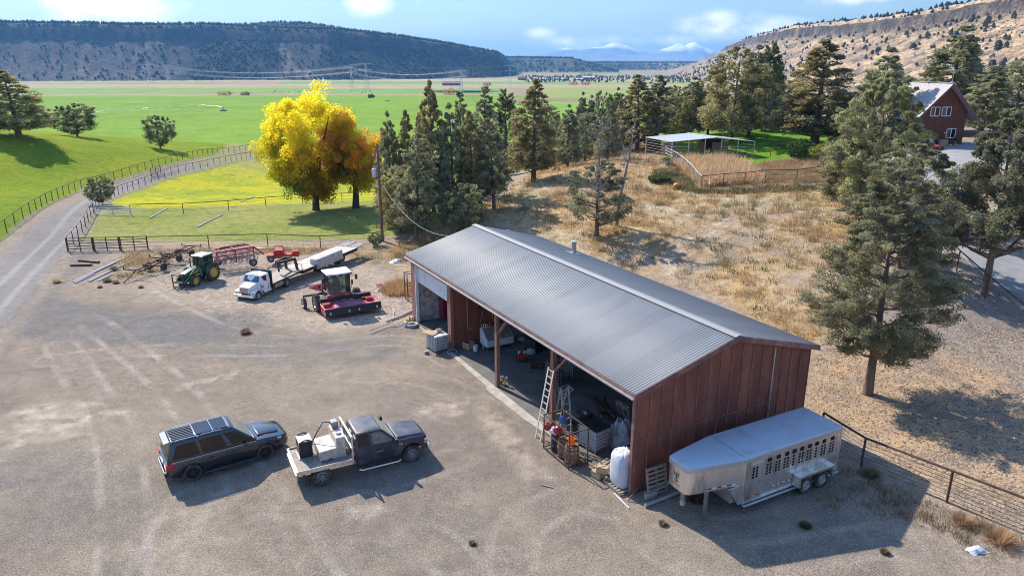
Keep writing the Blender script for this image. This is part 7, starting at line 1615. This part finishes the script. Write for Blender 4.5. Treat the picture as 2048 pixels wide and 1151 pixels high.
def scatter(poly, n, seed, dens=None, margin=.3):
    rg = np.random.default_rng(seed); lo, hi = poly.min(0), poly.max(0); x = rg.uniform(lo[0], hi[0], n); y = rg.uniform(lo[1], hi[1], n); k = sdist(x, y, poly) > margin
    k &= ~((sdist(x, y, np.array([BW(-.5, -.5)[:2], BW(25, -.5)[:2], BW(25, 10.8)[:2], BW(-.5, 10.8)[:2]])) > 0))
    if dens is not None: k &= rg.uniform(size=n) < dens(x, y)
    x, y = x[k], y[k]; return np.c_[x, y, H(x, y)-.02]
G1 = [(.60, .42, .17), (.50, .35, .16), (.62, .48, .27), (.38, .27, .14)]
ps = scatter(P_dry, 42000, 1, lambda x, y: np.clip(.45+.9*fbm(x, y, 6, 4, 101)+.35*fbm(x, y, 1.6, 3, 102), .03, 1))
tufts('dry_grass', ps, .40, 9, G1, 1, .16, .022)
ps = scatter(P_dry, 2600, 2, lambda x, y: np.clip(.15+1.3*fbm(x, y, 7, 3, 111), 0, 1)); tufts('brown_brush', ps, .8, 46, [(.32, .215, .125), (.38, .25, .14), (.27, .2, .11), (.2, .19, .09)], 2, .28, .018)
ps = scatter(P_dry, 1100, 3, lambda x, y: np.clip(fbm(x, y, 9, 3, 121)*1.6, 0, 1)); tufts('green_weeds', ps, .3, 30, [(.12, .15, .05), (.16, .17, .07)], 3, .3, .03)
ps = scatter(P_corral, 5000, 4, lambda x, y: np.clip(.3+fbm(x, y, 3, 3, 131), 0, 1)); tufts('trampled_straw', ps, .10, 6, [(.5, .38, .22), (.42, .31, .18)], 4, .2, .02, lean=2.0)
fr = wpoly([(250, 504), (300, 500), (600, 496), (820, 490), (830, 520), (760, 530), (700, 512), (520, 508), (440, 500), (380, 520), (260, 560), (230, 560)])
ps = scatter(fr, 3800, 5, lambda x, y: np.clip(.5+fbm(x, y, 3, 3, 141), 0, 1), .1); tufts('fence_line_brush', ps, .42, 12, [(.44, .28, .16), (.38, .24, .13), (.48, .36, .20), (.22, .2, .09)], 5, .2, .02)
mg = wpoly([(760, 580), (800, 560), (826, 575), (822, 592), (780, 592)]); ps = scatter(mg, 500, 6, None, .05); tufts('tawny_weeds', ps, .5, 16, [(.42, .24, .13), (.46, .29, .15)], 6, .2, .02)
cr = np.array([G(1350, 328)[:2], G(1402, 376)[:2], G(1530, 366)[:2], G(1480, 330)[:2], G(1440, 322)[:2]])
ps = scatter(cr, 1700, 7, lambda x, y: np.clip(.6+1.2*fbm(x, y, 2.5, 3, 171), .1, 1), .2); tufts('dry_corn', ps, 1.3, 16, [(.68, .50, .29), (.74, .58, .37), (.56, .38, .2)], 7, .2, .05, lean=.9)
wg = np.array([G(1480, 330)[:2], G(1530, 366)[:2], G(1700, 358)[:2], G(1720, 330)[:2], G(1600, 315)[:2]]); ps = scatter(wg, 2400, 8, lambda x, y: np.clip(.5+1.2*fbm(x, y, 3, 3, 172), .05, 1), .2); tufts('rusty_weeds', ps, .62, 16, [(.34, .19, .12), (.40, .25, .15), (.28, .2, .1), (.4, .32, .18)], 8, .22, .025)
vg = np.array([G(1300, 350)[:2], G(1345, 326)[:2], G(1400, 382)[:2], G(1520, 374)[:2], G(1660, 366)[:2], G(1640, 382)[:2], G(1480, 388)[:2], G(1380, 392)[:2], G(1340, 372)[:2]]); ps = scatter(vg, 2400, 9, lambda x, y: np.clip(.6+fbm(x, y, 4, 3, 151), 0, 1), .1); tufts('garden_vines', ps, .38, 22, [(.10, .13, .045), (.14, .16, .06), (.26, .2, .11), (.13, .12, .06)], 9, .28, .05)
pg = wpoly([(1600, 1010), (1700, 930), (1830, 990), (2048, 1080), (2100, 1120), (1980, 1110), (1850, 1050)]); ps = scatter(pg, 900, 10, lambda x, y: np.clip(.35+fbm(x, y, 2, 3, 161), 0, 1), .05); tufts('fence_foot_weeds', ps, .28, 16, [(.40, .28, .16), (.48, .35, .2), (.2, .18, .09)], 10, .16, .014)
yg = wpoly([(-60, 1200), (-60, 640), (400, 640), (820, 670), (1000, 800), (1260, 1000), (1800, 1080), (1700, 1300)])
ps = scatter(yg, 9000, 11); rgp = np.random.default_rng(12)
def stones(name, pts, s0, s1, seed, cols):
    rg = np.random.default_rng(seed); n = len(pts); sz = rg.uniform(s0, s1, n)**1.0; oc = np.array([(1, 0, 0), (0, 1, 0), (-1, 0, 0), (0, -1, 0), (0, 0, .8), (0, 0, -.4)])
    V = (pts[:, None]+oc[None]*sz[:, None, None]*rg.uniform(.6, 1.3, (n, 6, 1))).reshape(-1, 3); b = np.arange(n)*6
    F = np.concatenate([np.c_[b+i, b+(i+1) % 4, b+4] for i in range(4)]); cc = np.array(cols)[rg.integers(len(cols), size=n)]; o = link_mesh(name, np_mesh(name, V, F, np.repeat(cc, 6, 0)), STONE); o['kind'] = 'stuff'
STONE = ground_mat('stone', (3, 40.0), (.1, .2), 0)
ps = scatter(yg, 60000, 21); ps[:, 2] += .015; stones('gravel_stones', ps, .012, .035, 13, [(.36, .33, .3), (.17, .15, .135), (.45, .41, .36), (.12, .11, .1), (.28, .25, .22)])
ps = scatter(P_corral, 16000, 14); ps[:, 2] += .02; stones('corral_clods', ps, .025, .075, 15, [(.22, .165, .125), (.16, .12, .09), (.45, .34, .22)])
ps = scatter(P_mach, 9000, 16); ps[:, 2] += .02; stones('dirt_clods', ps, .02, .06, 17, [(.2, .155, .12), (.42, .34, .26), (.3, .24, .18)])
rgx = np.random.default_rng(88); N = 60000; u = rgx.uniform(1350, 2250, N); y = rgx.uniform(330, 2400, N); x = (u-1024)/FOC*y/.955; hr, tt = hill_right(x, y)
k = (hr > 3) & (tt < 1.0) & (rgx.uniform(size=N) < np.clip(.08+1.5*fbm(x, y, 60, 3, 95)+.5*(tt > .7), 0, 1))
stones('hillside_rocks', np.c_[x[k], y[k], far_h(x[k], y[k])+.1], .5, 1.9, 19, [(.13, .10, .085), (.17, .13, .105), (.24, .19, .14), (.16, .15, .09)])
def weed(u, v, r_, cols, label):
    P = G(u, v); rg = np.random.default_rng(int(u*7+v)); n = 420; a = rg.uniform(0, 6.28, n); q = rg.uniform(0, 1, n)**.5*r_; b0 = np.c_[q*np.cos(a)*.4, q*np.sin(a)*.4, 0*a]; tp = np.c_[q*np.cos(a), q*np.sin(a), r_*.7*np.sqrt(np.clip(1-(q/r_)**2, .02, 1))]; s = np.c_[-np.sin(a), np.cos(a), 0*a]*.014
    V = np.stack([b0-s, b0+s, tp], 1).reshape(-1, 3); F = np.arange(3*n).reshape(-1, 3); cc = np.array(cols)*rg.uniform(.6, 1.4, (n, 1)); o = link_mesh('dry_weed', np_mesh('dry_weed', V, F, np.repeat(cc, 3, 0)), L_grs); o.location = P; tag(o, label, 'weed', 'weeds growing in the gravel')
for u, v, r_, c_, lab in ((492, 666, .55, (.34, .21, .13), 'brown tumbleweed alone on the gravel below the windrower'), (114, 565, .5, (.40, .27, .14), 'tawny weed by the road edge left of the pipes'), (215, 563, .55, (.20, .18, .10), 'grey-green bush at the near ends of the pipes'), (232, 566, .4, (.38, .22, .14), 'reddish weed right of the grey-green bush'), (282, 575, .3, (.40, .25, .14), 'small tawny weed before the carrier frame'), (228, 540, .6, (.24, .22, .12), 'green bush among the pipes'), (200, 575, .3, (.38, .24, .14), 'tiny weed below the pipes'),
                        (945, 1087, .2, (.28, .26, .14), 'tiny weed near the bottom middle of the yard'), (1326, 1048, .25, (.36, .27, .17), 'tiny weed in front of the trailer shadow'), (1610, 1052, .32, (.16, .18, .09), 'low green weed in the trailer shadow'), (1770, 1105, .25, (.26, .22, .12), 'tiny weed right of the trailer shadow'), (1740, 950, .6, (.24, .18, .11), 'brown weed against the fence behind the trailer'), (785, 575, .7, (.34, .25, .14), 'bushy weed behind the white rubbish'), (2000, 1082, .8, (.42, .26, .15), 'large tawny weed at the right-hand fence'), (1925, 1045, .6, (.44, .30, .18), 'tawny weed on the near side of the right-hand fence'), (1395, 1000, .6, (.2, .17, .11), 'dry weed under the trailer nose'), (905, 700, .25, (.3, .3, .08), 'little green weed at the garage post')): weed(u, v, r_, c_, lab)
# ------------------------------------------------------------------ red house on the bench
HX, HY = 55.6, 95.0; HZ_ = h1(55.6, 95.5)
hs = thing('red_house', 'steep-gabled reddish-brown board house with a pale metal roof', 'house', (HX, HY, HZ_), R(5))
wood = mat('red_cedar_boards', (.17, .052, .025), .7, 0, .3, 2.2, .5, 20, dirt=(.07, .025, .015), dscale=2, damt=.5, stretch=(5, 5, .5))
# local: x along facade, y away from us
AP = 14.6-HZ_; EZ = 10.05-HZ_; HW = 3.05; RW = 4.35; DP = 9.5
sl_ = (AP-EZ)/RW
w = MB().prism([(-HW, 0), (HW, 0), (HW, AP-.12-HW*sl_), (0, AP-.12), (-HW, AP-.12-HW*sl_)], 0, .12, 'y').build('front_wall', wood, hs)
b = MB()
for i in range(20):
    x = -HW+.15+i*.305; b.box(x-.02, -.025, 0, x+.02, -.001, AP-.2-abs(x)*sl_)
b.build('board_batten', wood, w); MB().box(-HW, -.03, 2.95, HW, -.001, 3.03).build('floor_band', wood, w)
for s in (1, -1): MB().box(min(s*HW, s*(HW-.12)), .12, 0, max(s*HW, s*(HW-.12)), DP, AP-.2-HW*sl_).build('side_wall', wood, hs)
MB().prism([(-HW, 0), (HW, 0), (HW, AP-.12-HW*sl_), (0, AP-.12), (-HW, AP-.12-HW*sl_)], DP-.12, DP, 'y').build('back_wall', wood, hs)
mr = mat('pale_metal_roof', (.40, .38, .38), .6, .1, .05, 2)
for s in (1, -1):
    b = MB(); n = 34
    for i in range(n):
        y0 = -.8+i*(DP+1.6)/n; b.hexa([(0, y0, AP), (0, y0+(DP+1.6)/n, AP), (s*RW, y0+(DP+1.6)/n, EZ), (s*RW, y0, EZ)], [(0, y0, AP+.09), (0, y0+(DP+1.6)/n, AP+.09), (s*RW, y0+(DP+1.6)/n, EZ+.09), (s*RW, y0, EZ+.09)]) if False else None
        b.bar((0, y0, AP+.11), (s*RW, y0, EZ+.11), .05, .05)
    b.hexa([(0, -.8, AP-.0), (0, DP+.8, AP), (s*RW, DP+.8, EZ), (s*RW, -.8, EZ)], [(0, -.8, AP+.09), (0, DP+.8, AP+.09), (s*RW, DP+.8, EZ+.09), (s*RW, -.8, EZ+.09)])
    r_ = b.build('roof', mr, hs); MB().hexa([(0, -.86, AP-.16), (0, -.805, AP-.16), (s*RW, -.805, EZ-.16), (s*RW, -.86, EZ-.16)], [(0, -.86, AP+.11), (0, -.805, AP+.11), (s*RW, -.805, EZ+.11), (s*RW, -.86, EZ+.11)]).build('bargeboard', mat('brown_bargeboard', (.16, .11, .095), .7) if s > 0 else bpy.data.materials['brown_bargeboard'], r_)
MB().bar((0, -.8, AP+.15), (0, DP+.8, AP+.15), .3, .06).build('ridge_cap', mr, hs)
def window(x0, x1, z0, z1):
    f = MB()
    f.box(x0, -.07, z0, x1, -.03, z0+.09).box(x0, -.07, z1-.09, x1, -.03, z1).box(x0, -.07, z0, x0+.09, -.03, z1).box(x1-.09, -.07, z0, x1, -.03, z1).box((x0+x1)/2-.05, -.075, z0, (x0+x1)/2+.05, -.03, z1)
    o = f.build('window', M_['white'], hs); MB().box(x0+.09, -.045, z0+.09, (x0+x1)/2-.05, -.032, z1-.09).build('pane', mat('pane_tan', (.10, .085, .06), .06, 0, .3, 3, coat=.5), o); MB().box((x0+x1)/2+.05, -.045, z0+.09, x1-.09, -.032, z1-.09).build('pane', M_['glassdark'], o)
window(-2.0, -.72, 3.75, 4.95); window(-.48, .82, 3.75, 4.95); window(.62, 1.95, 1.0, 2.25); window(-3.0, -2.4, 1.0, 2.2)
MB().box(-.02, -.05, .1, .5, -.026, 1.95).build('door', mat('brown_door', (.09, .03, .02), .5), hs); MB().lathe([(0, 0), (.1, .02), (.1, .1), (0, .13)], 12, (.35, -.14, 1.62), 'z').build('porch_lamp', M_['white'], hs)
sp = MB().tube([(0, -.4, AP+.1), (0, -.4, AP+1.9)], .035, 6); sp.lathe([(0, .1), (.16, .2), (.16, .32), (0, .4)], 12, (0, -.4, AP)); sp.box(-.22, -.41, AP+1.3, .22, -.39, AP+1.42).build('weather_vane', M_['galv'], hs)
MB().tube([(-.2, 4, AP), (-.2, 4, AP+.5)], .08, 8).build('vent_pipe', M_['galv'], hs)
def on_h(x, y, z=0): return Vector((HX, HY, HZ_))+Matrix.Rotation(R(5), 4, 'Z') @ Vector((x, y, z))
def grd(p): return Vector((p[0], p[1], h1(p[0], p[1])))
orange_p = mat('pumpkin_skin', (.75, .26, .03), .5, 0, .12, 6)
def pumpkin(loc, r, label, m=None):
    t = thing('pumpkin', label, 'pumpkin', loc, 0, 'pumpkins'); prf = [(0, 0), (r*.6, 0), (r*.95, r*.3), (r, r*.65), (r*.85, r*1.1), (r*.45, r*1.3), (.02, r*1.22)]
    MB().lathe(prf, 14).build('flesh', m or orange_p, t, smooth=70); MB().tube([(0, 0, r*1.2), (.03, 0, r*1.55)], r*.1, 5).build('stem', M_['pallet'], t)
wg_ = thing('garden_wagon', 'little wagon loaded with pumpkins on the driveway', 'wagon', grd(on_h(-2.6, -3.2)), R(10))
MB().box(-.8, -.4, .3, .8, .4, .36).box(-.8, -.4, .36, .8, -.36, .55).box(-.8, .36, .36, .8, .4, .55).build('tray', M_['red'], wg_); 
for x in (-.55, .55):
    for y in (-.42, .42): MB().lathe([(0, -.03), (.2, -.03), (.2, .03), (0, .03)], 14, (x, y, .2), 'y').build('wheel', M_['rubber'], wg_)
for i, x in enumerate((-.55, -.2, .15, .5)): pumpkin(wg_.location+Vector((x, .05*(-1)**i, .36)), .2, ['leftmost', 'second', 'third', 'rightmost'][i]+' pumpkin in the little wagon before the house')
for i, (x, y) in enumerate(((.6, -1.3), (1.3, -1.5))): pumpkin(grd(on_h(x, y)), .2, ['left of two pumpkins lying on the ground before the house wall', 'right of two pumpkins lying on the ground before the house wall'][i])
bl = thing('hay_bale', 'small greyish hay bale stack against the house wall', 'hay bale', grd(on_h(.0, -.7)), R(5)); 
for z in (0, .42): MB().box(-.5, -.25, z, .5, .25, z+.41).build('bale', mat('hay', (.36, .28, .19), .9, 0, .3, 20), bl, bevel=.03)
chm = thing('garden_chair', 'grey garden chair left of the hay bale by the house', 'chair', grd(on_h(-1.4, -.7)), R(5)); MB().box(-.28, -.28, .4, .28, .28, .45).build('seat', M_['steel'], chm); MB().hexa([(-.28, .24, .45), (.28, .24, .45), (.28, .3, .45), (-.28, .3, .45)], [(-.28, .42, 1.1), (.28, .42, 1.1), (.28, .47, 1.1), (-.28, .47, 1.1)]).build('backrest', M_['steel'], chm)
for x in (-.26, .26):
    for y in (-.26, .26): MB().bar((x, y, 0), (x, y, .42), .04).build('leg', M_['steel'], chm)
gr_ = thing('kettle_grill', 'black round kettle grill under the lower house window', 'grill', grd(on_h(1.6, -.8)), 0); MB().lathe([(0, .5), (.25, .6), (.29, .78), (.25, .95), (0, 1.02)], 16).build('bowl', M_['black'], gr_, smooth=60)
for a in (0, 2.1, 4.2): MB().bar((.12*math.cos(a), .12*math.sin(a), .6), (.3*math.cos(a), .3*math.sin(a), 0), .03).build('leg', M_['steel'], gr_)
rc = thing('red_car', 'red car half hidden by the juniper right of the house', 'car', grd((60.5, 90.0)), R(15)); hull([(0, [(0, .4), (.8, .4), (.85, .8), (0, .85)]), (.3, [(0, .3), (.9, .3), (.93, .9), (0, .95)]), (4.0, [(0, .3), (.9, .3), (.92, .85), (0, .9)]), (4.3, [(0, .4), (.8, .4), (.8, .7), (0, .75)])]).build('body', M_['red'], rc, smooth=40)
MB().loft([[(.6, -.8, .9), (3.2, -.8, .9), (3.2, .8, .9), (.6, .8, .9)], [(1.1, -.62, 1.42), (2.4, -.62, 1.42), (2.4, .62, 1.42), (1.1, .62, 1.42)]]).build('cabin', M_['glassdark'], rc)
for x in (.85, 3.4):
    for s in (1, -1): wheel(rc, x, s*.82, .32, .2, M_['steel'], s)
# ------------------------------------------------------------------ open livestock shed
FL, FRr = ZY(1345, 286, 106), ZY(1510, 283, 106); RDG = ZY(1433, 275, 106)
gz = h1((FL[0]+FRr[0])/2, 107); W_ = FRr[0]-FL[0]; SX = FL[0]; eh = max(2.1, FL[2]-gz); rh = eh+.62
sh = thing('livestock_shed', 'open livestock shed with a shallow pale metal gable roof', 'shed', (SX, 106, gz), 0)
mid_ = RDG[0]-SX; dx = -2.6; DY = 7.0
for x0, x1, z0, z1 in ((-.15, mid_, eh, rh), (W_+.15, mid_, eh+.05, rh)):
    b = MB(); b.hexa([(x0, 0, z0-.05), (x1, 0, z1-.05), (x1+dx, DY, z1-.05), (x0+dx, DY, z0-.05)], [(x0, 0, z0+.02), (x1, 0, z1+.02), (x1+dx, DY, z1+.02), (x0+dx, DY, z0+.02)]); b.build('roof', mat('pale_shed_roof', (.42, .46, .50), .5, .2, .05, 2) if x0 < 1 else bpy.data.materials['pale_shed_roof'], sh)
MB().bar((mid_, -.02, rh+.05), (mid_+dx, DY, rh+.05), .35, .04).build('ridge_cap', M_['white'], sh)
for k in range(6):
    x = W_*k/5; z = eh+(rh-eh)*(1-abs(x-mid_)/max(mid_, W_-mid_))-.05
    for y in (.05, DY-.1): xx = x+dx*y/DY; MB().bar((xx, y, -.3), (xx, y, max(z, eh-.02)), .12).build('post', M_['galv'], sh)
for x0, x1, y in ((0, 1.9, 2.4), (W_*.62, W_*.82, 2.5), (W_*.5, W_*.58, 3.6)): MB().box(x0+dx*y/DY, y, 0, x1+dx*y/DY, y+.08, eh-.3).build('wood_panel', M_['pallet'], sh)
MB().box(dx+.1, DY-.2, 0, 2.3+dx, DY-.1, eh-.2).box(W_*.7+dx, DY-.2, 0, W_+dx, DY-.1, eh-.2).build('back_panel', M_['darkwood'], sh)
for k in range(5):
    b = MB(); z = .25+k*.38; b.bar((.0, .05, z), (dx, DY, z), .05).build('rail', M_['galv'], sh)
    if k < 4: MB().bar((W_*.0, .02, z), (W_*.22, .02, z), .05).build('rail', M_['galv'], sh); MB().bar((W_*.62, .02, z), (W_, .02, z), .05).bar((W_, .05, z), (W_+dx, DY, z), .05).build('rail', M_['galv'], sh)
mb_ = thing('dirt_bike', 'small red and white motorbike standing under the shed roof', 'motorbike', (ZY(1418, 300, 105)[0], 105.2, h1(22, 105)), R(70))
for x in (0, 1.3): MB().lathe([(.26, -.04), (.33, -.04), (.33, .04), (.26, .04), (.26, -.04)], 20, (x, 0, .33), 'y').build('wheel', M_['rubber'], mb_)
MB().hexa([(.1, -.1, .75), (.8, -.1, .7), (.8, .1, .7), (.1, .1, .75)], [(.0, -.08, .95), (.85, -.08, .92), (.85, .08, .92), (.0, .08, .95)]).bar((.3, 0, .4), (.9, 0, .8), .12).build('frame', M_['red'], mb_); MB().tube([(1.3, 0, .33), (1.05, 0, 1.1)], .035, 6).tube([(1.05, -.35, 1.15), (1.05, .35, 1.15)], .02, 6).build('handlebar', M_['steel'], mb_); MB().box(1.0, -.12, .75, 1.15, .12, 1.05).build('front_panel', M_['white'], mb_)
P = G(1334, 330); tb = thing('planter_tub', 'blue-grey tub with a green plant by the garden fence', 'planter', P, 0); MB().lathe([(0, 0), (.34, 0), (.42, .62), (.38, .62), (.36, .5), (0, .5)], 18).build('tub', mat('blue_grey_tub', (.30, .38, .44), .5), tb, smooth=40)
rg = np.random.default_rng(9); q = rg.normal(size=(300, 3))*np.array([.3, .3, .15])+np.array([0, 0, .75]); V, F, CC = leaves(q, .16, rg, np.tile(np.array([.14, .2, .05]), (300, 1)), .3); link_mesh('plant', np_mesh('plant', V, F, CC), L_grs, tb)
pumpkin(G(1353, 375), .4, 'big yellow-orange pumpkin on the path beside the vines', orange_p)
for (u, v, r_, h_, c_, lab) in ((1603, 318, 2.0, 2.9, (.07, .13, .035), 'dark green rounded bush behind the dry garden'), (1640, 320, 1.9, 2.2, (.30, .33, .05), 'yellow-green bush right of the dark green one'), (1320, 365, 1.3, .9, (.10, .13, .05), 'low dark green plant at the left of the garden vines')):
    P = G(u, v); rg = np.random.default_rng(u); n = 2600; q = rg.normal(size=(n, 3)); q /= np.linalg.norm(q, axis=1)[:, None]; q *= rg.uniform(.6, 1, (n, 1))**.5*np.array([r_, r_, h_*.5])*(1+.15*np.sin(q*6)); q[:, 2] += h_*.5
    V, F, CC = leaves(q, .22, rg, np.tile(np.array(c_), (n, 1)), .35, 1.2); t = thing('bush', lab, 'bush', P, 0, 'bushes by the garden'); link_mesh('foliage', np_mesh('foliage', V, F, CC), L_grs, t); MB().tube([(0, 0, -.1), (0, 0, h_*.5)], .06, 5).build('stem', bark_d, t)
# ------------------------------------------------------------------ valley: pylons, wires, farm, pivot, cattle
def pylon(P, hgt, label):
    t = thing('pylon', label, 'pylon', P, 0, 'steel power pylons in the valley'); b = MB(); w0 = hgt*.10; w1 = hgt*.022; th = .26
    lv = np.linspace(0, 1, 8); wd = lambda k: w0+(w1-w0)*min(1, k/.75)
    for sx in (-1, 1):
        for sy in (-1, 1):
            for a, c in zip(lv[:-1], lv[1:]): b.bar((sx*wd(a), sy*wd(a), a*hgt), (sx*wd(c), sy*wd(c), c*hgt), th)
    for a, c in zip(lv[:-1], lv[1:]):
        for s in (-1, 1): b.bar((-wd(a), s*wd(a), a*hgt), (wd(c), s*wd(c), c*hgt), th*.7); b.bar((wd(a), s*wd(a), a*hgt), (-wd(c), s*wd(c), c*hgt), th*.7); b.bar((s*wd(a), -wd(a), a*hgt), (s*wd(c), wd(c), c*hgt), th*.7)
    b.build('lattice', M_['galv'], t); b = MB()
    for z in (.74, .97): b.bar((-hgt*.24, 0, z*hgt), (hgt*.24, 0, z*hgt), th*1.5); b.bar((-hgt*.24, 0, z*hgt), (0, 0, (z+.06)*hgt), th); b.bar((hgt*.24, 0, z*hgt), (0, 0, (z+.06)*hgt), th)
    b.build('crossarm', M_['galv'], t); return t
pyl = []
for u, y, vt, lab in ((-40, 1500, 122, 'pylon cut by the left edge of the view'), (298, 1900, 128, 'left of two pylons in front of the mesa slope'), (335, 1950, 130, 'right of two pylons in front of the mesa slope'), (702, 1500, 134, 'left of two pylons near the middle of the valley'), (732, 1450, 126, 'right of two pylons near the middle of the valley'),
                      (922, 1150, 140, 'left of two pylons above the juniper belt'), (1020, 1500, 130, 'right of two pylons above the juniper belt'), (1235, 1300, 128, None)):
    if lab is None: continue
    d = ray(u, 150); x = d[0]/d[1]*y; z0 = h1(x, y); pyl.append((pylon((x, y, z0), zat(vt, x, y)-z0, lab), zat(vt, x, y)-z0))
for u, y, hh_, lab in ((1880, 830, 26, 'left of two pylons on the rim of the right hill'), (1917, 850, 26, 'right of two pylons on the rim of the right hill')):
    d = ray(u, 20); x = d[0]/d[1]*y; z0 = h1(x, y); pylon((x, y, z0-1), hh_, lab)
wm = mat('power_line', (.25, .26, .28), .5, .1)
for (i, j) in ((0, 1), (1, 3), (2, 4), (3, 5), (4, 6)):
    (a, ha), (c, hc) = pyl[i], pyl[j]; P0 = a.location.copy(); o = None; b = MB()
    for s in (-1, 0, 1):
        for kz in (.74, .97):
            A = Vector((s*ha*.22, 0, ha*kz)); B_ = c.location-P0+Vector((s*hc*.22, 0, hc*kz)); pts = []
            for k in np.linspace(0, 1, 14): q = A.lerp(B_, float(k)); q.z -= (A-B_).length*.022*4*k*(1-k); pts.append(tuple(q))
            b.tube(pts, .07, 4)
    o = b.build('power_lines', wm); o.location = P0; tag(o, ['power lines from the left edge to the first mesa pylons', 'power lines from the left mesa pylon to the valley middle', 'power lines from the right mesa pylon to the valley middle', 'power lines from the left middle pylon to the belt pylons', 'power lines from the right middle pylon to the belt pylons'][(0, 1, 2, 3, 4)[((0, 1), (1, 3), (2, 4), (3, 5), (4, 6)).index((i, j))]], 'power lines')
def farmhouse(u, v, L, Wd, hh, roofc, wallc, label, rz=0.0):
    P = PZ(u, v, VAL); t = thing('far_building', label, 'farm building', P, rz, 'farm buildings far across the valley'); wm_ = mat('wall_'+label.split()[0], wallc, .7); rm_ = mat('roof_'+label.split()[0], roofc, .6)
    MB().box(-L/2, -Wd/2, 0, L/2, Wd/2, hh).build('wall', wm_, t); MB().prism([(-Wd/2-.5, hh), (Wd/2+.5, hh), (0, hh+Wd*.28)], -L/2-.5, L/2+.5, 'x').build('roof', rm_, t)
    b = MB()
    for k in range(3): b.box(-L*.35+k*L*.3, -Wd/2-.05, .2, -L*.35+k*L*.3+L*.1, -Wd/2-.01, hh*.65)
    b.build('door', M_['darkwood'], t)
for a in ((1043, 160, 22, 14, 6, (.25, .08, .07), (.22, .06, .05), 'maroon barn left of the far farm'), (1068, 159, 14, 9, 4, (.5, .5, .5), (.4, .38, .36), 'grey shed right of the maroon barn'), (1088, 161, 26, 11, 4, (.72, .74, .76), (.6, .6, .6), 'bright long metal shed left of the dark trees'), (1112, 161, 16, 10, 5, (.35, .38, .42), (.5, .5, .5), 'bluish house right of the dark tree'), (1128, 161, 18, 10, 4, (.7, .72, .74), (.62, .6, .58), 'white house in the middle of the far farm'),
          (1156, 161, 26, 11, 4, (.68, .68, .66), (.55, .5, .45), 'tan long shed left of the brick-red one'), (1178, 159, 34, 14, 6, (.72, .73, .75), (.26, .10, .08), 'brick-red long shed with a white roof, rightmost'), (1117, 156, 16, 10, 5, (.28, .2, .18), (.3, .22, .18), 'brown house behind the far farm'), (903, 171, 40, 16, 5, (.22, .14, .12), (.22, .13, .1), 'low brown barn behind the pointed junipers')): farmhouse(*a)
pv_ = PZ(447, 222, VAL); t = thing('pivot_sprinkler', 'long wheeled centre-pivot sprinkler standing in the green field', 'irrigation boom', pv_, 0); end = PZ(185, 234, VAL); pts = [PZ(u, v, VAL)-pv_ for u, v in ((447, 222), (420, 218.5), (395, 217.8), (365, 218.8), (335, 221), (312, 223.5), (285, 224.5), (255, 227), (225, 230), (190, 232))]
b = MB()
for a, c in zip(pts[:-1], pts[1:]):
    m_ = (a+c)/2; b.tube([(a[0], a[1], 3.4), (m_[0], m_[1], 4.4), (c[0], c[1], 3.4)], .16, 5); b.bar((a[0], a[1], 3.2), (m_[0], m_[1], 3.0), .08); b.bar((m_[0], m_[1], 3.0), (c[0], c[1], 3.2), .08)
b.build('boom_pipe', M_['galv'], t)
for a in pts:
    MB().bar((a[0]-1.6, a[1], 0), (a[0], a[1], 3.4), .14).bar((a[0]+1.6, a[1], 0), (a[0], a[1], 3.4), .14).build('tower', M_['galv'], t)
MB().box(-3, -2, 0, 3, 2, 1.2).build('hub_mound', mat('hub_soil', (.2, .12, .09), .9), t); MB().box(-.8, -.8, 0, .8, .8, 4.2).build('hub', M_['galv'], t)
# black cattle far away
cowm = bpy.data.meshes.new('cow'); b = MB(); b.loft([[(x, y, z) for y, z in [(w*math.cos(a), zc+hh*math.sin(a)) for a in np.linspace(0, 2*math.pi, 8, endpoint=False)]] for x, w, zc, hh in ((-1.1, .18, 1.05, .2), (-.95, .36, 1.0, .38), (-.2, .42, .95, .42), (.6, .38, 1.0, .42), (.95, .22, 1.15, .28), (1.35, .14, 1.25, .17), (1.6, .10, 1.1, .13), (1.75, .07, 1.0, .08))])
for x, y in ((-.85, .22), (-.85, -.22), (.65, .22), (.65, -.22)): b.tube([(x, y, .75), (x-.03, y, .38), (x, y, 0)], [.13, .07, .06], 6)
b.tube([(-1.1, 0, 1.2), (-1.2, 0, .6)], [.04, .03], 4); b.tube([(1.4, -.2, 1.33), (1.4, .2, 1.33)], .04, 4); cm_ = b.mesh('cow', 60); ckm = mat('black_hide', (.02, .018, .017), .7)
rg = np.random.default_rng(31)
for i in range(34):
    u = rg.uniform(545, 655) if i < 20 else rg.uniform(700, 760); v = rg.uniform(181, 188) if i < 26 else rg.uniform(181, 184)
    if i >= 30: u, v = 765+i*2.2-60, 202.5
    o = link_mesh('cow', cm_, ckm); P = PZ(u, v, VAL); o.location = (P[0], P[1], h1(P[0], P[1]) if False else VAL+1.0*0); o.location.z = float(far_h(np.array([P[0]]), np.array([P[1]]))[0]); o.rotation_euler = (0, 0, rg.uniform(0, 6.28)); tag(o, 'black cow grazing far off on the green strip of the valley', 'cow', 'black cattle grazing in the valley')
P = PZ(925, 184.5, VAL); o = link_mesh('pond', np_mesh('pond', np.array([(P[0]+60*math.cos(a)*(1+.2*math.sin(3*a)), P[1]+26*math.sin(a), float(far_h(np.array([P[0]]), np.array([P[1]]))[0])+1.6) for a in np.linspace(0, 2*math.pi, 24, endpoint=False)]), np.arange(24)[None]), mat('pond_water', (.05, .08, .1), .06, 0, 0)); o['kind'] = 'structure'
